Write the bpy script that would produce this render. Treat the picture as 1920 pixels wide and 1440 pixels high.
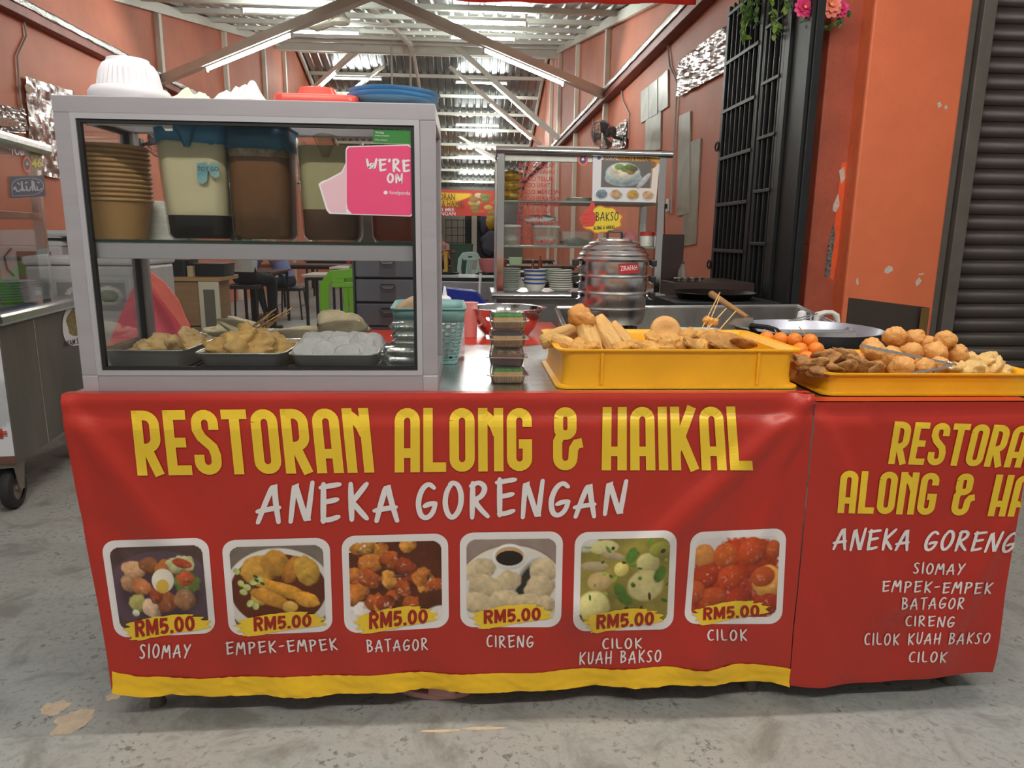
import bpy, bmesh, math, random
import numpy as np
from math import sin, cos, pi, radians, sqrt, atan2
from mathutils import Vector, Matrix, noise, Euler

for _o in list(bpy.data.objects):
    bpy.data.objects.remove(_o)
SC = bpy.context.scene
COL = SC.collection
# ------------------------------------------------------------------ camera
FPX, CAMH = 1330.0, 1.22
PSI, TH, RHO = radians(3.63867), radians(11.6395), radians(-0.7)
CF = Vector((sin(PSI) * cos(TH), cos(PSI) * cos(TH), -sin(TH)))
_r0 = Vector((cos(PSI), -sin(PSI), 0)); _u0 = _r0.cross(CF)
CR = _r0 * cos(RHO) - _u0 * sin(RHO)
CU = _u0 * cos(RHO) + _r0 * sin(RHO)
C0 = Vector((0, 0, CAMH))
cam = bpy.data.cameras.new('camera')
cam.sensor_width = 36.0
cam.lens = FPX / 1920.0 * 36.0
cam.clip_start = 0.05
camo = bpy.data.objects.new('camera', cam)
COL.objects.link(camo)
m3 = Matrix((CR, CU, -CF)).transposed()
camo.matrix_world = Matrix.Translation(C0) @ m3.to_4x4()
SC.camera = camo
# ------------------------------------------------------------------ world, exposure
w = bpy.data.worlds.new('world'); SC.world = w
w.use_nodes = True
w.node_tree.nodes['Background'].inputs[0].default_value = (1.0, 0.95, 0.88, 1)
w.node_tree.nodes['Background'].inputs[1].default_value = 0.28
SC.view_settings.view_transform = 'Standard'
SC.view_settings.look = 'None'
SC.view_settings.gamma = 1.0
SC.view_settings.exposure = 0.0
SC.view_settings.use_curve_mapping = False
SC.cycles.use_denoising = True
SC.cycles.max_bounces = 8
SC.cycles.transparent_max_bounces = 24
SC.cycles.sample_clamp_indirect = 6.0
TUBE_E = 150.0    # strength of the room's fluorescent tubes
WALK_E = 250.0    # strength of the walkway tubes above the stall
# ------------------------------------------------------------------ pixel -> place
def ray(x, y):
    return CF + CR * ((x - 960) / FPX) - CU * ((y - 720) / FPX)
def atz(x, y, z):
    d = ray(x, y); return C0 + d * ((z - CAMH) / d.z)
def aty(x, y, Y):
    d = ray(x, y); return C0 + d * (Y / d.y)
def atx(x, y, X):
    d = ray(x, y); return C0 + d * (X / d.x)
# ------------------------------------------------------------------ colours and materials
def S(r, g, b):
    f = lambda c: (c / 255 / 12.92) if c / 255 <= .04045 else ((c / 255 + .055) / 1.055) ** 2.4
    return (f(r), f(g), f(b))
_M = {}
def nd(nt, t, **kw):
    n = nt.nodes.new(t)
    for k, v in kw.items():
        if k.startswith('i_'):
            n.inputs[k[2:].replace('_', ' ')].default_value = v
        else:
            setattr(n, k, v)
    return n
def mat(name, c=(.5, .5, .5), rough=.5, metal=0.0, var=0.0, vs=8.0, bump=0.0, bs=60.0, spec=.5, c2=None,
        stretch=None, sss=0.0, coat=0.0, trans=0.0, detail=4.0):
    if name in _M: return _M[name]
    m = bpy.data.materials.new(name); m.use_nodes = True
    nt = m.node_tree; b = nt.nodes['Principled BSDF']
    b.inputs['Base Color'].default_value = (*c, 1)
    b.inputs['Roughness'].default_value = rough
    b.inputs['Metallic'].default_value = metal
    b.inputs['Specular IOR Level'].default_value = spec
    if sss: 
        b.inputs['Subsurface Weight'].default_value = sss
        b.inputs['Subsurface Radius'].default_value = (.01, .006, .004)
    if coat:
        b.inputs['Coat Weight'].default_value = coat; b.inputs['Coat Roughness'].default_value = .12
    if var or bump or c2:
        tc = nd(nt, 'ShaderNodeTexCoord')
        mp = nd(nt, 'ShaderNodeMapping')
        if stretch: mp.inputs['Scale'].default_value = stretch
        nt.links.new(tc.outputs['Object'], mp.inputs['Vector'])
    if var or c2:
        no = nd(nt, 'ShaderNodeTexNoise', i_Scale=vs, i_Detail=detail, i_Roughness=.6)
        nt.links.new(mp.outputs[0], no.inputs['Vector'])
        cr = nd(nt, 'ShaderNodeValToRGB')
        cr.color_ramp.elements[0].position = .32; cr.color_ramp.elements[1].position = .68
        if c2: a, d = c, c2
        else: a, d = [max(0, x * (1 - var)) for x in c], [min(1, x * (1 + var)) for x in c]
        cr.color_ramp.elements[0].color = (*a, 1); cr.color_ramp.elements[1].color = (*d, 1)
        nt.links.new(no.outputs['Fac'], cr.inputs['Fac'])
        nt.links.new(cr.outputs['Color'], b.inputs['Base Color'])
    if bump:
        n2 = nd(nt, 'ShaderNodeTexNoise', i_Scale=bs, i_Detail=5.0, i_Roughness=.6)
        nt.links.new(mp.outputs[0], n2.inputs['Vector'])
        bp = nd(nt, 'ShaderNodeBump', i_Strength=bump, i_Distance=.02)
        nt.links.new(n2.outputs['Fac'], bp.inputs['Height'])
        nt.links.new(bp.outputs[0], b.inputs['Normal'])
    _M[name] = m
    return m
def emat(name, c, s):
    if name in _M: return _M[name]
    m = bpy.data.materials.new(name); m.use_nodes = True
    nt = m.node_tree; nt.nodes.remove(nt.nodes['Principled BSDF'])
    e = nd(nt, 'ShaderNodeEmission', i_Strength=s); e.inputs[0].default_value = (*c, 1)
    nt.links.new(e.outputs[0], nt.nodes['Material Output'].inputs[0])
    _M[name] = m; return m
def glass(name, tint=(.97, .985, .98), refl=.9, haze=0.0, hcol=(.8, .8, .8), rough=.02):
    """thin pane or film: see-through, mirror sheen by fresnel, optional milky haze"""
    if name in _M: return _M[name]
    m = bpy.data.materials.new(name); m.use_nodes = True
    nt = m.node_tree; nt.nodes.remove(nt.nodes['Principled BSDF'])
    t = nd(nt, 'ShaderNodeBsdfTransparent'); t.inputs[0].default_value = (*tint, 1)
    g = nd(nt, 'ShaderNodeBsdfGlossy', i_Roughness=rough); g.inputs[0].default_value = (.9, .9, .9, 1)
    fr = nd(nt, 'ShaderNodeFresnel', i_IOR=1.42)
    mu = nd(nt, 'ShaderNodeMath', operation='MULTIPLY'); mu.inputs[1].default_value = refl
    nt.links.new(fr.outputs[0], mu.inputs[0])
    last = t
    if haze:
        d = nd(nt, 'ShaderNodeBsdfTranslucent'); d.inputs[0].default_value = (*hcol, 1)
        d2 = nd(nt, 'ShaderNodeBsdfDiffuse'); d2.inputs[0].default_value = (*hcol, 1)
        mm = nd(nt, 'ShaderNodeMixShader'); mm.inputs[0].default_value = .6
        nt.links.new(d.outputs[0], mm.inputs[1]); nt.links.new(d2.outputs[0], mm.inputs[2])
        mx0 = nd(nt, 'ShaderNodeMixShader'); mx0.inputs[0].default_value = haze
        nt.links.new(t.outputs[0], mx0.inputs[1]); nt.links.new(mm.outputs[0], mx0.inputs[2])
        last = mx0
    mx = nd(nt, 'ShaderNodeMixShader')
    nt.links.new(mu.outputs[0], mx.inputs[0])
    nt.links.new(last.outputs[0], mx.inputs[1]); nt.links.new(g.outputs[0], mx.inputs[2])
    nt.links.new(mx.outputs[0], nt.nodes['Material Output'].inputs[0])
    _M[name] = m; return m
def vcmat(name, rough=.45, coat=0.0, attr='print'):
    """flat print: ink colours carried by the sheet itself"""
    if name in _M: return _M[name]
    m = bpy.data.materials.new(name); m.use_nodes = True
    nt = m.node_tree; b = nt.nodes['Principled BSDF']
    a = nd(nt, 'ShaderNodeVertexColor', layer_name=attr)
    nt.links.new(a.outputs['Color'], b.inputs['Base Color'])
    b.inputs['Roughness'].default_value = rough
    if coat: b.inputs['Coat Weight'].default_value = coat
    _M[name] = m; return m
# ------------------------------------------------------------------ mesh building
def V(*a): return Vector(a)
def rot3(rx=0, ry=0, rz=0): return Euler((rx, ry, rz)).to_matrix()
def rrect(w, d, r, n=4, sx=0, sy=0):
    """rounded rectangle outline, counter-clockwise"""
    r = min(r, w / 2 - 1e-5, d / 2 - 1e-5); pts = []
    for cx, cy, a0 in ((w/2-r, d/2-r, 0), (-w/2+r, d/2-r, pi/2), (-w/2+r, -d/2+r, pi), (w/2-r, -d/2+r, 1.5*pi)):
        for i in range(n + 1):
            a = a0 + pi/2 * i / n
            pts.append((cx + r*cos(a) + sx, cy + r*sin(a) + sy))
    return pts
def circ(r, n=24, ry=None): return [(r*cos(2*pi*i/n), (ry or r)*sin(2*pi*i/n)) for i in range(n)]
class MB:
    def __init__(s): s.v = []; s.f = []
    def add(s, vs, fs):
        o = len(s.v); s.v += [tuple(v) for v in vs]; s.f += [tuple(i + o for i in f) for f in fs]; return s
    def box(s, c, sz, R=None):
        x, y, z = sz[0]/2, sz[1]/2, sz[2]/2
        vs = [Vector(p) for p in ((-x,-y,-z),(x,-y,-z),(x,y,-z),(-x,y,-z),(-x,-y,z),(x,-y,z),(x,y,z),(-x,y,z))]
        if R is not None: vs = [R @ v for v in vs]
        c = Vector(c)
        return s.add([v + c for v in vs], [(0,3,2,1),(4,5,6,7),(0,1,5,4),(1,2,6,5),(2,3,7,6),(3,0,4,7)])
    def b2(s, a, b):
        return s.box([(a[i]+b[i])/2 for i in range(3)], [abs(b[i]-a[i]) for i in range(3)])
    def bar(s, p, q, w, h, up=(0, 0, 1)):
        """rectangular bar between two points"""
        p, q = Vector(p), Vector(q); d = (q - p); L = d.length; d.normalize()
        u = Vector(up); x = d.cross(u)
        if x.length < 1e-4: x = d.cross(Vector((1, 0, 0)))
        x.normalize(); z = x.cross(d)
        R = Matrix((x, d, z)).transposed()
        return s.box((p + q) / 2, (w, L, h), R)
    def loft(s, rings, cap0=True, cap1=True, closed=True):
        n = len(rings[0]); vs = [p for r in rings for p in r]; fs = []
        for k in range(len(rings) - 1):
            for i in range(n if closed else n - 1):
                j = (i + 1) % n
                fs.append((k*n+i, k*n+j, (k+1)*n+j, (k+1)*n+i))
        if cap0: fs.append(tuple(reversed(range(n))))
        if cap1: fs.append(tuple(range((len(rings)-1)*n, len(rings)*n)))
        return s.add(vs, fs)
    def rings(s, prof, outline, c=(0, 0, 0), cap0=True, cap1=True):
        """prof: list of (scale or (sx,sy), z) applied to an outline"""
        rs = []
        for sc, z in prof:
            sx, sy = sc if isinstance(sc, tuple) else (sc, sc)
            rs.append([(c[0]+x*sx, c[1]+y*sy, c[2]+z) for x, y in outline])
        return s.loft(rs, cap0, cap1)
    def lathe(s, prof, c=(0, 0, 0), n=28, cap0=True, cap1=True):
        return s.loft([[(c[0]+max(r,1e-4)*cos(2*pi*i/n), c[1]+max(r,1e-4)*sin(2*pi*i/n), c[2]+z) for i in range(n)] for r, z in prof], cap0, cap1)
    def cyl(s, p, q, r, r1=None, n=14, caps=True):
        p, q = Vector(p), Vector(q); d = (q - p).normalized()
        x = d.cross(Vector((0, 0, 1)))
        if x.length < 1e-3: x = Vector((1, 0, 0))
        x.normalize(); y = d.cross(x); r1 = r if r1 is None else r1
        ra = [p + (x*cos(2*pi*i/n) + y*sin(2*pi*i/n))*r for i in range(n)]
        rb = [q + (x*cos(2*pi*i/n) + y*sin(2*pi*i/n))*r1 for i in range(n)]
        return s.loft([ra, rb], caps, caps)
    def tube(s, pts, r, n=8, closed=False):
        pts = [Vector(p) for p in pts]; N = len(pts); rs = []; px = None
        for k in range(N):
            a = pts[(k-1) % N] if (closed or k) else pts[0]
            b = pts[(k+1) % N] if (closed or k < N-1) else pts[-1]
            d = (b - a).normalized()
            if px is None:
                x = d.cross(Vector((0, 0, 1)))
                if x.length < 1e-2: x = d.cross(Vector((1, 0, 0)))
            else: x = px - d * px.dot(d)
            x.normalize(); px = x; y = d.cross(x)
            rr = r[k] if isinstance(r, (list, tuple)) else r
            rs.append([pts[k] + (x*cos(2*pi*i/n) + y*sin(2*pi*i/n))*rr for i in range(n)])
        if closed: rs.append(rs[0]); return s.loft(rs, False, False)
        return s.loft(rs)
    def prism(s, poly, z0, z1, fn=None):
        fn = fn or (lambda x, y, z: (x, y, z))
        return s.loft([[fn(x, y, z0) for x, y in poly], [fn(x, y, z1) for x, y in poly]])
    def grid(s, fn, nu, nv, closed=False):
        vs = [fn(i/nu, j/nv) for j in range(nv+1) for i in range(nu + (0 if closed else 1))]
        m = nu if closed else nu + 1; fs = []
        for j in range(nv):
            for i in range(nu):
                k = (i+1) % m
                fs.append((j*m+i, j*m+k, (j+1)*m+k, (j+1)*m+i))
        return s.add(vs, fs)
    def sphere(s, c, r, nu=16, nv=10, R=None, fn=None):
        r = r if isinstance(r, (tuple, list)) else (r, r, r); c = Vector(c); vs = []; fs = []
        for j in range(nv+1):
            t = pi * j / nv
            for i in range(nu):
                a = 2*pi*i/nu; u = Vector((sin(t)*cos(a), sin(t)*sin(a), cos(t)))
                k = fn(u) if fn else 1.0
                p = Vector((u.x*r[0]*k, u.y*r[1]*k, u.z*r[2]*k))
                if R is not None: p = R @ p
                vs.append(c + p)
        for j in range(nv):
            for i in range(nu):
                k = (i+1) % nu
                fs.append((j*nu+i, (j+1)*nu+i, (j+1)*nu+k, j*nu+k))
        return s.add(vs, fs)
    def blob(s, c, r, seed=0, amp=.18, fq=1.6, amp2=.06, R=None, nu=18, nv=12):
        o = Vector((seed*7.13 % 31, seed*3.7 % 17, seed*1.9 % 23))
        return s.sphere(c, r, nu, nv, R, lambda u: 1 + amp*noise.noise(u*fq+o) + amp2*noise.noise(u*fq*3.3+o))
    def build(s, name, m, parent=None, smooth=False, bevel=0, seg=2, loc=None, solid=0):
        me = bpy.data.meshes.new(name)
        me.from_pydata(s.v, [], s.f); me.update()
        if smooth: me.polygons.foreach_set('use_smooth', [True]*len(me.polygons))
        return mkobj(name, me, m, parent, bevel, seg, loc, solid, smooth)
def mkobj(name, me, m, parent=None, bevel=0, seg=2, loc=None, solid=0, smooth=False):
    for x in (m if isinstance(m, (list, tuple)) else [m]): me.materials.append(x)
    o = bpy.data.objects.new(name, me); COL.objects.link(o)
    if loc is not None: o.location = loc
    if parent is not None: o.parent = parent
    if solid:
        sm = o.modifiers.new('thick', 'SOLIDIFY'); sm.thickness = solid; sm.offset = -1
    if bevel:
        b = o.modifiers.new('edge', 'BEVEL'); b.width = bevel; b.segments = seg; b.limit_method = 'ANGLE'
        b.harden_normals = False
    if smooth == 'auto':
        me.polygons.foreach_set('use_smooth', [True]*len(me.polygons))
        me.set_sharp_from_angle(angle=radians(35))
    return o
def thing(name, label, cat, loc=(0, 0, 0), rz=0, group=None):
    o = bpy.data.objects.new(name, None); COL.objects.link(o); o.empty_display_size = .05
    o.location = loc; o.rotation_euler = (0, 0, rz)
    return tag(o, label, cat, group)
def tag(o, label=None, cat=None, group=None, kind=None):
    if label: o['label'] = label
    if cat: o['category'] = cat
    if group: o['group'] = group
    if kind: o['kind'] = kind
    return o
def struct(o, label=None):
    o['kind'] = 'structure'
    if label: o['label'] = label
    return o
def dup(o, loc=None, rz=None, label=None, parent=None, rot=None, scale=None, group=None):
    c = o.copy(); COL.objects.link(c)
    if parent is not None: c.parent = parent
    if loc is not None: c.location = loc
    if rz is not None: c.rotation_euler = (0, 0, rz)
    if rot is not None: c.rotation_euler = rot
    if scale is not None: c.scale = scale if isinstance(scale, (tuple, list)) else (scale,)*3
    if label: c['label'] = label
    if group: c['group'] = group
    for ch in [x for x in o.children]:
        dup(ch, parent=c)
    return c
# ------------------------------------------------------------------ common materials
STEEL = mat('stainless_steel', (.60, .60, .60), .27, 1.0, .12, 3, .04, 30, stretch=(1, 12, 1))
CHROME = mat('polished_steel', (.72, .72, .72), .12, 1.0)
STEELD = mat('dull_steel', (.40, .385, .36), .42, 1.0, .25, 5, stretch=(1, 1, .4))
ALU = mat('aluminium_profile', S(176, 172, 178), .4, .25, .05, 4, stretch=(1, 1, 8))
ALUD = mat('aluminium_pan', (.52, .51, .49), .42, .45, .1, 4)
RUB = mat('black_rubber', (.012, .012, .013), .55)
BLACK = mat('black_plastic', (.015, .015, .016), .4)
BLKM = mat('black_paint_metal', (.010, .011, .013), .5, 0.0, .2, 9, spec=.35)
WHITE = mat('white_plastic', (.82, .82, .83), .4)
WALL = mat('orange_wall_paint', S(204, 122, 94), .62, 0, .10, 1.6, .10, 30)
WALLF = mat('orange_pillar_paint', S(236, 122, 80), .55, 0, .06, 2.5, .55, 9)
WALLD = mat('shaded_pillar_paint', S(184, 92, 68), .6, 0, .14, 5, .4, 22)  # shade on the recessed pillar face put into a darker colour
POSTW = mat('cream_steel_paint', S(216, 212, 198), .45, 0, .06, 3)
GLASS = glass('clear_glass', (.975, .985, .98), .5)
FILM = glass('clear_plastic', (.93, .94, .94), 1.6, .07, (.9, .93, .95), .12)
TUBE = emat('fluorescent_tube', (.95, 1.0, .93), TUBE_E)
TUBEW = emat('walkway_tube', (1.0, .95, .86), WALK_E)
TUBEF = emat('street_side_tube', (1.0, .95, .86), WALK_E*.95)
# ================================================================== the room
XL, XR, YB = -4.33, 2.12, 28.0
Y0, Z0F, SLF = 10.786, 4.333, .18        # front roof slope
YR0, ZR0, SLB = 18.0, 6.35, -.325        # rear roof slope
def zroof(Y): return Z0F + SLF*(Y-Y0) if Y < 17.6 else ZR0 + SLB*(Y-YR0)
def roofhit(x, y, off=.1):
    d = ray(x, y)
    z0, y0, sl = (Z0F, Y0, SLF) if y < 78 else (ZR0, YR0, SLB)
    t = (z0 - off - sl*y0 - CAMH) / (d.z - sl*d.y)
    return C0 + d*t
# floor: worn grey concrete with thin greenish paint
def floor_mat():
    m = bpy.data.materials.new('worn_concrete'); m.use_nodes = True; nt = m.node_tree
    b = nt.nodes['Principled BSDF']; b.inputs['Roughness'].default_value = .62
    tc = nd(nt, 'ShaderNodeTexCoord')
    n1 = nd(nt, 'ShaderNodeTexNoise', i_Scale=.8, i_Detail=6.0, i_Roughness=.62)
    n2 = nd(nt, 'ShaderNodeTexNoise', i_Scale=5.5, i_Detail=8.0, i_Roughness=.72, i_Distortion=.6)
    n3 = nd(nt, 'ShaderNodeTexNoise', i_Scale=48.0, i_Detail=4.0, i_Roughness=.7)
    for n in (n1, n2, n3): nt.links.new(tc.outputs['Object'], n.inputs['Vector'])
    r1 = nd(nt, 'ShaderNodeValToRGB'); e = r1.color_ramp.elements
    e[0].position = .38; e[0].color = (*S(160, 164, 162), 1); e[1].position = .62; e[1].color = (*S(168, 165, 158), 1)
    nt.links.new(n1.outputs['Fac'], r1.inputs['Fac'])
    r2 = nd(nt, 'ShaderNodeValToRGB'); e = r2.color_ramp.elements
    e[0].position = .36; e[0].color = (.50, .48, .45, 1); e[1].position = .50; e[1].color = (1, 1, 1, 1)
    nt.links.new(n2.outputs['Fac'], r2.inputs['Fac'])
    r3 = nd(nt, 'ShaderNodeValToRGB'); e = r3.color_ramp.elements
    e[0].position = .38; e[0].color = (.42, .41, .39, 1); e[1].position = .48; e[1].color = (1, 1, 1, 1)
    nt.links.new(n3.outputs['Fac'], r3.inputs['Fac'])
    # the fine pitting only shows where the big noise says the skin has worn off
    r4 = nd(nt, 'ShaderNodeValToRGB'); e = r4.color_ramp.elements
    e[0].position = .46; e[0].color = (0, 0, 0, 1); e[1].position = .60; e[1].color = (1, 1, 1, 1)
    nt.links.new(n2.outputs['Fac'], r4.inputs['Fac'])
    mx1 = nd(nt, 'ShaderNodeMix', data_type='RGBA', blend_type='MULTIPLY'); mx1.inputs[0].default_value = .75
    nt.links.new(r1.outputs[0], mx1.inputs[6]); nt.links.new(r2.outputs[0], mx1.inputs[7])
    mx2 = nd(nt, 'ShaderNodeMix', data_type='RGBA', blend_type='MULTIPLY')
    nt.links.new(r4.outputs[0], mx2.inputs[0])
    nt.links.new(mx1.outputs[2], mx2.inputs[6]); nt.links.new(r3.outputs[0], mx2.inputs[7])
    nt.links.new(mx2.outputs[2], b.inputs['Base Color'])
    bp = nd(nt, 'ShaderNodeBump', i_Strength=.35, i_Distance=.012)
    ad = nd(nt, 'ShaderNodeMath', operation='ADD'); nt.links.new(n2.outputs['Fac'], ad.inputs[0]); nt.links.new(n3.outputs['Fac'], ad.inputs[1])
    nt.links.new(ad.outputs[0], bp.inputs['Height']); nt.links.new(bp.outputs[0], b.inputs['Normal'])
    return m
FLOORM = floor_mat()
mb = MB(); mb.b2((-9, -4, -.12), (9, YB + .4, 0))
floor = struct(mb.build('floor', FLOORM), 'worn grey concrete floor with peeling patches')
# flakes where the paint has peeled to pale screed
CHIP = mat('bare_screed', S(205, 185, 160), .8, 0, .15, 30, .3, 80)
rnd = random.Random(5)
for cx, cy, rx, ry, sd in ((103, 1327, .036, .028, 1), (138, 1352, .045, .045, 2), (212, 1307, .018, .018, 3), (830, 1371, .05, .006, 4), (905, 1366, .05, .006, 8)):
    p = atz(cx, cy, 0); mb = MB(); poly = []
    for i in range(26):
        a = 2*pi*i/26; k = 1 + .45*noise.noise(Vector((cos(a)*1.7, sin(a)*1.7, sd*3.1)))+.2*noise.noise(Vector((cos(a)*6, sin(a)*6, sd*3.1)))
        poly.append((p.x + rx*k*cos(a), p.y + ry*k*sin(a)))
    mb.prism(poly, -.001, .0012); mb.build('paint_chip', CHIP, floor)
# walls
def wall(name, a, b, m=WALL):
    mb = MB(); mb.b2(a, b); return struct(mb.build(name, m))
WL = wall('wall_left', (XL-.15, 5.2, 0), (XL, YB, 6.6))
WR = wall('wall_right', (XR, 5.0, 0), (XR+.15, YB, 6.6))
GREYW = mat('grey_back_wall', S(92, 92, 88), .7, 0, .15, 2)
WB = wall('wall_back', (XL-.15, YB, 0), (XR+.15, YB+.15, 6.6), GREYW)
# steel posts on both walls
def wpost(wallo, X, px, w=.10, z0=0, z1=None):
    p = atx(px[0], px[1], X); z1 = zroof(p.y)-.02 if z1 is None else z1
    s = 1 if X < 0 else -1
    mb = MB(); mb.b2((X, p.y-w/2, z0), (X+s*.075, p.y+w/2, z1)); mb.build('wall_post', POSTW, wallo, bevel=.006)
for px in ((292, 60), (418, 100), (492, 120), (531, 130)): wpost(WL, XL, px)
for px in ((1143, 120), (1086, 140), (1052, 170), (1036, 200)): wpost(WR, XR, px)
# waist-high beams wrapped in foil
BEAM = mat('rust_primer_beam', S(120, 62, 52), .5, .3, .2, 6)
FOIL = mat('crinkled_foil', (.62, .60, .57), .16, 1.0, 0, 1, 1.0, 26)
for wo, X, s in ((WL, XL, 1), (WR, XR, -1)):
    mb = MB(); mb.b2((X, 5.2, 3.22), (X+s*.13, YB-.2, 3.34)); mb.build('wall_beam', BEAM, wo, bevel=.008)
    def fn(u, v, X=X, s=s):
        y = 5.2 + u*17; k = .010*noise.noise(Vector((y*5, v*3, X)))
        return (X+s*(.145+.5*k), y, 3.31+v*.07+k)
    mb = MB(); mb.grid(fn, 150, 3); mb.build('beam_foil', FOIL, wo, smooth=True, solid=.004)
# roof: two corrugated slopes, ribs running with the depth
ROOF = mat('galvanised_roof', (.42, .44, .45), .34, 1.0, .15, 2)
def corr(Ya, Yb, zf, name):
    xs = []; x = XL-.05
    while x < XR+.1:
        xs += [(x, 0), (x+.12, 0), (x+.145, .035), (x+.185, .035), (x+.21, 0)]; x += .21
    mb = MB(); n = len(xs)
    vs = [(a, Ya, zf(Ya)+h) for a, h in xs] + [(a, Yb, zf(Yb)+h) for a, h in xs]
    mb.add(vs, [(i, i+1, n+i+1, n+i) for i in range(n-1)])
    return struct(mb.build(name, ROOF, solid=.004))
zf1 = lambda Y: Z0F + SLF*(Y-Y0)
zf2 = lambda Y: ZR0 + SLB*(Y-YR0)
RF = corr(5.4, 17.5, zf1, 'ceiling'); RB = corr(17.8, YB, zf2, 'ceiling')
PURL = mat('pale_purlin_steel', S(224, 226, 216), .45, .0, .05, 3)
Y = 6.2
while Y < 17.6:
    mb = MB(); mb.box(((XL+XR)/2, Y, zf1(Y)-.04), (XR-XL-.02, .06, .07)); mb.build('purlin', PURL, RF); Y += 1.35
Y = 18.6
while Y < YB-.4:
    mb = MB(); mb.box(((XL+XR)/2, Y, zf2(Y)-.04), (XR-XL-.02, .06, .08)); mb.build('purlin', PURL, RB); Y += .98
mb = MB(); mb.b2((XL, 17.5, zf1(17.5)-.22), (XR, 17.62, zf1(17.5)-.02)); mb.build('ridge_beam', PURL, RF)
mb = MB(); mb.b2((XL, 18.05, 5.62), (XR, 18.1, 6.0)); mb.build('fascia_sheet', ROOF, RB)
for X, s in ((XL, 1), (XR, -1)):   # edge channels of the roof along the walls
    mb = MB(); mb.bar((X+s*.09, 5.6, zf1(5.6)-.09), (X+s*.09, 17.5, zf1(17.5)-.09), .05, .13); mb.build('edge_channel', PURL, RF)
    mb = MB(); mb.bar((X+s*.09, 18.2, zf2(18.2)-.09), (X+s*.09, YB-.1, zf2(YB-.1)-.09), .05, .13); mb.build('edge_channel', PURL, RB)
# long sloping braces
apex = atx(695, -58, -1.06); apex.z = min(apex.z, zf1(apex.y)-.1)
BR = {}
def brace(n, a, b, w=.10, h=.11):
    mb = MB(); mb.bar(a, b, w, h)
    o = mb.build('roof_brace', PURL, RF); BR[n] = (Vector(a), Vector(b)); return o
brace('1L', atx(300, 152, XL+.08), apex); brace('1R', atx(1135, 178, XR-.08), apex)
brace('2L', atx(560, 192, XL+.08), aty(700, 66, 17.3)); brace('2R', atx(1052, 264, XR-.06), aty(832, 66, 17.3))
brace('3L', aty(600, 222, 21.5), aty(726, 117, 20.2), .08, .09)
brace('3R', atx(1015, 272, XR-.06), aty(838, 120, 20.2), .08, .09); brace('4R', aty(945, 306, 24.5), aty(851, 250, 24.0), .07, .07)
brace('mid', aty(682, -5, 10.2), aty(773, 86, 17.2), .08, .09)
brace('mid2', aty(773, 86, 17.2), aty(787, 165, 20), .06, .07)
# fluorescent battens
FIX = mat('white_batten', (.78, .79, .77), .4)
def batten(p, q, label, group, mtube=None, r=.0135, up=V(0, 0, 1)):
    p, q = Vector(p), Vector(q); c = (p+q)/2
    t = thing('fluorescent_lamp', label, 'lamp', c, 0, group)
    mb = MB(); mb.bar(p-c+up*.045, q-c+up*.045, .045, .04); mb.build('batten', FIX, t, bevel=.004)
    mb = MB(); mb.cyl(p-c, q-c, r, n=10); mb.build('tube', mtube or TUBE, t, smooth='auto')
    d = (q-p).normalized()
    for e, s in ((p-c, -1), (q-c, 1)):
        mb = MB(); mb.bar(e-d*.012*s, e+d*.02*s, .03, .06); mb.build('lamp_holder', FIX, t)
    return t
hl = [((455, 20), (615, 28), 'lit tube lamp across the front roof, leftmost near top edge'),
      ((545, 60), (667, 60), 'lit tube lamp just below the ceiling fan'),
      ((840, 41), (990, 41), 'lit tube lamp across the front roof right of the ceiling fan'),
      ((845, 71), (966, 74), 'lit tube lamp at the ridge right of centre'),
      ((625, 147), (715, 150), 'lit tube lamp on the rear roof above the red lid'),
      ((855, 155), (950, 158), 'topmost lit tube lamp of the rear roof column'),
      ((855, 235), (935, 235), 'second lit tube lamp down the rear roof column'),
      ((860, 295), (930, 295), 'third lit tube lamp down the rear roof column'),
      ((862, 341), (925, 341), 'lowest lit tube lamp, just above the far food banner')]
for a, b, lab in hl:
    p, q = roofhit(*a, .2), roofhit(*b, .2); y = (p.y+q.y)/2
    q = Vector((q.x, p.y, p.z)); batten(p, q, lab, 'tube lamps on the roof purlins')
def onbrace(n, a, b):
    A, B = BR[n]
    def near(px):
        d = ray(*px).normalized(); ab = B-A; w0 = A-C0
        a_, b_, c_, d_, e_ = ab.dot(ab), ab.dot(d), 1.0, ab.dot(w0), d.dot(w0)
        t = (b_*e_ - c_*d_)/(a_*c_-b_*b_); return A+ab*t
    return near(a)-V(0, 0, .10), near(b)-V(0, 0, .10)
for n, a, b, lab in (('1L', (385, 112), (540, 36), 'long lit tube under the sloping brace on the left'),
                     ('1R', (912, 62), (1058, 140), 'long lit tube under the nearest right brace'),
                     ('2R', (923, 152), (1009, 228), 'lit tube under the middle right brace'),
                     ('3R', (917, 190), (995, 255), 'lit tube under the third right brace'),
                     ('4R', (892, 274), (929, 294), 'short lit tube under the farthest right brace'),
                     ('2L', (600, 152), (630, 128), 'short lit tube seen behind the red lid')):
    p, q = onbrace(n, a, b); batten(p, q, lab, 'tube lamps under the sloping braces')
# tubes of the covered walkway over the stall, outside the picture
for x, y, z, L, wh in ((-.7, -.1, 2.75, 1.2, 'street side on the left'), (1.2, -.1, 2.75, 1.2, 'street side on the right'), (-.65, 1.76, 3.0, 1.2, 'over the glass case'), (1.55, 1.78, 3.0, 1.2, 'over the right table')):
    batten((x-L/2, y, z), (x+L/2, y, z), 'walkway tube lamp above the stall, %s' % wh, 'walkway tube lamps', TUBEF if y < 1 else TUBEW)
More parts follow.
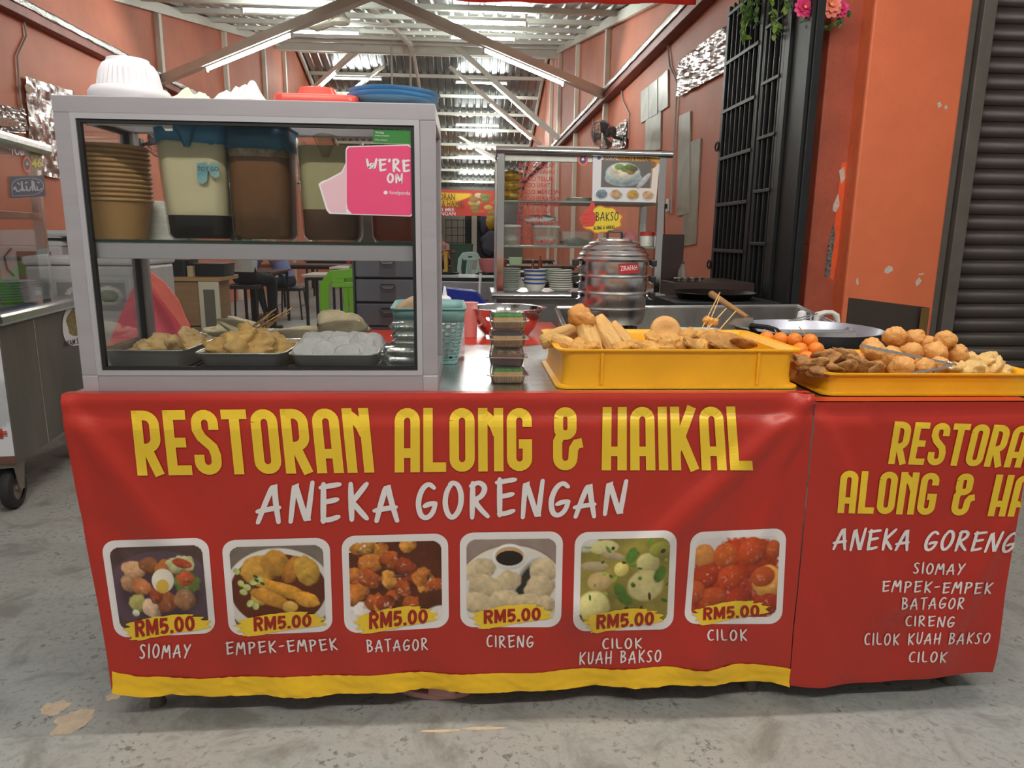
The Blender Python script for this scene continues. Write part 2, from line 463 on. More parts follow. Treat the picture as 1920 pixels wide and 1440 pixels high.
# electric conduits on the walls
COND = mat('grey_conduit', S(186, 178, 168), .5)
def conduit(wo, X, pts, r=.011):
    s = .02 if X < 0 else -.02
    mb = MB(); mb.tube([atx(a, b, X+s) for a, b in pts], r, 8); mb.build('conduit', COND, wo, smooth='auto')
conduit(WL, XL, [(38, -10), (45, 35), (50, 68), (33, 105), (38, 190), (52, 245)])
conduit(WR, XR, [(1252, 85), (1256, 125), (1270, 155), (1262, 300), (1258, 400)])
conduit(WR, XR, [(1165, 167), (1168, 190), (1180, 215), (1178, 260)])
conduit(WR, XR, [(1111, 222), (1113, 240), (1117, 255)])
# ---- front right: pillar, shutter of the next shop
mb = MB(); mb.b2((2.30, 4.74, 0), (2.62, 5.3, 4.2)); PI_ = struct(mb.build('wall_front', WALLD, bevel=.01), 'inner face of the front pillar with its shade painted in rust red')
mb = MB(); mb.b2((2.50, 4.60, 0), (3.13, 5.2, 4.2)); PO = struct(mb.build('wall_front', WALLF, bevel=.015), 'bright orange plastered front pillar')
PATCH = mat('bare_plaster', S(214, 200, 190), .8, 0, .15, 40)
STRIPO = mat('fresh_orange_strip', S(244, 104, 58), .5, 0, .1, 9)
def patch(pts, Y, o, m=PATCH, nm='chipped_patch'):
    P = [aty(a, b, Y) for a, b in pts]; mb = MB()
    mb.loft([[(p.x, Y-.0015, p.z) for p in P], [(p.x, Y+.004, p.z) for p in P]]); mb.build(nm, m, o)
patch([(1578, 305), (1592, 303), (1580, 430), (1562, 525), (1552, 520), (1565, 420)], 4.74, PI_, STRIPO, 'orange_strip')
patch([(1573, 320), (1583, 312), (1584, 335), (1577, 345)], 4.738, PI_)
patch([(1562, 385), (1572, 362), (1574, 385), (1567, 398), (1561, 395)], 4.738, PI_)
patch([(1551, 470), (1562, 420), (1566, 440), (1560, 480), (1556, 520), (1546, 518)], 4.738, PI_, mat('scuffed_black_white', S(150, 145, 140), .7, 0, 0, 60, c2=S(35, 32, 30)))
for pts in ([(1659, 504), (1666, 498), (1673, 500), (1674, 507), (1664, 513), (1658, 511)], [(1716, 528), (1724, 520), (1728, 527), (1722, 534), (1718, 537)],
            [(1757, 194), (1763, 190), (1766, 198), (1760, 203)], [(1770, 200), (1775, 197), (1777, 203), (1772, 206)], [(1605, 525), (1608, 520), (1610, 533), (1606, 535)], [(1722, 513), (1733, 512), (1731, 515), (1723, 516)]):
    patch(pts, 4.60, PO)
TRK = mat('grey_shutter_track', S(112, 106, 100), .5, .3, .12, 6)
SLAT = mat('dark_brown_slat', S(78, 70, 66), .42, .2, .22, 3, stretch=(.3, 1, 2))
mb = MB(); mb.b2((3.13, 4.66, 0), (3.21, 5.1, 4.2)); mb.b2((3.225, 4.63, 0), (3.31, 5.1, 4.2))
sh = struct(mb.build('door_1', TRK, bevel=.004), 'rolled down dark brown metal shutter of the next shop')
def slat_mesh():
    mb = MB(); pr = [(0, 0), (-.012, .006), (-.022, .03), (-.022, .062), (-.012, .086), (0, .092), (0, .10)]
    rs = [[(3.26, 4.80+y, z), (6.2, 4.80+y, z)] for y, z in pr]
    mb.loft([[r[0] for r in rs], [r[1] for r in rs]], False, False, False); return mb
o0 = slat_mesh().build('slat', SLAT, sh, smooth='auto', solid=.003); o0.location.z = 0
for k in range(1, 36):
    c = dup(o0, (0, 0, k*.101), parent=sh)
# ---- folded black grille gate along the right wall
gt = thing('folding_gate', 'black steel grille gate folded against the right wall', 'gate', (2.06, 5.1, 0))
mb = MB(); mb.box((0, -.52, 1.5), (.05, .42, 3.0)); mb.build('solid_panel', BLKM, gt, bevel=.004)
mb = MB(); mb.box((-.03, -.70, 1.5), (.03, .012, 3.0)); mb.box((-.03, -.42, 1.5), (.03, .012, 3.0)); mb.build('panel_rib', BLKM, gt)
for ya in (-.29, .02, .10, .80):
    mb = MB(); mb.box((0, ya, 1.5), (.05, .045, 3.0)); mb.build('gate_stile', BLKM, gt, bevel=.004)
for i in range(34):
    mb = MB(); mb.box((.03*((i*7 % 3)-1)+.012, -.25+i*.031, 1.5), (.018, .016, 3.0)); mb.build('grille_bar', BLKM, gt, bevel=.003)
for k in range(9):
    z = .42+k*.36
    mb = MB(); mb.box((-.028, .45, z), (.012, .66, .026)); mb.build('cross_bar', BLKM, gt, bevel=.002)
    mb = MB(); mb.box((-.028, -.13, z+.06), (.012, .28, .022)); mb.build('cross_bar', BLKM, gt, bevel=.002)
mb = MB(); mb.tube([(-.03, .85+.035*cos(a), 1.02+.035*sin(a)) for a in [2*pi*i/14 for i in range(14)]], .007, 6, True); mb.build('lock_ring', BLKM, gt, smooth=True)
mb = MB(); mb.tube([(-.03, .85+.035*cos(a), 1.97+.035*sin(a)) for a in [2*pi*i/14 for i in range(14)]], .007, 6, True); mb.build('lock_ring', BLKM, gt, smooth=True)
# ---- red banner edge at the top of the frame
REDB = mat('red_banner_vinyl', S(196, 48, 36), .42, 0, .04, 3)
pa, pb = aty(945, 6, 5.6), aty(1306, 12, 5.6)
mb = MB()
mb.grid(lambda u, v: (pa.x-1.9+(pb.x-pa.x+1.9)*u, 5.6+.02*sin(u*40)*(1-v), pa.z+.0+v*.7+.03*(1-v)*((u-.55)/.45 if u > .55 else .9*((.55-u)/.55)**1.5*1.3+.25*max(0, .7-u)) +(pb.z-pa.z)*u*.3), 60, 6)
tag(mb.build('hanging_banner', REDB, smooth=True, solid=.002), 'lower edge of a red vinyl banner hung across the shop front', 'banner')
# ================================================================== lettering
def arc(cx, cy, rx, ry, a0, a1, n=9):
    return [(cx+rx*cos(radians(a0+(a1-a0)*i/n)), cy+ry*sin(radians(a0+(a1-a0)*i/n))) for i in range(n+1)]
_a, _b, _t = .075, .325, .075
COND_F = {   # tall condensed capitals
 'O': (.40, [arc(.2, .80, .125, .125, 180, 0)+arc(.2, .20, .125, .125, 0, -180)+[(_a, .80)]]),
 'A': (.40, [[(_a, 0)]+arc(.2, .80, .125, .125, 180, 0)+[(_b, 0)], [(_a, .30), (_b, .30)]]),
 'R': (.41, [[(_a, 0), (_a, 1)], [(_a, .925)]+arc(.17, .77, .155, .155, 90, 0)+arc(.17, .57, .155, .155, 0, -90)+[(.12, .415)], [(.18, .43), (.34, 0)]]),
 'E': (.36, [[(_a, 0), (_a, 1)], [(_a, .925), (.34, .925)], [(_a, .50), (.31, .50)], [(_a, .075), (.36, .075)]]),
 'S': (.40, [[(_b, .69)]+arc(.2, .80, .125, .125, 0, 180)+[(_a, .70), (.13, .58), (.29, .42), (_b, .30)]+arc(.2, .20, .125, .125, 0, -180)+[(_a, .31)]]),
 'T': (.38, [[(0, .925), (.38, .925)], [(.19, .925), (.19, 0)]]),
 'N': (.40, [[(_a, 0), (_a, 1)], [(_b, 1), (_b, 0)], [(.10, .90), (.18, .83), (.26, .72), (.31, .58)]]),
 'L': (.36, [[(_a, 1), (_a, 0)], [(_a, .075), (.36, .075)]]),
 'G': (.40, [[(_b, .70)]+arc(.2, .80, .125, .125, 0, 180)+arc(.2, .20, .125, .125, 180, 360)+[(_b, .45)], [(.19, .43), (.40, .43)]]),
 '&': (.48, [arc(.2, .83, .11, .10, 180, 0)+arc(.2, .66, .11, .10, 0, -180)+[(.09, .83)], [(.13, .57), (_a, .46)]+arc(.2, .20, .125, .125, 180, 360)+[(.335, .34), (.385, .42), (.48, .44)]]),
 'H': (.40, [[(_a, 0), (_a, 1)], [(_b, 0), (_b, 1)], [(_a, .30), (_b, .30)]]),
 'I': (.15, [[(_a, 0), (_a, 1)]]),
 'K': (.42, [[(_a, 0), (_a, 1)], [(.08, .30), (.15, .50), (.36, 1)], [(.17, .52), (.37, 0)]]),
 ' ': (.26, []),
}
HAND_F = {   # loose brush handwriting, capitals
 'A': (.50, [[(.02, .0), (.13, .5), (.27, .98), (.34, .55), (.46, .0)], [(-.02, .27), (.2, .32), (.44, .36)]]),
 'B': (.44, [[(.08, .0), (.06, .95)], [(.0, .92), (.22, .93), (.33, .8), (.28, .6), (.1, .5)], [(.1, .5), (.3, .46), (.4, .3), (.33, .1), (.06, .02)]]),
 'C': (.42, [[(.38, .88), (.28, .96), (.14, .82), (.05, .5), (.1, .15), (.22, .02), (.4, .1)]]),
 'E': (.44, [[(.06, .95), (.08, .5), (.1, .02)], [(.0, .86), (.2, .9), (.42, .94)], [(.08, .5), (.25, .53), (.38, .57)], [(.08, .06), (.25, .07), (.42, .14)]]),
 'G': (.48, [[(.42, .82), (.3, .94), (.14, .8), (.04, .45), (.1, .1), (.25, .02), (.4, .16), (.46, .42)], [(.46, .42), (.3, .4), (.2, .34)]]),
 'H': (.44, [[(.05, .95), (.07, .02)], [(.38, 1.0), (.4, .0)], [(.0, .44), (.44, .5)]]),
 'I': (.10, [[(.05, .95), (.06, .03)]]),
 'K': (.44, [[(.06, .95), (.1, .0)], [(.42, .95), (.09, .45)], [(.12, .45), (.42, .03)]]),
 'L': (.38, [[(.05, .97), (.06, .04), (.36, .08)]]),
 'M': (.56, [[(.0, .0), (.1, .9), (.14, .93), (.27, .3), (.42, .97), (.46, .9), (.53, .0)]]),
 'N': (.48, [[(.05, .0), (.06, .86), (.09, .9), (.38, .03), (.41, .05), (.46, .97)]]),
 'O': (.46, [[(.22, .95), (.08, .75), (.03, .4), (.12, .08), (.25, .02), (.4, .25), (.43, .6), (.35, .88), (.22, .95), (.15, .9)]]),
 'P': (.42, [[(.07, .0), (.06, .95)], [(.0, .88), (.22, .96), (.38, .82), (.34, .58), (.1, .42)]]),
 'R': (.46, [[(.07, .0), (.06, .95)], [(.02, .86), (.2, .98), (.36, .84), (.3, .6), (.1, .47), (.27, .22), (.44, .03)]]),
 'S': (.38, [[(.34, .86), (.22, .96), (.06, .82), (.1, .62), (.28, .4), (.3, .16), (.16, .02), (.02, .12)]]),
 'T': (.42, [[(.0, .92), (.2, .93), (.42, .97)], [(.2, .93), (.23, .0)]]),
 'U': (.42, [[(.04, .95), (.06, .25), (.16, .03), (.3, .1), (.36, .4), (.37, .97)]]),
 'W': (.60, [[(.0, .95), (.14, .03), (.3, .75), (.44, .03), (.6, 1.0)]]),
 'Y': (.44, [[(.02, .95), (.2, .48)], [(.42, .97), (.25, .55), (.1, -.02)]]),
 '-': (.34, [[(.04, .48), (.3, .54)]]), ' ': (.28, []), "'": (.1, [[(.06, .98), (.04, .78)]]), '&': (.5, [[(.42, .1), (.12, .7), (.2, .95), (.32, .75), (.06, .25), (.18, .02), (.44, .42)]]),
}
BOLD_F = {
 'R': (.62, [[(.1, 0), (.1, 1)], [(.1, .9)]+arc(.34, .70, .18, .20, 90, -90)+[(.1, .50)], [(.28, .5), (.53, 0)]]),
 'M': (.76, [[(.1, 0), (.1, 1)], [(.66, 0), (.66, 1)], [(.13, .93), (.38, .20), (.63, .93)]]),
 '5': (.58, [[(.52, .90), (.15, .90), (.11, .50), (.28, .58), (.43, .52), (.48, .34), (.40, .15), (.25, .09), (.08, .17)]]),
 '.': (.20, [[(.1, 0), (.1, .19)]]), '0': (.60, [arc(.3, .5, .2, .41, 0, 360, 24)]), ' ': (.3, []),
}
def dense(pl, st):
    out = [pl[0]]
    for a, b in zip(pl, pl[1:]):
        n = max(1, int(math.hypot(b[0]-a[0], b[1]-a[1])/st))
        out += [(a[0]+(b[0]-a[0])*i/n, a[1]+(b[1]-a[1])*i/n) for i in range(1, n+1)]
    return out
def smooth_pl(pl, it=2):
    for _ in range(it):
        q = [pl[0]]
        for a, b in zip(pl, pl[1:]):
            q += [(.75*a[0]+.25*b[0], .75*a[1]+.25*b[1]), (.25*a[0]+.75*b[0], .25*a[1]+.75*b[1])]
        pl = q+[pl[-1]]
    return pl
def stroke(mb, pl, t, fn, lift, rnd_cap=False, taper=0, st=.05):
    """thick pen stroke along a polyline, mapped onto a surface by fn(x, y, lift)"""
    pl = dense(pl, st); n = len(pl); L = []; R = []
    for i in range(n):
        a, b = pl[max(0, i-1)], pl[min(n-1, i+1)]
        dx, dy = b[0]-a[0], b[1]-a[1]; l = math.hypot(dx, dy) or 1
        nx, ny = -dy/l, dx/l
        k = 1.0
        if 0 < i < n-1:
            ux, uy = pl[i][0]-a[0], pl[i][1]-a[1]; l2 = math.hypot(ux, uy) or 1
            c = abs((-uy/l2)*nx+(ux/l2)*ny); k = 1/max(c, .62)
        h = t/2*k*(1-taper*abs(2*i/(n-1)-1)**3)
        L.append((pl[i][0]+nx*h, pl[i][1]+ny*h)); R.append((pl[i][0]-nx*h, pl[i][1]-ny*h))
    vs = [fn(x, y, lift) for p in zip(L, R) for x, y in p]
    mb.add(vs, [(2*i, 2*i+1, 2*i+3, 2*i+2) for i in range(n-1)])
    if rnd_cap:
        for e in (0, n-1):
            h = math.hypot(L[e][0]-R[e][0], L[e][1]-R[e][1])/2
            mb.add([fn(pl[e][0]+h*cos(2*pi*j/10), pl[e][1]+h*sin(2*pi*j/10), lift*1.06) for j in range(10)], [tuple(range(10))])
def text_width(s, F, gap): return sum(F[c][0]+gap for c in s)-gap
def write(mb, s, F, fn, t, gap=.06, hand=False, seed=1, lift=.001, jit=.03, slant=0, word=None):
    """letters of line s in unit height; fn maps (0..1 across, 0..1 up, lift)"""
    W = text_width(s, F, gap); x = 0; r = random.Random(seed)
    for ci, c in enumerate(s):
        w, sts = F[c]
        if word is not None and s[:ci].count(' ') != word: sts = []
        k = 1+r.uniform(-jit, jit)*(1.5 if hand else 0); dy = r.uniform(-jit, jit)*(1.2 if hand else 0)
        for si, pl in enumerate(sts):
            if hand: pl = smooth_pl(pl)
            q = [(x+a, b*k+dy) for a, b in pl]
            stroke(mb, q, t, lambda a, b, l: fn((a+slant*(b-.5))/W, b, l), lift+.00004*((si+ci) % 5), hand, .25 if hand else 0)
        x += w+gap
def bfont(s, bold=0.0):
    """built-in font as a flat mesh normalised to 0..1 in both directions"""
    cu = bpy.data.curves.new('t', 'FONT'); cu.body = s; cu.offset = bold; cu.resolution_u = 3
    o = bpy.data.objects.new('t', cu); COL.objects.link(o)
    dg = bpy.context.evaluated_depsgraph_get(); me = bpy.data.meshes.new_from_object(o.evaluated_get(dg))
    v = [(p.co.x, p.co.y) for p in me.vertices]; f = [tuple(p.vertices) for p in me.polygons]
    bpy.data.objects.remove(o); bpy.data.curves.remove(cu); bpy.data.meshes.remove(me)
    x0, x1 = min(a for a, _ in v), max(a for a, _ in v); y0, y1 = min(b for _, b in v), max(b for _, b in v)
    return [((a-x0)/(x1-x0), (b-y0)/(y1-y0)) for a, b in v], f
def btext(mb, s, fn, bold=0.0, lift=.001, cut=0):
    v, f = bfont(s, bold)
    if cut:      # finer faces so that the print follows the folds
        bm = bmesh.new(); vs = [bm.verts.new((a, b, 0)) for a, b in v]
        for q in f:
            try: bm.faces.new([vs[i] for i in q])
            except ValueError: pass
        bmesh.ops.triangulate(bm, faces=bm.faces[:])
        for _ in range(3):
            ed = [e for e in bm.edges if e.calc_length() > cut]
            if not ed: break
            bmesh.ops.subdivide_edges(bm, edges=ed, cuts=1); bmesh.ops.triangulate(bm, faces=bm.faces[:])
        bm.verts.index_update(); v = [(p.co.x, p.co.y) for p in bm.verts]; f = [tuple(p.index for p in q.verts) for q in bm.faces]; bm.free()
    mb.add([fn(a, b, lift) for a, b in v], f)
def quadmap(q, surf):
    """q: four photo pixels TL TR BR BL; surf(px, py, lift) -> place"""
    (ax, ay), (bx, by), (cx, cy), (dx, dy) = q
    def fn(u, v, l):
        v = 1-v
        x = (1-v)*((1-u)*ax+u*bx)+v*((1-u)*dx+u*cx); y = (1-v)*((1-u)*ay+u*by)+v*((1-u)*dy+u*cy)
        return surf(x, y, l)
    return fn
# ------------------------------------------------------------------ procedural print
class Print:
    def __init__(s, w, h, bg):
        s.w, s.h = w, h; s.a = np.zeros((h, w, 3)); s.a[:] = np.array(bg)
        yy, xx = np.mgrid[0:h, 0:w]; s.x = (xx+.5)/w; s.y = (yy+.5)/h; s.r = np.random.RandomState(w*7+h)
    def nz(s, f, seed=0):
        r = np.random.RandomState(seed); o = np.zeros((s.h, s.w)); amp = 1; tot = 0
        for k in range(4):
            n = int(f*2**k)+3; g = r.rand(n, n)
            fx = s.x*(n-1.001); fy = s.y*(n-1.001); ix = fx.astype(int); iy = fy.astype(int); tx = fx-ix; ty = fy-iy
            tx = tx*tx*(3-2*tx); ty = ty*ty*(3-2*ty)
            o += amp*((g[iy, ix]*(1-tx)+g[iy, ix+1]*tx)*(1-ty)+(g[iy+1, ix]*(1-tx)+g[iy+1, ix+1]*tx)*ty); tot += amp; amp *= .55
        return o/tot
    def put(s, m, col):
        m = np.clip(m, 0, 1)[..., None]; s.a = s.a*(1-m)+np.array(col)*m if np.ndim(col) == 1 or not hasattr(col, 'shape') else s.a*(1-m)+col*m
    def ell(s, cx, cy, rx, ry, col, rot=0, soft=.05, rough=0, seed=0, shade=.45, tex=.3, spec=0):
        c, n = cos(rot), sin(rot); X = (s.x-cx); Y = (s.y-cy)
        u = (X*c+Y*n)/rx; v = (-X*n+Y*c)/ry; d = np.sqrt(u*u+v*v)
        if rough: d = d+rough*(s.nz(7, seed+1)-.5)*2
        m = np.clip((1-d)/soft, 0, 1)
        k = 1-shade*np.clip(.25*u+.75*v*.8+.35*d*d, -.4, 1)+tex*(s.nz(16, seed+3)-.5)*2
        cc = np.array(col)[None, None, :]*np.clip(k, .12, 1.9)[..., None]
        if spec: cc = cc+spec*np.clip(s.nz(22, seed+9)-.63, 0, 1)[..., None]*6*np.clip(1-d, 0, 1)[..., None]
        s.put(m, cc); return s
    def rect(s, x0, y0, x1, y1, col): s.put(((s.x >= x0)&(s.x <= x1)&(s.y >= y0)&(s.y <= y1)).astype(float), col); return s
    def sheet(s, name, fn, m, parent, lift=.001, mask=None):
        """fn(u, v, lift): u right, v up"""
        w, h = s.w, s.h; a = np.clip(s.a, 0, 1)
        vs = [fn(i/w, 1-j/h, lift) for j in range(h+1) for i in range(w+1)]
        fs = []; cols = []
        for j in range(h):
            for i in range(w):
                if mask is not None and not mask(( i+.5)/w, 1-(j+.5)/h): continue
                fs.append((j*(w+1)+i, (j+1)*(w+1)+i, (j+1)*(w+1)+i+1, j*(w+1)+i+1)); cols.append(a[j, i])
        me = bpy.data.meshes.new(name); me.from_pydata([tuple(v) for v in vs], [], fs)
        at = me.color_attributes.new('print', 'FLOAT_COLOR', 'CORNER')
        c = np.ones((len(fs), 4, 4), dtype=np.float32); c[:, :, :3] = np.array(cols)[:, None, :]
        at.data.foreach_set('color', c.ravel())
        return mkobj(name, me, m, parent)
def rounded(u, v, r=.09, asp=1.0):
    x = min(u, 1-u); y = min(v, 1-v)*asp
    return not (x < r and y < r and (r-x)**2+(r-y)**2 > r*r)
# ================================================================== tables and their printed banners
TA = thing('serving_table', 'long stainless steel serving table behind the wide red banner', 'table', (-.045, 2.075, 0))
TX0, TX1, TY0, TY1, TZ = -.935, .845, 1.675, 2.485, .85
def stable(t, x0, x1, y0, y1, z):
    cx, cy = t.location.x, t.location.y
    mb = MB(); mb.b2((x0-cx, y0-cy, z-.035), (x1-cx, y1-cy, z)); mb.build('table_top', STEEL, t, bevel=.004)
    mb = MB(); mb.b2((x0-cx+.05, y0-cy+.05, .20), (x1-cx-.05, y1-cy-.05, .22)); mb.build('lower_shelf', STEELD, t)
    for X in (x0+.115, x1-.06):
        for Y in (y0+.05, y1-.06):
            mb = MB(); mb.cyl((X-cx, Y-cy, .10), (X-cx, Y-cy, z-.036), .021); mb.build('leg', STEELD, t, smooth='auto')
            mb = MB(); mb.lathe([(.026, .11), (.029, .10), (.029, .088), (.02, .082), (.018, .012), (.021, .006), (.021, 0)][::-1], (X-cx, Y-cy, 0), 14); mb.build('adjustable_foot', mat('grey_foot', S(96, 92, 84), .6), t, smooth='auto')
stable(TA, TX0, TX1, TY0, TY1, TZ)
TB = thing('serving_table', 'short stainless serving table on the right behind the menu banner', 'table', (1.15, 2.0, 0))
stable(TB, .862, 1.422, TY0, 2.35, .828)
# banner surfaces: hanging vinyl with shallow folds
RED = mat('printed_red_vinyl', S(180, 46, 34), .34, 0, .05, 2.2, .10, 14, spec=.5)
YELB = mat('printed_yellow_vinyl', S(246, 196, 36), .36, 0, .05, 4, .12, 14)
YEL = mat('yellow_print', S(238, 200, 52), .38, 0, .06, 6)
WHT = mat('white_print', S(232, 226, 226), .4)
DRED = mat('dark_red_print', S(160, 34, 22), .4)
def hemz(X):
    P = ((-.95, .125), (-.89, .108), (-.82, .077), (-.67, .064), (-.35, .064), (.02, .062), (.376, .059), (.53, .070), (.705, .068), (.86, .050), (.99, .056), (1.18, .065), (1.34, .070), (1.46, .076))
    for (a, b), (c, d) in zip(P, P[1:]):
        if X <= c: return b+(d-b)*max(0, (X-a))/(c-a)
    return P[-1][1]
def ridge(X, Z, x0, z0, x1, z1, w, h):
    """soft fold along a segment"""
    dx, dz = x1-x0, z1-z0; L2 = dx*dx+dz*dz; t = ((X-x0)*dx+(Z-z0)*dz)/L2; tc = min(1, max(0, t))
    d2 = (X-x0-tc*dx)**2+(Z-z0-tc*dz)**2
    ww = w*(.35+.9*tc)
    return h*(.35+.65*tc)*math.exp(-d2/(ww*ww))
def fold(X, Z):
    """distance of the cloth from the table front towards the viewer"""
    top = max(0, (TZ-Z))
    d = .006+.014*min(1, top/.08)
    d += ridge(X, Z, .84, .84, .30, .30, .055, .034)+ridge(X, Z, .84, .84, .62, .15, .05, .026)-ridge(X, Z, .82, .70, .50, .20, .05, .018)
    d += ridge(X, Z, -.93, .82, -.55, .25, .07, .026)-ridge(X, Z, -.90, .55, -.45, .16, .08, .014)+ridge(X, Z, -.93, .8, -.88, .1, .03, .012)
    d += ridge(X, Z, .87, .80, 1.10, .30, .06, .026)+ridge(X, Z, .9, .3, .95, .08, .05, .020)-ridge(X, Z, 1.0, .82, 1.2, .5, .05, .014)+ridge(X, Z, 1.40, .5, 1.22, .08, .06, .024)
    low = max(0, min(1, (.45-Z)/.4))
    d += low*low*(.010*sin(X*13+.6)+.006*sin(X*29+2.2*Z*9)+.005*noise.noise(Vector((X*9, Z*9, 1.7))))
    d += .003*noise.noise(Vector((X*4, Z*5, .3)))*min(1, top/.06)
    d += .0045*math.exp(-((top-.012)/.012)**2)-.006*math.exp(-((top-.045)/.012)**2)*(.6+.4*sin(X*3))  # hem seam near the top
    return d
YF = TY0
def cloth(px, py, lift):
    d = ray(px, py); t = YF/d.y
    for _ in range(3):
        P = C0+d*t; t = (YF-fold(P.x, P.z)-lift)/d.y
    P = C0+d*t
    if P.x > 1.432: P = Vector((1.4335+lift*.5+.004*2*(P.x-1.432), YF-.008+(P.x-1.432), P.z))   # print runs round the corner
    return P
def bsurf(x0f, x1f, zt, u, v, lift=0):
    zb0 = hemz(x0f(0)+(x1f(0)-x0f(0))*u)
    Z = zt+(zb0-zt)*v; X = x0f(Z)+(x1f(Z)-x0f(Z))*u
    return X, YF-fold(X, Z)-lift, Z
BA = thing('table_banner', 'wide red vinyl food banner with yellow hem on the long table', 'banner', (0, 0, 0))
xa0 = lambda Z: -.94+.055*min(1, (TZ-Z)/.75)
xa1 = lambda Z: .852+.008*min(1, (TZ-Z)/.75)
mb = MB(); mb.grid(lambda u, v: bsurf(xa0, xa1, TZ+.003, u, v), 190, 84); mb.build('cloth', RED, BA, smooth=True)
mb = MB(); mb.grid(lambda u, v: (xa0(TZ)+(xa1(TZ)-xa0(TZ))*u, YF-.006+.028*v, TZ+.003-.0008*v), 60, 2); mb.build('folded_edge', RED, BA, smooth=True)
mb = MB(); mb.grid(lambda u, v: (-.94+.055*v*1.0+.002*sin(v*9), YF-.006+.04*u+.012*u*sin(v*6), TZ-(TZ-.12)*v), 5, 30); mb.build('side_return', RED, BA, smooth=True)
def yel(u, v):
    X = xa0(.1)+.004+(xa1(.1)-xa0(.1)-.004)*u; zb = hemz(X)-.0005; Z = zb+.052*(1-v)
    return X, YF-fold(X, Z)-.0012-.010*abs(noise.noise(Vector((X*14+v*2, v*1.5, 4))))*(v)-.006*abs(noise.noise(Vector((X*33-v*3, v*2, 8)))), Z
mb = MB(); mb.grid(yel, 190, 8); mb.build('yellow_hem', YELB, BA, smooth=True)
BB = thing('table_banner', 'red vinyl menu banner listing six dishes on the right table', 'banner', (0, 0, 0))
xb0 = lambda Z: .856+.006*min(1, (TZ-Z)/.75)
xb1 = lambda Z: 1.43
mb = MB(); mb.grid(lambda u, v: bsurf(xb0, xb1, .8305, u, v, .0006), 70, 84); mb.build('cloth', RED, BB, smooth=True)
mb = MB(); mb.grid(lambda u, v: (.856+.574*u, YF-.006+.05*v, .8315-.0005*v), 20, 2); mb.build('folded_edge', RED, BB, smooth=True)
mb = MB(); mb.grid(lambda u, v: (1.43+.004*u, YF-.008+.5*u, .83-(.75)*v), 12, 12); mb.build('side_return', RED, BB, smooth=True)
# lettering on the wide banner
def line(par, s, F, q, m, t, gap=.06, hand=False, seed=1, slant=0, surf=cloth, nm='lettering'):
    for k in range(s.count(' ')+1):
        mb = MB(); write(mb, s, F, quadmap(q, surf), t, gap, hand, seed, .0034, slant=slant, word=k); mb.build(nm, m, par)
line(BA, 'RESTORAN', COND_F, ((245, 770), (690, 765), (702, 886), (258, 892)), YEL, .15, .055)
line(BA, 'ALONG', COND_F, ((740, 765), (997, 765), (998, 883), (740, 886)), YEL, .15, .055)
line(BA, '&', COND_F, ((1037, 764), (1092, 764), (1092, 882), (1037, 882)), YEL, .15, .055)
line(BA, 'HAIKAL', COND_F, ((1130, 763), (1402, 762), (1412, 882), (1128, 882)), YEL, .15, .055)
line(BA, 'ANEKA', HAND_F, ((492, 902), (745, 902), (748, 975), (482, 980)), WHT, .13, .17, True, 3)
line(BA, 'GORENGAN', HAND_F, ((780, 898), (1176, 900), (1168, 966), (780, 972)), WHT, .13, .16, True, 4)
for s, q, sd in (('SIOMAY', ((262, 1208), (358, 1208), (356, 1232), (262, 1236)), 5), ('EMPEK-EMPEK', ((424, 1204), (630, 1197), (633, 1219), (424, 1228)), 6), ('BATAGOR', ((687, 1198), (802, 1196), (802, 1219), (688, 1222)), 7),
                 ('CIRENG', ((912, 1190), (1000, 1191), (1000, 1214), (912, 1214)), 8), ('CILOK', ((1129, 1196), (1203, 1196), (1203, 1216), (1129, 1217)), 9), ('KUAH BAKSO', ((1087, 1222), (1240, 1218), (1239, 1241), (1085, 1246)), 10),
                 ('CILOK', ((1326, 1180), (1400, 1180), (1400, 1202), (1326, 1201)), 11)):
    line(BA, s, HAND_F, q, WHT, .12, .18, True, sd)
# lettering on the menu banner (runs out of the picture at the right)
line(BB, 'RESTORAN', COND_F, ((1678, 790), (1975, 800), (1950, 878), (1665, 870)), YEL, .15, .055)
line(BB, 'ALONG & HAIKAL', COND_F, ((1577, 882), (2075, 895), (2050, 972), (1570, 962)), YEL, .15, .055)
line(BB, 'ANEKA GORENGAN', HAND_F, ((1570, 988), (1975, 998), (1958, 1036), (1562, 1030)), WHT, .13, .15, True, 12)
for s, q, sd in (('SIOMAY', ((1714, 1054), (1811, 1056), (1806, 1077), (1712, 1076)), 13), ('EMPEK-EMPEK', ((1656, 1088), (1863, 1092), (1857, 1114), (1653, 1110)), 14), ('BATAGOR', ((1692, 1120), (1811, 1120), (1806, 1142), (1690, 1142)), 15),
                 ('CIRENG', ((1698, 1154), (1792, 1154), (1788, 1176), (1697, 1174)), 16), ('CILOK KUAH BAKSO', ((1621, 1187), (1859, 1186), (1853, 1207), (1620, 1210)), 17), ('CILOK', ((1705, 1221), (1777, 1221), (1773, 1242), (1703, 1242)), 18)):
    line(BB, s, HAND_F, q, WHT, .12, .18, True, sd)
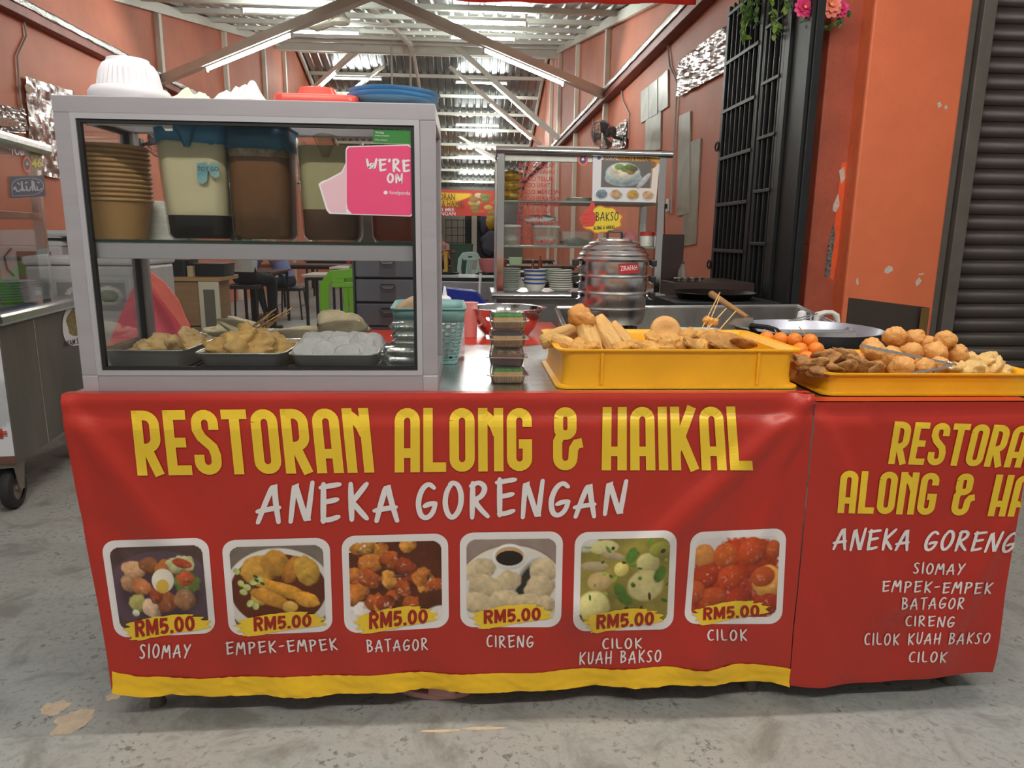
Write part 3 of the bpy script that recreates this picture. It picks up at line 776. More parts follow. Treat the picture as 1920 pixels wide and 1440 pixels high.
# food pictures
PRN = vcmat('photo_print', .4)
def food(k):
    p = Print(120, 110, S(150, 140, 130)); e = p.ell; r = random.Random(40+k)
    tan, dk, sauce = S(206, 160, 100), S(70, 35, 20), S(176, 66, 22)
    if k == 0:
        p.a[:] = np.array(S(84, 62, 58))*(.6+.8*p.nz(10, 2)[..., None]); e(.52, .55, .62, .50, S(96, 72, 84), 0, .03, 0, 1, .25, .05); e(.5, .55, .5, .40, S(72, 52, 62), 0, .2, 0, 2, .2, .05)
        for x, y, a, b, c in ((.24, .28, .13, .12, S(214, 164, 122)), (.42, .23, .12, .11, S(150, 92, 54)), (.16, .44, .09, .11, S(180, 136, 96)), (.60, .27, .13, .11, S(206, 120, 50)), (.30, .48, .13, .1, S(196, 120, 72)), (.76, .24, .16, .12, S(206, 206, 150)), (.80, .47, .15, .16, S(112, 128, 58)), (.80, .40, .11, .09, S(206, 96, 48)), (.77, .22, .12, .06, S(190, 78, 36)),
                              (.24, .68, .10, .13, S(176, 166, 96)), (.38, .76, .10, .13, S(214, 180, 150)), (.56, .68, .11, .14, S(150, 84, 46)), (.76, .66, .13, .12, S(156, 110, 74)), (.45, .6, .08, .12, S(160, 72, 34)), (.2, .80, .05, .05, S(220, 224, 190))):
            e(x, y, a, b, c, r.uniform(-.5, .5), .12, .34, int(x*97+y*31), .6, .45, .2)
        e(.54, .42, .125, .15, S(240, 232, 214), .2, .06, 0, 9, .25, .05); e(.53, .49, .075, .09, S(222, 180, 70), .2, .1, 0, 10, .2, .12)
    elif k == 1:
        p.a[:] = np.array(S(120, 108, 96))*(.7+.6*p.nz(5, 7)[..., None]); e(.5, .58, .60, .56, S(222, 216, 208), 0, .03, 0, 1, .2, .03); e(.5, .55, .53, .46, S(96, 40, 16), 0, .03, 0, 2, .2, .1)
        for x, y, a, b, ro, c in ((.30, .28, .22, .18, -.5, S(206, 154, 62)), (.48, .22, .16, .18, .1, S(190, 136, 50)), (.66, .30, .09, .2, .45, S(180, 116, 40)), (.82, .32, .14, .20, -.3, S(196, 150, 58)), (.55, .55, .36, .09, .42, S(214, 150, 48)), (.30, .62, .10, .12, .4, S(216, 170, 84)), (.42, .66, .28, .09, .45, S(198, 138, 46)), (.80, .68, .16, .09, .42, S(222, 156, 48)), (.62, .76, .09, .08, .4, S(214, 168, 80))):
            e(x, y, a, b, c, ro, .1, .2, int(x*91+y*37), .55, .4, .08)
        for x, y in ((.1, .45), (.16, .5), (.12, .56), (.24, .44), (.3, .42), (.18, .70), (.24, .74), (.06, .3)): e(x, y, .05, .04, S(186, 196, 120), r.random()*3, .2, .2, int(x*99), .3, .3)
        for x, y in ((.27, .42), (.33, .46), (.26, .37)): e(x, y, .035, .02, S(60, 84, 30), .6, .3, 0, 3, .2, .1)
    elif k == 2:
        p.a[:] = np.array(S(88, 40, 16))*(.6+.8*p.nz(9, 3)[..., None]); p.rect(0, .8, .3, 1, S(222, 214, 206)); p.rect(0, 0, .2, .12, S(214, 206, 196))
        e(.05, .95, .35, .25, S(222, 214, 208), 0, .1); e(1.0, 1.0, .25, .2, S(214, 206, 200), 0, .1)
        for i in range(26):
            x, y = r.uniform(0, 1), r.uniform(.02, .82); c = r.choice([S(196, 116, 44), S(176, 84, 30), S(206, 140, 58), S(150, 62, 24)])
            e(x, y, r.uniform(.09, .15), r.uniform(.08, .13), c, r.uniform(-1, 1), .12, .45, i*7, .8, .6, .5)
    elif k == 3:
        p.a[:] = np.array(S(150, 132, 122))*(.8+.4*p.nz(6, 4)[..., None]); e(.5, .66, .64, .60, S(120, 60, 50), 0, .03); e(.5, .66, .63, .59, S(222, 216, 206), 0, .03, 0, 2, .15, .04)
        e(.72, .60, .2, .4, S(44, 40, 34), .3, .3)
        for x, y, a, b in ((.14, .38, .2, .16), (.86, .40, .17, .17), (.46, .52, .17, .13), (.82, .60, .18, .17), (.2, .58, .2, .15), (.12, .78, .16, .15), (.42, .78, .2, .15), (.68, .78, .17, .13), (.9, .8, .1, .12)):
            e(x, y, a, b, S(208, 186, 148), r.uniform(-.5, .5), .12, .26, int(x*93+y*17), .45, .34, .03)
        e(.48, .22, .20, .165, S(236, 232, 226), 0, .05, 0, 5, .35, .02); e(.48, .21, .165, .12, S(196, 160, 120), 0, .06, 0, 6, .2, .02); e(.48, .235, .155, .095, S(34, 20, 12), 0, .06, 0, 7, .2, .2)
    elif k == 4:
        p.a[:] = np.array(S(134, 122, 52))*(.6+.9*p.nz(7, 6)[..., None]); e(.0, .0, .22, .15, S(222, 220, 214), .4, .2)
        for x, y, a, b, c in ((.26, .10, .17, .09, S(206, 196, 136)), (.15, .32, .17, .06, S(176, 158, 120)), (.36, .2, .15, .05, S(166, 148, 112)), (.76, .3, .14, .13, S(204, 194, 130)), (.22, .50, .15, .12, S(186, 156, 106)), (.46, .36, .09, .09, S(212, 196, 110)), (.74, .56, .22, .2, S(214, 202, 138)), (.16, .80, .20, .2, S(222, 210, 140)), (.9, .14, .14, .1, S(150, 150, 60))):
            e(x, y, a, b, c, r.uniform(-.3, .3), .15, .06, int(x*83+y*29), .42, .16, .12)
        for i in range(34): e(r.random(), r.random(), r.uniform(.02, .06), r.uniform(.012, .03), r.choice([S(92, 138, 40), S(64, 104, 30), S(150, 170, 70), S(70, 56, 30)]), r.random()*3, .3, .2, i, .3, .2)
        for x, y in ((.45, .62), (.5, .72), (.58, .2), (.9, .44)): e(x, y, .12, .07, S(78, 116, 36), r.random()*3, .3, .25, int(x*77), .3, .3)
    else:
        p.a[:] = np.array(S(222, 216, 214)); e(.5, .62, .62, .54, S(168, 54, 20), 0, .06, .16, 3, .2, .5, .3); e(.62, .2, .4, .2, S(180, 60, 20), 0, .1, .3, 5, .3, .4)
        for x, y, a, b, c in ((.10, .22, .14, .16, S(214, 140, 70)), (.36, .22, .15, .17, S(196, 92, 34)), (.68, .18, .17, .18, S(192, 74, 26)), (.93, .16, .09, .12, S(190, 84, 34)), (.14, .48, .17, .16, S(176, 60, 22)), (.44, .5, .16, .16, S(186, 70, 24)), (.24, .76, .17, .14, S(180, 76, 30)), (.56, .78, .17, .14, S(164, 50, 18)), (.03, .68, .12, .15, S(190, 84, 40)), (.88, .56, .19, .21, S(236, 168, 76)), (.82, .50, .15, .13, S(196, 84, 30)), (.9, .84, .14, .14, S(160, 50, 20))):
            e(x, y, a, b, c, r.uniform(-.3, .3), .1, .08, int(x*89+y*19), .62, .25, .25)
    return p
cards = [((189, 1014), (390, 1008), (405, 1187), (216, 1196)), ((415, 1013), (618, 1008), (624, 1184), (430, 1192)), ((640, 1005), (840, 1000), (842, 1176), (646, 1188)),
         ((862, 999), (1056, 996), (1052, 1176), (863, 1176)), ((1078, 998), (1270, 994), (1262, 1180), (1074, 1184)), ((1296, 998), (1475, 990), (1466, 1170), (1282, 1170))]
names = ('siomay', 'empek-empek', 'batagor', 'cireng', 'cilok in broth', 'cilok in red sauce')
brush = [(.0, .48), (.10, .55), (.04, .66), (.16, .78), (.40, .93), (.62, 1.0), (.80, .97), (.78, .88), (.92, .86), (.88, .76), (1.0, .66), (.94, .56), (1.0, .42), (.9, .36), (.6, .24), (.38, .10), (.2, .0), (.10, .04), (.14, .16), (.05, .22), (.10, .36)]
tags = [((228, 1155), (396, 1150), (396, 1196), (226, 1202)), ((438, 1150), (612, 1145), (612, 1190), (436, 1194)), ((660, 1142), (822, 1134), (822, 1183), (660, 1190)),
        ((880, 1135), (1038, 1131), (1036, 1178), (880, 1180)), ((1090, 1143), (1246, 1139), (1246, 1182), (1090, 1188)), ((1296, 1130), (1444, 1124), (1444, 1165), (1294, 1174))]
txt = [((252, 1163), (364, 1154), (366, 1182), (254, 1195)), ((475, 1157), (584, 1152), (584, 1175), (476, 1184)), ((692, 1148), (802, 1142), (802, 1168), (692, 1180)),
       ((907, 1144), (1014, 1139), (1014, 1163), (907, 1170)), ((1119, 1153), (1227, 1147), (1226, 1172), (1118, 1180)), ((1319, 1139), (1424, 1134), (1424, 1156), (1318, 1163))]
for k in range(6):
    fn = quadmap(cards[k], cloth); mb = MB()
    ol_ = rrect(1, 1.0, .13, 6); W_ = dense([((x+.5), (y+.5)) for x, y in ol_+ol_[:1]], .05)[:-1]
    # white card, a fan of quads following the cloth
    rs = [[fn(.5+(u-.5)*s, .5+(v-.5)*s, .0014) for u, v in W_] for s in [.02]+[i/14 for i in range(1, 15)]]
    mb.loft(rs, True, False); card = mb.build('picture_card', WHT, BA); card['label'] = 'white framed picture of %s with a price splash' % names[k]
    f2 = lambda u, v, l, fn=fn: fn(.065+.87*u, .075+.85*v, l)
    food(k).sheet('food_picture', f2, PRN, card, .0021, lambda u, v: rounded(u, v, .11))
    mb = MB(); ft = quadmap(tags[k], cloth); poly = [ft(u, v, .0030) for u, v in brush]; c = ft(.5, .5, .0030)
    rr = random.Random(k); pts = []
    for (a, b), (c_, d_) in zip(brush, brush[1:]+brush[:1]):
        pts += [(a+(c_-a)*i/4+rr.uniform(-.012, .012), b+(d_-b)*i/4+rr.uniform(-.02, .02)) for i in range(4)]
    rs = [[ft(.5+(u-.5)*s, .5+(v-.5)*s, .0034) for u, v in pts] for s in (.02, .15, .3, .45, .6, .75, .88, 1)]
    mb.loft(rs, True, False); sp = mb.build('price_splash', YEL, card)
    mb = MB(); write(mb, 'RM5.00', BOLD_F, quadmap(txt[k], cloth), .20, .07, lift=.0046); mb.build('price_lettering', DRED, card)
# ================================================================== glass display case
def rebase(t, loc):
    loc = Vector(loc); d = loc - t.location; t.location = loc
    for c in t.children: c.location = Vector(c.location) - d
rebase(BA, (-.045, 1.66, 0)); rebase(BB, (1.145, 1.66, 0))
CX0, CX1, CY0, CY1, CZ0, CZ1 = -.908, -.073, 1.70, 2.035, .8505, 1.514
CS = thing('display_case', 'aluminium framed glass display case standing on the long table', 'display case', ((CX0+CX1)/2, (CY0+CY1)/2, CZ0))
_o = CS.location.copy()
def cb(name, a, b, m, par=CS, bevel=.002):
    mb = MB(); mb.b2([a[i]-_o[i] for i in range(3)], [b[i]-_o[i] for i in range(3)]); return mb.build(name, m, par, bevel=bevel)
PW = .036
ALUL = mat('aluminium_profile_light', S(206, 204, 210), .35, .5, .04, 4)
for x in (CX0, CX1-PW):
    for y in (CY0, CY1-.03):
        cb('post', (x, y, CZ0+.04), (x+PW, y+.03, CZ1-.036), ALU)
        cb('corner_block', (x, y, CZ0), (x+PW, y+.031, CZ0+.04), ALUL)
for y in (CY0, CY1-.03):
    cb('top_rail', (CX0, y, CZ1-.036), (CX1, y+.03, CZ1), ALU)
    cb('bottom_rail', (CX0+PW, y, CZ0), (CX1-PW, y+.03, CZ0+.04), ALU)
for x in (CX0, CX1-PW):
    cb('side_rail', (x, CY0+.03, CZ1-.036), (x+PW, CY1-.03, CZ1), ALU); cb('side_rail', (x, CY0+.03, CZ0), (x+PW, CY1-.03, CZ0+.04), ALU)
cb('top_panel', (CX0+PW, CY0+.03, CZ1-.006), (CX1-PW, CY1-.03, CZ1-.002), GLASS, bevel=0)
# light inner bead and black gasket round the front pane
ix0, ix1, iz0, iz1 = CX0+PW, CX1-PW, CZ0+.04, CZ1-.036
def frame(name, x0, x1, z0, z1, w, y0, y1, m):
    mb = MB()
    for a, b in (((x0, y0, z0), (x1, y1, z0+w)), ((x0, y0, z1-w), (x1, y1, z1)), ((x0, y0, z0+w), (x0+w, y1, z1-w)), ((x1-w, y0, z0+w), (x1, y1, z1-w))):
        mb.b2([a[i]-_o[i] for i in range(3)], [b[i]-_o[i] for i in range(3)])
    return mb.build(name, m, CS)
frame('glazing_bead', ix0, ix1, iz0, iz1, .012, CY0-.002, CY0+.02, ALUL)
frame('gasket', ix0+.012, ix1-.012, iz0+.012, iz1-.012, .008, CY0+.002, CY0+.014, RUB)
cb('front_pane', (ix0+.014, CY0+.006, iz0+.014), (ix1-.014, CY0+.010, iz1-.014), GLASS, bevel=0)
for x in (CX0+.016, CX1-.020):
    cb('side_pane', (x, CY0+.03, CZ0+.04), (x+.004, CY1-.03, CZ1-.036), GLASS, bevel=0)
for x in (CX0+.012, CX1-.024):
    mb = MB()
    for a, b in (((x, CY0+.03, CZ0+.04), (x+.012, CY0+.038, CZ1-.036)), ((x, CY1-.038, CZ0+.04), (x+.012, CY1-.03, CZ1-.036)), ((x, CY0+.038, CZ1-.044), (x+.012, CY1-.038, CZ1-.036))):
        mb.b2([a[i]-_o[i] for i in range(3)], [b[i]-_o[i] for i in range(3)])
    mb.build('side_gasket', RUB, CS)
SHZ = 1.200
cb('shelf_rail', (CX0+.02, CY0+.022, SHZ-.038), (CX1-.025, CY0+.040, SHZ), ALU); cb('shelf_rail', (CX0+.02, CY1-.055, SHZ-.038), (CX1-.025, CY1-.035, SHZ), ALU)
GEDGE = glass('green_edge_glass', (.80, .93, .88), 1.2)
cb('glass_shelf', (CX0+.022, CY0+.020, SHZ), (CX1-.027, CY1-.036, SHZ+.006), GEDGE, bevel=0)
cb('shelf_edge', (CX0+.022, CY0+.0185, SHZ+.0005), (CX1-.027, CY0+.020, SHZ+.0055), mat('dark_green_glass_edge', S(20, 52, 44), .2), bevel=0)
PAPER = mat('torn_paper', S(214, 212, 205), .8)
mb = MB(); rr = random.Random(3)
top = [(-.845+.186*i/24, CZ1-.0505) for i in range(25)]; bot = [(x, z-.010-.006*noise.noise(Vector((x*40, 0, 2)))-(.008 if i > 21 else 0)) for i, (x, z) in enumerate(top)]
mb.loft([[(x-_o.x, CY0+.013-_o.y, z-_o.z) for x, z in top+bot[::-1]], [(x-_o.x, CY0+.0145-_o.y, z-_o.z) for x, z in top+bot[::-1]]]); mb.build('torn_tape', PAPER, CS)
# stickers on the front glass (flat prints)
def onpane(Yp, off=_o):
    def f(px, py, l):
        p = aty(px, py, Yp-l); return p-off
    return f
pane = onpane(CY0+.0058)
PINK = mat('pink_sticker', S(240, 84, 132), .35); PINKL = mat('pale_pink_sticker', S(238, 196, 208), .35)
STW = mat('white_sticker', S(240, 236, 238), .35); GRN = mat('green_sticker', S(58, 134, 62), .4)
def card(nm, q, r, m, lift, par, surf, asp=1.0, n=5):
    fn = quadmap(q, surf); mb = MB(); mb.add([fn(x+.5, (y+.5), lift) for x, y in [(a, b/1.0) for a, b in rrect(1, 1, r, n)]], [tuple(range(4*(n+1)))])
    return mb.build(nm, m, par)
st = card('sticker', ((700, 229), (775, 231), (775, 270), (700, 268)), .02, GRN, .0004, CS, pane); st['label'] = 'small green merchant sticker with white lettering'
mb = MB(); btext(mb, 'GrabMerchant', quadmap(((706, 233), (770, 234), (770, 244), (706, 242)), pane), .0, .0008); mb.build('lettering', STW, st)
for q in (((704, 246), (720, 246), (720, 251), (704, 250)), ((704, 253), (730, 253), (730, 256), (704, 255)), ((704, 261), (726, 261), (726, 264), (704, 263))):
    mb = MB(); btext(mb, 'Merchant', quadmap(q, pane), 0, .0008); mb.build('small_print', STW, st)
sil = [(652, 274), (766, 271), (775, 277), (777, 390), (777, 400), (770, 406), (618, 401), (612, 394), (597, 345), (603, 340), (614, 336), (640, 322), (648, 306), (648, 280)]
mb = MB(); mb.add([pane(x, y, .0004) for x, y in sil], [tuple(range(len(sil)))]); pk = mb.build('sticker', STW, CS); pk['label'] = 'pink delivery sticker reading WE\'RE ON with white border'
sil2 = [(654, 276), (764, 273), (773, 279), (775, 390), (774, 399), (768, 404), (660, 401), (652, 392), (650, 380), (650, 282)]
mb = MB(); mb.add([pane(x, y, .0008) for x, y in sil2], [tuple(range(len(sil2)))]); mb.build('pink_field', PINK, pk)
sil3 = [(649, 308), (649, 399), (620, 398), (615, 391), (601, 347), (606, 343), (616, 339), (642, 324)]
mb = MB(); mb.add([pane(x, y, .0008) for x, y in sil3], [tuple(range(len(sil3)))]); mb.build('pale_field', PINKL, pk)
HAND_F['e'] = (.40, [[(.05, .40), (.34, .42), (.34, .62), (.2, .72), (.05, .5), (.08, .15), (.22, .02), (.36, .12)]])
mb = MB(); write(mb, "WE'RE", HAND_F, quadmap(((688, 297), (768, 299), (768, 322), (688, 320)), pane), .17, .16, True, 21, .0012); mb.build('lettering', STW, pk)
mb = MB(); write(mb, 'ON', HAND_F, quadmap(((726, 325), (754, 325), (754, 344), (726, 342)), pane), .17, .16, True, 22, .0012); mb.build('lettering', STW, pk)
mb = MB(); btext(mb, 'foodpanda', quadmap(((730, 357), (769, 358), (769, 368), (730, 366)), pane), .0, .0012); mb.build('lettering', STW, pk)
mb = MB(); fn = quadmap(((719, 357), (727, 357), (727, 365), (719, 365)), pane); mb.add([fn(.5+.5*cos(a), .5+.45*sin(a), .0012) for a in [2*pi*i/16 for i in range(16)]], [tuple(range(16))]); mb.build('logo_dot', STW, pk)
# ------------------------------------------------------------------ on the glass shelf
SZ = SHZ+.0062
KR = mat('kraft_board', S(182, 140, 88), .7, 0, .07, 8)
KRI = mat('kraft_board_rim', S(196, 158, 108), .6)
pb = aty(215, 445, 1.875)
proto = None
for k in range(12):
    if proto is None:
        proto = thing('kraft_bowl', 'lowest brown kraft paper bowl of the stack in the case', 'bowl', (pb.x, pb.y, SZ), 0, 'stacked kraft bowls')
        mb = MB(); mb.lathe([(.0, .002), (.072, .002), (.074, 0), (.092, .092), (.0905, .092), (.073, .004), (0, .004)], n=40, cap0=False, cap1=False); mb.build('bowl_wall', KR, proto, smooth='auto')
        mb = MB(); mb.tube([(.0935*cos(2*pi*i/40), .0935*sin(2*pi*i/40), .0925) for i in range(40)], .0036, 8, True); mb.build('rolled_rim', KRI, proto, smooth=True)
    else:
        dup(proto, (pb.x+rr.uniform(-.0015, .0015), pb.y, SZ+k*.0113), 0, 'top brown kraft paper bowl of the stack in the case' if k == 11 else 'brown kraft paper bowl in the middle of the stack')
# wrapped pad of white sheets behind the bowls
WB_ = mat('white_plastic_sheets', S(222, 222, 216), .5, 0, .08, 10, .25, 18, stretch=(1, 1, 6))
p = aty(315, 425, 1.965); mb = MB()
mb.rings([(1, 0), (1.02, .02), (1.0, .05), (.93, .075), (.80, .09), (.5, .098)], rrect(.165, .075, .02), (0, 0, 0))
mb.v = [(x+.012*noise.noise(Vector((x*20, y*20, z*30))), y, z*(1-.9*max(0, x))) for x, y, z in mb.v]
tag(mb.build('sheet_stack', WB_, None, 'auto', loc=(p.x-.01, 1.966, SZ)), 'stack of white plastic sheets between kraft bowls and cream jug', 'plastic sheets')
# jugs
def jug_outline(w, d, z, r=.034): return [(x, y, z) for x, y in rrect(w, d, r, 5)]
def jug(label, px, wt, wb, h, shell, liq=None, lz=0, resid=None, rimm=None, rim_h=.0, lidm=None, Yc=1.86, spout=True, resid_top=None):
    p = aty(px, 430, Yc); t = thing('plastic_jug', label, 'jug', (p.x, Yc, SZ), 0, 'sauce jugs on the glass shelf')
    wz = lambda z: wb+(wt-wb)*z/h
    D = .92
    mb = MB(); rs = [jug_outline(wz(0)*.90, wz(0)*.90*D, 0), jug_outline(wz(0), wz(0)*D, .012)]+[jug_outline(wz(z), wz(z)*D, z) for z in (h*.3, h*.6, h)]
    mb.loft(rs, True, False); mb.build('jug_body', shell, t, smooth='auto')
    if liq:
        mb = MB(); mb.loft([jug_outline(wz(0)*.90-.006, wz(0)*.90*D-.006, .003), jug_outline(wz(.012)-.007, wz(.012)*D-.007, .013), jug_outline(wz(lz)-.007, wz(lz)*D-.007, lz)]); mb.build('sauce', liq, t, smooth='auto')
    if resid:
        zt = resid_top or h*.97
        mb = MB(); mb.loft([jug_outline(wz(lz)-.0065, wz(lz)*D-.0065, lz+.0005), jug_outline(wz(zt)-.0065, wz(zt)*D-.0065, zt)], False, False); mb.build('residue', resid, t, smooth='auto')
    if rimm:
        mb = MB(); zt = h-rim_h
        n = 40; ol = rrect(1, 1, .22, 9); N = len(ol)
        lo = [(x*wz(zt)+.0, y*wz(zt)*D, zt+.010*noise.noise(Vector((x*9, y*9, px)))+.004*noise.noise(Vector((x*40, y*40, px)))) for x, y in ol]
        lo = [(x*1.012, y*1.012, z) for x, y, z in lo]; hi = [(x*(wz(h)+.004), y*(wz(h)+.004)*D, h+.002) for x, y in ol]
        mb.loft([lo, hi], False, False); mb.build('coloured_rim', rimm, t, smooth='auto', solid=.0015)
        mb = MB(); mb.tube([(x*(wz(h)+.004), y*(wz(h)+.004)*D, h+.002) for x, y in ol], .0028, 6, True); mb.build('lip', rimm, t, smooth=True)
    if lidm:
        mb = MB(); mb.rings([(1, h+.001), (1.0, h+.005), (.9, h+.010), (.4, h+.012)], rrect(wt+.004, (wt+.004)*D, .03, 5)); mb.build('lid', lidm, t, smooth='auto')
    if spout:
        mb = MB(); s = .028
        mb.loft([[(-s, -wt*D/2-.001, h), (-s*.6, -wt*D/2-.016, h+.002), (0, -wt*D/2-.022, h+.003), (s*.6, -wt*D/2-.016, h+.002), (s, -wt*D/2-.001, h)], [(-.006, -wz(h*.8)*D/2-.001, h*.80), (-.003, -wz(h*.8)*D/2-.002, h*.80), (0, -wz(h*.8)*D/2-.003, h*.80), (.003, -wz(h*.8)*D/2-.002, h*.80), (.006, -wz(h*.8)*D/2-.001, h*.80)]], False, False, False)
        mb.build('spout', rimm or shell, t, smooth=True, solid=.0015)
    # handle at the back
    mb = MB(); mb.tube([(0, wz(h*.85)*D/2, h*.85), (0, wz(h)*D/2+.02, h*.82), (0, wz(h)*D/2+.024, h*.5), (0, wz(h*.2)*D/2, h*.22)], .006, 8); mb.build('handle', rimm or shell, t, smooth='auto')
    return t
JC = glass('jug_clear', (.95, .95, .93), .5, .02, (.9, .88, .8), .1)
JM = glass('jug_milky', (.95, .94, .9), .5, .03, (.86, .84, .74), .15)
BLUE = mat('translucent_blue_rim', S(62, 128, 168), .3, 0, .06, 6)
BLUED = mat('dark_blue_lid', S(24, 82, 118), .35, 0, .2, 14, c2=S(44, 104, 130))
j1 = jug('cream coloured jug with blue rim and dark sauce at the bottom', 384, .168, .146, .268, JC, mat('black_soy_sauce', S(30, 16, 16), .2), .058, mat('cream_residue', S(226, 216, 180), .5, 0, .05, 5), BLUE, .045)
jw = lambda z: .146+(.168-.146)*z/.268
LBL = mat('teal_label', S(104, 160, 172), .5, 0, 0, 30, c2=S(150, 188, 186))
def jf(px, py, l):
    p = aty(px, py, j1.location.y-.146*.92/2-.012-l); return p-j1.location
mb = MB(); poly = [(369, 306), (387, 304), (389, 312), (398, 304), (410, 308), (411, 330), (404, 334), (396, 330), (390, 318), (388, 340), (380, 346), (370, 340)]
mb.add([jf(x, y, .0006) for x, y in poly], [tuple(range(len(poly)))]); lb = mb.build('torn_label', LBL, j1)
mb = MB(); btext(mb, 'TOY GO', quadmap(((370, 312), (410, 312), (410, 321), (370, 321)), jf), .01, .0014); mb.build('label_lettering', mat('label_ink', S(90, 80, 80), .5), lb)
jug('jug of brown peanut sauce under a chipped dark blue lid', 500, .152, .142, .262, JM, mat('brown_peanut_sauce', S(132, 84, 38), .4, 0, .16, 7, c2=S(104, 68, 36)), .196, mat('dried_sauce', S(206, 194, 168), .7, 0, 0, 40, c2=S(120, 92, 56)), BLUED, .048, BLUED, spout=False)
jug('clear jug with brown sauce beside the pink sticker', 626, .152, .138, .246, JM, mat('muddy_brown_sauce', S(104, 66, 40), .4, 0, .15, 6), .076, mat('yellowish_residue', S(196, 188, 150), .55, 0, .12, 6), None, 0, None, resid_top=.225)
jug('jug of orange red chilli sauce behind the pink sticker', 745, .132, .122, .235, JC, mat('orange_chilli_sauce', S(164, 66, 26), .35, 0, .12, 6), .085, None, None, 0, None, spout=False)
p = aty(450, 430, 1.975); t = thing('plastic_jug', 'small lime green jug half hidden behind the cream jug', 'jug', (p.x+.005, 1.968, SZ), 0, 'sauce jugs on the glass shelf')
mb = MB(); mb.rings([(.85, 0), (.95, .008), (1, .062)], rrect(.055, .05, .014), cap1=False); mb.build('jug_body', mat('lime_plastic', S(120, 170, 50), .35), t, smooth='auto', solid=.002)
mb = MB(); mb.tube([(.0, .026, .054), (0, .038, .05), (0, .038, .022), (0, .026, .016)], .003, 6); mb.build('handle', mat('lime_plastic', S(120, 170, 50), .35), t, smooth='auto')
# ------------------------------------------------------------------ trays under the shelf
RZ = CZ0+.034
rk = thing('wire_rack', 'low steel wire rack carrying the food trays in the case', 'rack', (-.5, 1.865, CZ0))
mb = MB()
for y in (-.125, .12): mb.tube([(-.365, y, .0295), (.365, y, .0295)], .003, 6)
mb.build('rack_rail', STEELD, rk, smooth='auto')
for i in range(37): 
    mb = MB(); mb.tube([(-.36+.02*i, -.125, .0295), (-.36+.02*i, .12, .0295)], .0016, 5); mb.build('rack_wire', STEELD, rk, smooth='auto')
for x in (-.35, .35):
    for y in (-.12, .115):
        mb = MB(); mb.cyl((x, y, 0), (x, y, .029), .003, n=6); mb.build('rack_foot', STEELD, rk)
def tray(label, cx, cy, z, w=.212, d=.24, h=.052, rz=0, name='steel_tray', m=None, grp='steel food trays'):
    t = thing(name, label, 'tray', (cx, cy, z), rz, grp); m = m or ALUD
    mb = MB(); k = .82
    mb.rings([(k*.94, 0), (k, .004), (.97, h-.003), (1.0, h), (1.0, h-.001), (.955, h-.004), (k*.97, .005), (k*.9, .0018)], rrect(w, d, .022, 5)); mb.build('tray_body', m, t, smooth='auto')
    mb = MB(); mb.tube([(x, y, h) for x, y in rrect(w+.002, d+.002, .023, 5)], .0022, 6, True); mb.build('rim', mat('bright_tray_rim', (.75, .75, .73), .25, .9), t, smooth=True)
    return t
tray('steel tray of pale fritters at the left end of the case', -.805, 1.90, RZ+.0005)
tray('steel tray of golden fried dumplings in the middle of the case', -.555, 1.857, RZ+.0005)
tray('steel tray of white floured discs at the right of the case', -.328, 1.84, RZ+.0005)
tray('rear steel tray of pale crackers with bamboo skewers', -.70, 2.165, TZ+.003, h=.075)
tray('rear steel tray of grey flat crackers behind the floured discs', -.45, 2.175, TZ+.003, h=.075, w=.235)
# fried pieces
FRY1 = mat('pale_fried_dough', S(230, 194, 136), .5, 0, .16, 22, .25, 60, sss=.05)
FRY2 = mat('golden_fried_dough', S(236, 190, 116), .5, 0, .2, 18, .3, 60, sss=.05)
FLR = mat('floured_dough', S(226, 222, 224), .8, 0, .06, 40, .5, 60)
CRK = mat('grey_cracker', S(172, 160, 128), .6, 0, .14, 20, .3, 50)
def pieces(n, name, label, cat, group, m, maker, kinds=4):
    protos = [maker(k) for k in range(kinds)]
    return protos
def scatter(spots, name, label, cat, group, m, shapes, seed=1):
    """one object for each piece; alike pieces share a mesh"""
    r = random.Random(seed); meshes = []
    for s in shapes:
        mb = MB(); s(mb); o = mb.build(name, m, None, True); meshes.append(o.data); bpy.data.objects.remove(o)
    for i, sp in enumerate(spots):
        x, y, z = sp[:3]; rot = sp[3] if len(sp) > 3 else (r.uniform(-.5, .5), r.uniform(-.5, .5), r.uniform(0, 6.28)); sc = sp[4] if len(sp) > 4 else r.uniform(.9, 1.1); ki = sp[5] if len(sp) > 5 else i % len(meshes)
        o = bpy.data.objects.new(name, meshes[ki]); COL.objects.link(o); o.location = (x, y, z); o.rotation_euler = rot; o.scale = (sc,)*3
        tag(o, label if isinstance(label, str) else label[i], cat, group)
def dumpling(seed, a=.036, b=.026, c=.016):
    def f(mb): mb.blob((0, 0, 0), (a, b, c), seed, .5, 1.5, .22)
    return f
rr = random.Random(11); sp = []
for i in range(20):
    x = -.805+rr.uniform(-.055, .075); y = 1.90+rr.uniform(-.055, .085); q = (x+.885)/.18
    sp.append((x, y, RZ+.022+.030*max(0, q)*rr.random()+.006, None or (rr.uniform(-.6, .6), rr.uniform(-.6, .6), rr.random()*6)))
sp += [(-.79, 1.87, RZ+.058, (1.2, .2, .4)), (-.755, 1.86, RZ+.060, (.8, .5, 2)), (-.735, 1.93, RZ+.066, (1.0, .4, 1.0)), (-.825, 1.86, RZ+.046, (.3, .2, 2))]
scatter(sp, 'fritter', 'pale folded fritter piled in the left tray', 'fritter', 'fritters in the left tray', FRY1, [dumpling(k+1) for k in range(5)], 3)
sp = []
for i in range(26):
    x = -.555+rr.uniform(-.082, .082); y = 1.857+rr.uniform(-.06, .08); hh = .05*max(0, 1-((x+.565)/.07)**2)
    sp.append((x, y, RZ+.034+hh*rr.uniform(.3, 1), (rr.uniform(-.8, .8), rr.uniform(-.8, .8), rr.random()*6)))
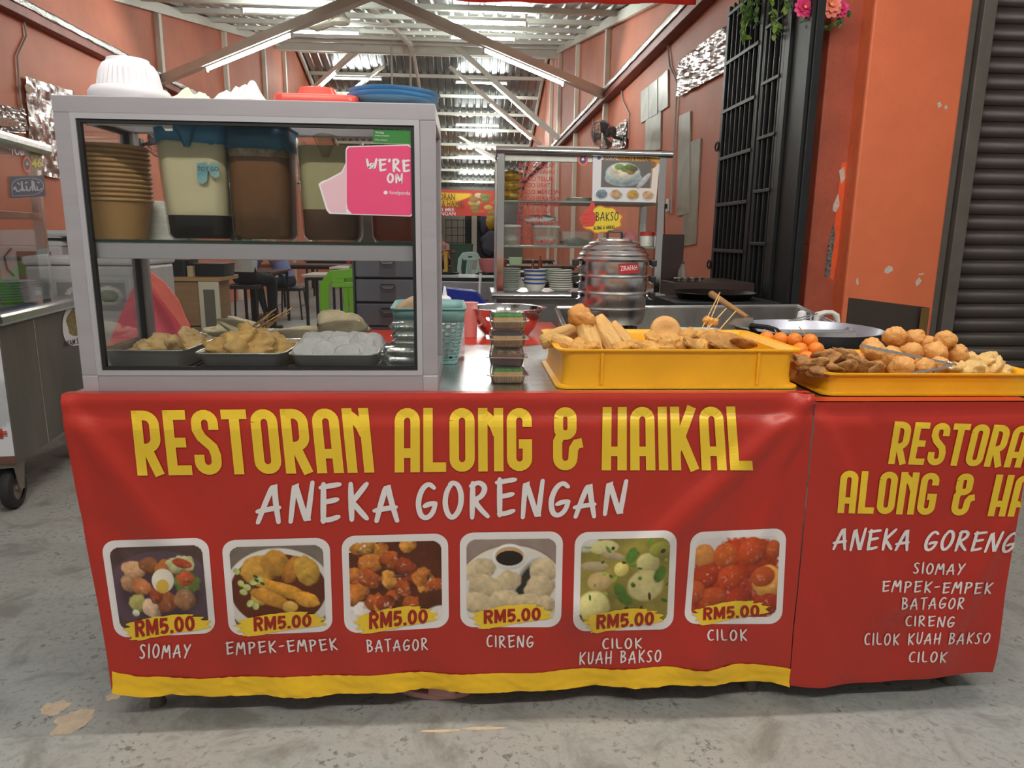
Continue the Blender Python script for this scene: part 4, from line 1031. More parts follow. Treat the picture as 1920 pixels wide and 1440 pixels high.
sp += [(-.60, 1.80, RZ+.055, (.9, .2, .3), 1.15), (-.565, 1.79, RZ+.066, (1.1, .3, .8), 1.2), (-.53, 1.81, RZ+.06, (.8, -.4, .2), 1.2), (-.625, 1.80, RZ+.055, (.4, .2, 1.3)), (-.56, 1.84, RZ+.085, (1.0, .5, 2.0), 1.2), (-.49, 1.84, RZ+.05, (.9, .3, .2), 1.1)]
scatter(sp, 'dumpling', 'golden fried dumpling heaped in the middle tray', 'dumpling', 'dumplings in the middle tray', FRY2, [dumpling(k+20, .038, .028, .017) for k in range(6)], 4)
def disc(seed):
    def f(mb): mb.blob((0, 0, 0), (.034, .034, .0085), seed, .16, 1.4, .06, nu=22, nv=10)
    return f
sp = []
for j in range(4):
    for i in range(5):
        sp.append((-.328-.074+.036*i+rr.uniform(-.004, .004), 1.785+.034*j, RZ+.040+.006*j+rr.uniform(0, .01), (.75+rr.uniform(-.2, .2), rr.uniform(-.2, .2), rr.uniform(-.3, .3))))
sp += [(-.385, 1.80, RZ+.058, (.95, .1, .2)), (-.33, 1.80, RZ+.060, (.95, -.1, 0)), (-.272, 1.805, RZ+.064, (1.0, -.1, -.3)), (-.30, 1.77, RZ+.050, (.6, 0, 0))]
scatter(sp, 'floured_disc', 'white floured tapioca disc packed in the right tray', 'fritter', 'floured discs in the right tray', FLR, [disc(k+3) for k in range(4)], 6)
def cracker(seed):
    def f(mb): mb.blob((0, 0, 0), (.062, .044, .007), seed, .35, 1.6, .1, nu=22, nv=8)
    return f
scatter([(-.70, 2.15, TZ+.085, (.5, -.1, .2)), (-.66, 2.12, TZ+.105, (.5, .2, .6)), (-.74, 2.17, TZ+.082, (.3, 0, 1)), (-.66, 2.2, TZ+.09, (.3, .1, 2))], 'cracker', 'pale speckled cracker in the rear tray with the skewers', 'cracker', 'crackers with skewers', CRK, [cracker(31), cracker(32)], 2)
scatter([(-.50, 2.13, TZ+.083, (.4, 0, .1)), (-.52, 2.17, TZ+.08, (.2, 0, .5)), (-.375, 2.12, TZ+.100, (.8, -.1, .1), 1.1), (-.38, 2.155, TZ+.108, (.8, .1, .2), 1.15), (-.36, 2.19, TZ+.096, (.5, .1, .1))], 'cracker', 'grey green flat cracker stacked in the rear right tray', 'cracker', 'flat crackers in the rear tray', CRK, [cracker(41), cracker(42)], 2)
SKW = mat('bamboo_skewer', S(216, 178, 116), .6)
for i in range(9):
    a = (-.655+.012*i % .05-.01+rr.uniform(-.02, .02), 2.09+rr.uniform(0, .05), TZ+.088); b = (a[0]+.085+rr.uniform(-.01, .02), a[1]+.03, TZ+.150+rr.uniform(-.02, .015))
    c = Vector(a); mb = MB(); mb.cyl((0, 0, 0), Vector(b)-c, .0018, .0014, 6); tag(mb.build('skewer', SKW, None, 'auto', loc=c), 'bamboo skewer sticking out of the crackers behind the dumplings', 'skewer', 'skewers in the case')
# stacked empty clamshells at the right end of the case
def clamshell_mesh(w=.115, d=.085, h=.026):
    mb = MB(); mb.rings([(.86, 0), (.9, .003), (.985, h-.002), (1.06, h), (1.06, h+.0015), (1.0, h+.002), (.98, h+.004), (.90, h*1.9), (.86, h*1.95)], rrect(w, d, .012, 4)); return mb
o0 = None
cl = [(-.162, 1.80, 0), (-.168, 1.80, 1), (-.160, 1.80, 2), (-.164, 1.80, 3), (-.152, 1.905, 0), (-.158, 1.905, 1), (-.15, 1.905, 2), (-.155, 1.905, 3), (-.150, 1.905, 4), (-.156, 1.905, 5)]
for i, (x, y, k) in enumerate(cl):
    lab = 'empty clear clamshell box in the front stack at the right end of the case' if i < 4 else 'empty clear clamshell box in the taller rear stack at the right end of the case'
    if o0 is None:
        o0 = clamshell_mesh(.10, .082, .012).build('clamshell_box', FILM, None, 'auto', loc=(x, y, CZ0+.002+k*.0245)); tag(o0, lab, 'food box', 'empty clamshells in the case')
    else: dup(o0, (x, y, CZ0+.002+k*.0245), rr.uniform(-.05, .05), lab)
# ------------------------------------------------------------------ on top of the case
FOAM = mat('white_foam', S(228, 226, 234), .55)
p = aty(245, 172, 1.80); t = thing('foam_bowl', 'white fluted foam bowl upside down on the case top', 'bowl', (p.x, p.y, CZ1+.0005))
n = 72
def flute(r, z, a=.0): return [(r*(1+a*(1 if i % 2 else -1))*cos(2*pi*i/n), r*(1+a*(1 if i % 2 else -1))*sin(2*pi*i/n), z) for i in range(n)]
mb = MB(); mb.loft([flute(.083, 0), flute(.088, .008), flute(.088, .020), flute(.081, .030)]); mb.build('rim', FOAM, t, smooth='auto')
mb = MB(); mb.loft([flute(.070, .028), flute(.068, .034, .03), flute(.061, .068, .032), flute(.053, .084, .02), flute(.047, .088), flute(.044, .096), flute(.03, .098)]); mb.build('fluted_cup', FOAM, t, smooth='auto')
def crumple(label, name, cat, pa, pb, h, m, seed, d=.12, peaks=1.0):
    a, b = aty(*pa, 1.77), aty(*pb, 1.77); w = b.x-a.x; mb = MB()
    def fn(u, v):
        e = min(1, 4*min(u, 1-u))*min(1, 4*min(v, 1-v))
        z = h*e*max(0.05, .35+peaks*noise.noise(Vector((u*3.1+seed, v*2.7, seed)))+.3*noise.noise(Vector((u*9, v*9, seed))))
        return ((u-.5)*w, (v-.5)*d+.01*noise.noise(Vector((u*4, v*4, seed))), .001+z)
    mb.grid(fn, 26, 14); return tag(mb.build(name, m, None, True, loc=((a.x+b.x)/2, 1.785, CZ1), solid=.0008), label, cat)
crumple('crumpled pale green paper sheet on the case top', 'paper_sheet', 'paper', (315, 178), (403, 180), .040, mat('pale_green_paper', S(206, 212, 190), .8, 0, .08, 30), 3.2, peaks=.9)
crumple('crumpled white plastic bag on the case top', 'plastic_bag', 'bag', (402, 180), (510, 184), .050, mat('white_bag_film', S(226, 226, 230), .35, 0, .03, 6), 7.7, peaks=1.5)
LIDR = mat('coral_red_plastic', S(232, 92, 78), .3)
p = aty(598, 186, 1.775); t = thing('food_cover', 'coral red plastic food cover lying on the case top', 'cover', (p.x, p.y, CZ1+.0005), .05)
mb = MB(); mb.rings([(1, 0), (1.0, .012), (.97, .017), (.93, .018), (.92, .015), (.5, .015)], rrect(.190, .12, .025)); mb.build('lid_plate', LIDR, t, smooth='auto', bevel=.001)
mb = MB(); mb.rings([(1, .014), (.8, .036), (.3, .041)], rrect(.095, .07, .02), (.0, -.01, 0)); mb.build('raised_grip', LIDR, t, smooth='auto')
BLP = mat('blue_melamine', S(134, 188, 226), .3, 0, .05, 4)
p = aty(740, 192, 1.825)
for k, (dx, rx, lab) in enumerate(((0, 0, 'lower sky blue plate on the right of the case top'), (.002, .03, 'middle sky blue plate on the case top'), (.006, .06, 'top sky blue plate tilted on the stack on the case'))):
    mb = MB(); mb.lathe([(.055, 0), (.06, 0), (.062, .004), (.085, .007), (.108, .018), (.110, .0195), (.107, .020), (.083, .010), (.06, .007), (.0, .0065)], n=44, cap1=False)
    o = mb.build('plate', BLP, None, 'auto', loc=(p.x-.006+dx, p.y, CZ1+.001+k*.0105)); o.rotation_euler = (0, rx*.3, 0); tag(o, lab, 'plate', 'blue plates on the case')
# ================================================================== right part of the counter
TEAL = mat('teal_basket_plastic', S(128, 172, 170), .45, 0, .05, 6)
bx = thing('woven_basket', 'tall pale teal plastic basket with woven sides behind the case', 'basket', (-.118, 2.20, TZ+.001), .04)
w0, d0, w1, d1, hB = .165, .25, .215, .30, .165
def brect(z, k=0): 
    u = z/hB; return rrect(w0+(w1-w0)*u+k, d0+(d1-d0)*u+k, .03, 6)
mb = MB(); mb.loft([[(x, y, 0) for x, y in brect(0)], [(x, y, .010) for x, y in brect(.01)]], True, False); mb.build('basket_base', TEAL, bx, smooth='auto', solid=.002)
mb = MB(); mb.loft([[(x, y, .125) for x, y in brect(.125)], [(x, y, hB) for x, y in brect(hB)]], False, False); mb.build('upper_band', TEAL, bx, smooth='auto', solid=.002)
mb = MB(); mb.tube([(x, y, hB) for x, y in brect(hB, .003)], .003, 6, True); mb.build('basket_rim', TEAL, bx, smooth=True)
# woven strips: wavy horizontal bands over uprights
for k in range(11):
    z = .014+k*.0105; ol = []
    base = brect(z); N = 120; per = []
    L = [math.hypot(base[(i+1) % len(base)][0]-base[i][0], base[(i+1) % len(base)][1]-base[i][1]) for i in range(len(base))]; T = sum(L)
    for j in range(N):
        s = T*j/N; i = 0
        while s > L[i]: s -= L[i]; i = (i+1) % len(base)
        a, b = base[i], base[(i+1) % len(base)]; f = s/L[i]
        x, y = a[0]+(b[0]-a[0])*f, a[1]+(b[1]-a[1])*f; q = 1+.010*(1 if (j//2+k) % 2 else -1)
        per.append((x*q, y*q, z+.002*(1 if (j//2+k) % 2 else -1)))
    mb = MB(); mb.loft([[(x, y, zz-.003) for x, y, zz in per], [(x, y, zz+.003) for x, y, zz in per]], False, False); mb.build('woven_band', TEAL, bx, smooth='auto', solid=.0014)
base = brect(.06)
for i in range(0, 60):
    j = i/60*len(brect(0)); 
for i in range(56):
    def at(z, i=i):
        b = brect(z); L = [math.hypot(b[(q+1) % len(b)][0]-b[q][0], b[(q+1) % len(b)][1]-b[q][1]) for q in range(len(b))]; s = sum(L)*i/56; q = 0
        while s > L[q]: s -= L[q]; q = (q+1) % len(b)
        f = s/L[q]; a, c = b[q], b[(q+1) % len(b)]; return (a[0]+(c[0]-a[0])*f, a[1]+(c[1]-a[1])*f, z)
    mb = MB(); mb.bar(at(.008), at(.126), .004, .0012); mb.build('basket_stave', TEAL, bx)
NAP = mat('brown_paper_napkin', S(196, 164, 132), .75, 0, .06, 10)
mb = MB(); mb.grid(lambda u, v: (-.07+.085*u+.01*sin(v*3), .0-.06*cos(u*3.1)*.4+.02*v, .03+.165*v*(1-.25*(u-.7)**2)-.02*(1-u)*v), 10, 8)
tag(mb.build('paper_bag', NAP, None, True, solid=.001, loc=(-.15, 2.17, TZ+.006)), 'folded brown paper bag standing in the teal basket', 'paper bag')
mb = MB(); mb.rings([(1, 0), (1, .085), (.94, .092), (.5, .094)], rrect(.12, .12, .03)); tag(mb.build('tissue_pack', mat('white_printed_pack', S(226, 218, 220), .5, 0, 0, 60, c2=S(200, 150, 160)), None, 'auto', loc=(-.07, 2.23, TZ+.012)), 'white printed tissue pack lying in the teal basket', 'tissue pack')
# stack of four sponge-cake boxes
CAKE = mat('sponge_cake', S(206, 160, 96), .7, 0, .16, 30, .3, 90); CHOC = mat('chocolate_cake', S(120, 72, 48), .7, 0, .16, 30, .3, 90)
TOPG = mat('green_sprinkles', S(70, 150, 56), .6, 0, .3, 90, .6, 120); TOPC = mat('chocolate_sprinkles', S(46, 26, 20), .6, 0, .4, 90, .6, 120)
TOPM = mat('chocolate_and_gold_sprinkles', S(50, 28, 20), .6, 0, 0, 70, .6, 120, c2=S(196, 150, 70))
pb = aty(952, 728, 1.795); zb = TZ+.001
specs = [('bottom clear cake box of the stack, green topped sponge', CAKE, TOPG), ('clear cake box second from the bottom, dark chocolate sponge', CHOC, TOPM), ('clear cake box third from the bottom, plain sponge with chocolate top', CAKE, TOPC), ('top clear cake box of the stack, bright green sprinkles', CAKE, TOPG)]
for k, (lab, ck, tp) in enumerate(specs):
    dx = (.0, -.002, -.002, -.001)[k]
    t = thing('cake_box', lab, 'food box', (pb.x+dx, pb.y+.03, zb+k*.0468), (.02, -.05, .03, .06)[k], 'stacked cake boxes')
    w, d, h = .094, .076, .0215
    mb = MB(); mb.rings([(.84, 0), (.88, .002), (.97, h)], rrect(w, d, .012, 4), cap1=False); mb.build('base_shell', FILM, t, smooth='auto')
    mb = MB(); mb.rings([(.97, h), (1.15, h), (1.15, h+.0016), (.98, h+.002), (.93, .036), (.86, .044), (.3, .0445)], rrect(w, d, .012, 4), cap0=False); mb.build('hinged_lid', FILM, t, smooth='auto')
    for i in range(12):
        mb = MB(); mb.cyl((-.036+.0065*i, -d*.445, .003), (-.036+.0065*i, -d*.487, h-.002), .0012, n=5); mb.build('shell_rib', FILM, t)
    mb = MB(); mb.tube([(x, y, h+.0008) for x, y in rrect(w*1.15, d*1.15, .014, 4)], .0012, 5, True); mb.build('shell_flange', glass('film_edge', (.9, .9, .9), 2.2, .35, (.95, .95, .95), .1), t, smooth=True)
    mb = MB(); mb.rings([(.9, .002), (1, .006), (1.02, .022), (.98, .030), (.93, .0315)], rrect(w*.82, d*.80, .010, 4)); mb.build('sponge_cake', ck, t, smooth='auto')
    mb = MB(); mb.rings([(1, .030), (1.0, .035), (.9, .0385), (.4, .040)], rrect(w*.80, d*.78, .010, 4)); mb.build('topping', tp, t, smooth='auto')
# yellow bakery crates
CRT = mat('yellow_crate_plastic', S(240, 176, 30), .38, 0, .07, 5, spec=.5)
GRIME = mat('yellow_crate_plastic_worn', S(240, 190, 62), .42, 0, .1, 7, c2=S(206, 150, 60))
def crate(label, cx, cy, z, w, d, h, rz=0, ribs=(), flare=1.05):
    t = thing('bakery_crate', label, 'crate', (cx, cy, z), rz, 'yellow crates of fried food')
    mb = MB(); o = rrect(w, d, .03, 5)
    mb.rings([(1.045, 0), (1.045, .005), (1.0, .008), (.985, .03), (.99, h-.02), (1.02, h-.004), (1.055, h-.002), (1.055, h+.002), (1.0, h+.002), (.965, h-.012), (.96, .014), (.90, .010)], o); mb.build('crate_body', CRT, t, smooth='auto')
    for x in ribs:
        mb = MB(); mb.box((x, -d/2+.003, h/2+.004), (.006, .016, h-.014)); mb.build('crate_rib', CRT, t)
    return t
c1 = crate('deep yellow bakery crate of fried snacks on the long table', .535, 1.925, TZ+.0015, .60, .385, .098, .0, (-.20, .20))
c2 = crate('shallow yellow bakery crate heaped with fried balls on the right table', 1.205, 1.925, .8325, .555, .385, .056, -.01, ())
# ---- contents of the deep crate
TOFU = mat('fried_cassava', S(240, 200, 130), .6, 0, 0, 12, .5, 40, c2=S(216, 160, 88), stretch=(4, 4, 1))
BRN = mat('brown_fried_dough', S(216, 160, 84), .6, 0, .25, 24, .7, 50)
TEMP = mat('crumbed_tempeh', S(196, 142, 74), .7, 0, .3, 40, .8, 90)
ORG = mat('orange_fried_dough', S(216, 152, 80), .55, 0, .15, 18, .4, 60)
def cass(seed, L=.13, r=.028):
    def f(mb):
        rs = []
        for k in range(9):
            u = k/8; rad = r*(.82+.25*sin(u*pi)); a0 = seed
            rs.append([(rad*(1+.16*noise.noise(Vector((cos(a)*1.6+seed, sin(a)*1.6, u*1.2))))*cos(a), rad*.8*(1+.16*noise.noise(Vector((cos(a)*1.6, sin(a)*1.6+seed, u*1.2))))*sin(a), (u-.5)*L) for a in [2*pi*i/14 for i in range(14)]])
        mb.loft(rs)
    return f
z1 = TZ+.012
def P1(px, py, Y): p = aty(px, py, Y); return (p.x, p.y, p.z)
sp = [P1(1105, 634, 1.84)+((-.55, -.22, .1), .95, 0), P1(1140, 632, 1.86)+((-.5, -.5, .2), .95, 1), P1(1166, 632, 1.89)+((-.45, -.62, .2), .72, 2), P1(1050, 630, 1.92)+((.2, 1.2, .25), .85, 1), P1(1062, 644, 1.83)+((.2, 1.95, -.2), .62, 0)]
scatter(sp, 'fried_cassava', ['upright split cassava stick at the left of the deep crate', 'long cassava stick leaning right in the deep crate', 'dark tipped cassava stick leaning behind the long one', 'yellow cassava stick lying on the left crate corner', 'short orange cassava stick low in the left crate corner'], 'fried cassava', 'cassava sticks in the deep crate', TOFU, [cass(1), cass(5), cass(9)])
sp = [P1(1092, 596, 1.86)+((.6, .4, .3), 1.15, 0)]
scatter(sp, 'fried_wedge', 'orange brown fried wedge balanced on the cassava sticks', 'fritter', None, ORG, [dumpling(53, .036, .026, .026)])
sp = [P1(1248, 621, 1.93)+((1.25, 0, 0), 1.0, 0)]
def cradle(mb): mb.lathe([(.0, -.012), (.03, -.013), (.042, -.006), (.044, 0), (.040, .008), (.028, .011), (.012, .007), (0, .006)], n=26, cap0=False, cap1=False)
scatter(sp, 'fried_bun', 'round flat fried bun standing at the back of the deep crate', 'fritter', None, mat('tan_bun', S(214, 162, 96), .6, 0, .12, 12, .3, 50), [cradle])
sp = []; rr = random.Random(77)
for px, py, Y in ((1225, 636, 1.88), (1262, 640, 1.84), (1283, 646, 1.83), (1248, 650, 1.80), (1192, 650, 1.79), (1165, 652, 1.78), (1310, 650, 1.80), (1212, 653, 1.77), (1290, 630, 1.9), (1318, 636, 1.9), (1245, 640, 1.92), (1105, 652, 1.77), (1085, 650, 1.79)):
    sp.append(P1(px, py, Y)+((rr.uniform(-.3, .3), rr.uniform(-.3, .3), rr.random()*6), rr.uniform(.9, 1.1)))
scatter(sp, 'fritter', 'brown lumpy fritter lying in the deep yellow crate', 'fritter', 'lumpy fritters in the deep crate', BRN, [dumpling(60+k, .034, .022, .018) for k in range(5)], 9)
sp = [P1(1335, 640, 1.83)+((.7, .2, .3), 1.25), P1(1366, 640, 1.85)+((.6, -.1, .5), 1.3), P1(1350, 650, 1.79)+((.3, .2, 1), 1.1), P1(1392, 643, 1.83)+((.4, .3, 2), 1.1), P1(1300, 646, 1.8)+((.5, 0, 1), 1.1)]
scatter(sp, 'tempeh_slice', 'crumbed brown tempeh slice at the right of the deep crate', 'tempeh', 'tempeh slices in the deep crate', TEMP, [lambda mb: mb.blob((0, 0, 0), (.036, .026, .008), 5, .35, 1.8, .2), lambda mb: mb.blob((0, 0, 0), (.032, .03, .008), 8, .35, 1.8, .2)], 5)
# lower layer of the heap
sp = [(.30+.085*i+rr.uniform(-.01, .01), 1.80+.09*j, TZ+.032, (rr.uniform(-.3, .3), rr.uniform(-.3, .3), rr.random()*6), 1.2) for i in range(7) for j in range(3)]
scatter(sp, 'fritter', 'brown lumpy fritter lying in the deep yellow crate', 'fritter', 'lumpy fritters in the deep crate', BRN, [dumpling(70+k, .036, .030, .020) for k in range(4)], 9)
# skewered fritters standing behind the crate
for i, (px, py, px2, py2, ln) in enumerate(((1325, 598, 1350, 548, 1), (1332, 600, 1350, 556, 1), (1340, 602, 1362, 578, 1), (1358, 608, 1380, 583, 1))):
    a, b = aty(px, py, 2.10), aty(px2, py2, 2.14); t = thing('skewer_stick', ['tallest bamboo skewer behind the deep crate', 'second tall bamboo skewer behind the deep crate', 'third bamboo skewer leaning right behind the deep crate', 'bamboo skewer nearest the spatula behind the deep crate'][i], 'skewer', a, 0, 'skewers behind the crate')
    mb = MB(); d = b-a; mb.cyl(-d*.5, d, .002, .0016, 6); mb.build('stick', SKW, t, smooth='auto')
    if i < 3:
        mb = MB(); mb.blob((0, 0, -.004), (.011, .010, .012), i+4, .4, 2, .2); mb.build('fried_morsel', BRN, t, smooth=True)
mb = MB(); mb.rings([(.85, 0), (1, .09), (1.02, .092)], rrect(.14, .10, .02), cap1=False); tag(mb.build('snack_tray', ALUD, None, 'auto', solid=.002, loc=(.73, 2.19, TZ+.001)), 'small metal pan holding skewers behind the deep crate', 'pan')
# ---- shallow crate: fried balls, orange balls on skewers, dark fritters
BALL = mat('fried_dough_ball', S(228, 170, 98), .55, 0, .2, 14, .8, 26, c2=S(204, 136, 66))
OBL = mat('orange_glutinous_ball', S(232, 132, 40), .5, 0, .08, 14, .2, 60)
DRK = mat('dark_vegetable_fritter', S(140, 92, 48), .6, 0, .3, 30, .7, 60, c2=S(196, 144, 84))
zt = .8325+.012
def ball(seed, r=.030):
    def f(mb): mb.blob((0, 0, 0), (r, r*.97, r*.92), seed, .16, 1.3, .13, nu=28, nv=18)
    return f
sp = [P1(1678, 632, 1.90)+((.1, .2, .3), 1.06), P1(1716, 634, 1.94)+((.5, .2, 1), .95), P1(1772, 638, 1.86)+((0, .3, 2), .98), P1(1634, 652, 1.92)+((.3, .1, 2), 1.0), P1(1640, 660, 1.84)+((.4, .1, 1), .98), P1(1708, 662, 1.84)+((.3, .9, 1), 1.0), P1(1752, 662, 1.83)+((.2, .5, 1), 1.08),
      P1(1742, 648, 1.92)+((.2, 1, 1), .95), P1(1795, 664, 1.86)+((.7, .1, 1), .95), P1(1668, 670, 1.82)+((.2, .2, 2), 1.1), P1(1690, 688, 1.78)+((.3, .3, 3), 1.1), P1(1730, 690, 1.78)+((.3, 1, 3), 1.0), P1(1650, 684, 1.83)+((1, .3, 3), .95), P1(1760, 688, 1.80)+((.1, .3, 2), 1.0), P1(1700, 676, 1.88)+((.3, 0, 2), 1.0), P1(1612, 678, 1.86)+((.2, .1, 4), .9)]
sp += [(1.10+.055*i, 1.87+.055*j, zt+.024, (i, j, 1), 1.0) for i in range(5) for j in range(3)]
labs = ['topmost round fried dough ball of the heap in the shallow crate', 'fried dough ball right behind the topmost one', 'round fried dough ball at the top right of the heap']+['golden fried dough ball heaped in the shallow crate']*(len(sp)-3)
scatter(sp, 'fried_ball', labs, 'dough ball', 'dough balls in the shallow crate', BALL, [ball(80+k) for k in range(5)], 8)
sp = []; tops = [(1437, 634), (1463, 636), (1490, 637), (1519, 639)]
for i, (px, py) in enumerate(tops): sp.append(P1(px, py, 2.02-.02*i)+((0, 0, i), 1.0))
for px, py, Y in ((1500, 656, 1.93), (1530, 655, 1.93), (1476, 660, 1.95), (1480, 672, 1.90), (1512, 672, 1.90), (1540, 670, 1.93), (1452, 655, 2.0), (1495, 680, 1.86), (1525, 682, 1.86)): sp.append(P1(px, py, Y)+((0, 0, px), 1.03))
def oball(mb): mb.sphere((0, 0, 0), (.0215, .0215, .0205), 18, 12)
scatter(sp, 'orange_ball', ['orange ball on the leftmost stick left of the dark fritters', 'orange ball on the second stick from the left', 'orange ball on the third stick from the left', 'orange ball on the rightmost stick']+['orange fried ball piled in the left end of the shallow crate']*9, 'fried ball', 'orange balls', OBL, [oball])
for i, (px, py) in enumerate(tops):
    p = aty(px, py, 2.02-.02*i); q = aty((1433, 1453, 1483, 1499)[i], (618, 619, 621, 614)[i], 2.02-.02*i)
    mb = MB(); mb.cyl(-(q-p)*.3, (q-p)*1.05, .0016, n=6); tag(mb.build('skewer', SKW, None, 'auto', loc=p), 'short bamboo stick in the %s orange ball' % ('leftmost', 'second', 'third', 'rightmost')[i], 'skewer', 'sticks in the orange balls')
sp = [P1(x, y, Y)+((rr.uniform(-.5, .9), rr.uniform(-.4, .4), rr.random()*6), rr.uniform(.95, 1.2)) for x, y, Y in ((1505, 680, 1.80), (1520, 686, 1.78), (1548, 668, 1.84), (1560, 674, 1.82), (1535, 692, 1.77), (1560, 690, 1.77), (1585, 690, 1.77), (1600, 680, 1.80), (1575, 680, 1.84), (1622, 690, 1.78), (1640, 694, 1.77), (1545, 684, 1.8), (1590, 668, 1.86))]
scatter(sp, 'vegetable_fritter', 'dark crumpled vegetable fritter at the left of the shallow crate', 'fritter', 'vegetable fritters in the shallow crate', DRK, [dumpling(90+k, .034, .026, .012) for k in range(5)], 9)
sp = [P1(x, y, Y)+((rr.uniform(-.5, .9), rr.uniform(-.4, .4), rr.random()*6), rr.uniform(.9, 1.2)) for x, y, Y in ((1820, 674, 1.86), (1840, 680, 1.84), (1858, 690, 1.82), (1835, 690, 1.80), (1805, 692, 1.79), (1875, 694, 1.82), (1785, 690, 1.79), (1850, 670, 1.92), (1820, 694, 1.78))]
scatter(sp, 'crispy_scrap', 'pale crispy batter fritter at the right end of the shallow crate', 'fritter', 'crispy fritters in the shallow crate', mat('crispy_batter', S(226, 186, 118), .6, 0, .14, 20, .6, 50), [dumpling(110+k, .032, .026, .016) for k in range(4)], 9)
# tongs lying over the heap
a, b, c = aty(1615, 648, 1.80), aty(1782, 682, 1.765), aty(1700, 702, 1.74)
t = thing('food_tongs', 'steel serving tongs lying across the fried balls', 'tongs', b)
v = (a-b); side = V(0, 1, 0)
mb = MB(); mb.bar((0, 0, 0), v*.62, .007, .0022, up=V(0, -1, .5)); mb.build('tong_arm', CHROME, t, bevel=.0008)
mb = MB(); N = 12
pts = [v*.60+(v*.40)*(i/N) for i in range(N+1)]
for i in range(N): mb.bar(pts[i], pts[i+1], .009 if i % 2 else .0065, .0022, up=V(0, -1, .5))
mb.build('serrated_tip', CHROME, t)
v2 = (c-b)
mb = MB(); mb.bar((0, -.006, -.006), v2, .007, .0022, up=V(0, -1, .5)); mb.build('tong_arm', CHROME, t, bevel=.0008)
vn = v.normalized(); mb = MB(); pts = [vn*(.012)+V(0, 0, .002), V(.008, -.001, 0), V(.016, -.003, -.004), V(.017, -.005, -.010), V(.010, -.006, -.014), (c-b).normalized()*.012+V(0, -.005, -.008)]
mb.tube(pts, .004, 8); mb.build('spring_bow', CHROME, t, smooth=True)
# ================================================================== behind the counter
REDT = mat('red_table_vinyl', S(206, 62, 46), .3, 0, .06, 3)
rt = thing('work_table', 'table with glossy red vinyl top behind the long counter', 'table', (-.03, 2.95, 0))
mb = MB(); mb.box((0, 0, .815), (.86, .80, .03)); mb.build('table_top', REDT, rt, bevel=.005)
for x in (-.38, .38):
    for y in (-.35, .35):
        mb = MB(); mb.box((x, y, .40), (.04, .04, .80)); mb.build('leg', STEELD, rt)
RTZ = .8305
# dark drawer tower
SMK = glass('smoked_plastic', (.30, .31, .34), 1.0, .55, (.10, .105, .12), .15); DKP = mat('charcoal_plastic', S(52, 52, 58), .35)
p = aty(727, 600, 3.0); dt = thing('drawer_tower', 'charcoal three drawer plastic tower on the red table', 'drawer unit', (p.x, 3.16, RTZ), 0)
mb = MB()
for a, b in (((-.145, -.13, 0), (.145, .13, .012)), ((-.145, -.13, .318), (.145, .13, .33)), ((-.145, -.13, .012), (-.138, .13, .318)), ((.138, -.13, .012), (.145, .13, .318)), ((-.138, .122, .012), (.138, .13, .318))): mb.b2(a, b)
mb.build('tower_shell', DKP, dt)
for k in range(3):
    z = .014+k*.102
    mb = MB(); mb.rings([(.94, 0), (1, .006), (1.0, .094), (.985, .096)], rrect(.272, .245, .012)); mb.v = [(x, y-.006, zz+z) for x, y, zz in mb.v]; dr = mb.build('drawer', mat('smoky_grey_drawer', S(74, 76, 84), .22, 0, .15, 6), dt, smooth='auto')
    mb = MB(); mb.tube([(-.03, -.131, z+.078), (-.03, -.139, z+.074), (-.018, -.142, z+.060), (.018, -.142, z+.060), (.03, -.139, z+.074), (.03, -.131, z+.078), (-.03, -.131, z+.079)], .003, 6); mb.build('drawer_handle', BLACK, dr, smooth='auto')
    mb = MB(); mb.box((0, -.1305, z+.035), (.065, .003, .06)); mb.build('label_panel', mat('dark_label_panel', S(58, 58, 64), .3), dr)
# sauce bottle, mug, mixing bowl on the red table
p = aty(834, 590, 2.62); t = thing('squeeze_bottle', 'orange sauce squeeze bottle with white nozzle beside the basket', 'bottle', (p.x, 2.62, RTZ))
mb = MB(); mb.lathe([(.020, 0), (.024, .004), (.024, .145), (.021, .152)], n=22); mb.build('bottle_body', mat('orange_sauce_bottle', S(226, 120, 40), .3, 0, .1, 12), t, smooth='auto')
mb = MB(); mb.lathe([(.0245, .150), (.0245, .170), (.018, .176), (.009, .180), (.006, .200), (.003, .212), (.001, .214)], n=20); mb.build('nozzle_cap', WHITE, t, smooth='auto')
PMUG = mat('pink_plastic_mug', S(246, 178, 174), .4)
p = aty(880, 600, 2.80); t = thing('plastic_mug', 'pink plastic mug next to the steel mixing bowl', 'mug', (p.x, 2.82, RTZ))
mb = MB(); mb.lathe([(.028, 0), (.030, .003), (.034, .135), (.036, .138), (.034, .138), (.029, .01), (0, .008)], n=26, cap1=False); mb.build('mug_body', PMUG, t, smooth='auto')
mb = MB(); mb.tube([(.030, -.01, .11), (.05, -.012, .105), (.055, -.012, .075), (.047, -.012, .05), (.030, -.01, .045)], .004, 8); mb.build('mug_handle', PMUG, t, smooth='auto')
p = atz(950, 640, RTZ); t = thing('mixing_bowl', 'wide steel mixing bowl on the red table', 'bowl', (p.x+.008, 2.88, RTZ))
mb = MB(); mb.lathe([(.0, .002), (.085, .002), (.088, 0), (.115, .03), (.142, .085), (.146, .108), (.162, .112), (.164, .115), (.160, .116), (.143, .113), (.138, .086), (.11, .034), (.084, .006), (0, .005)], n=56, cap0=False, cap1=False); mb.build('bowl_shell', CHROME, t, smooth='auto')
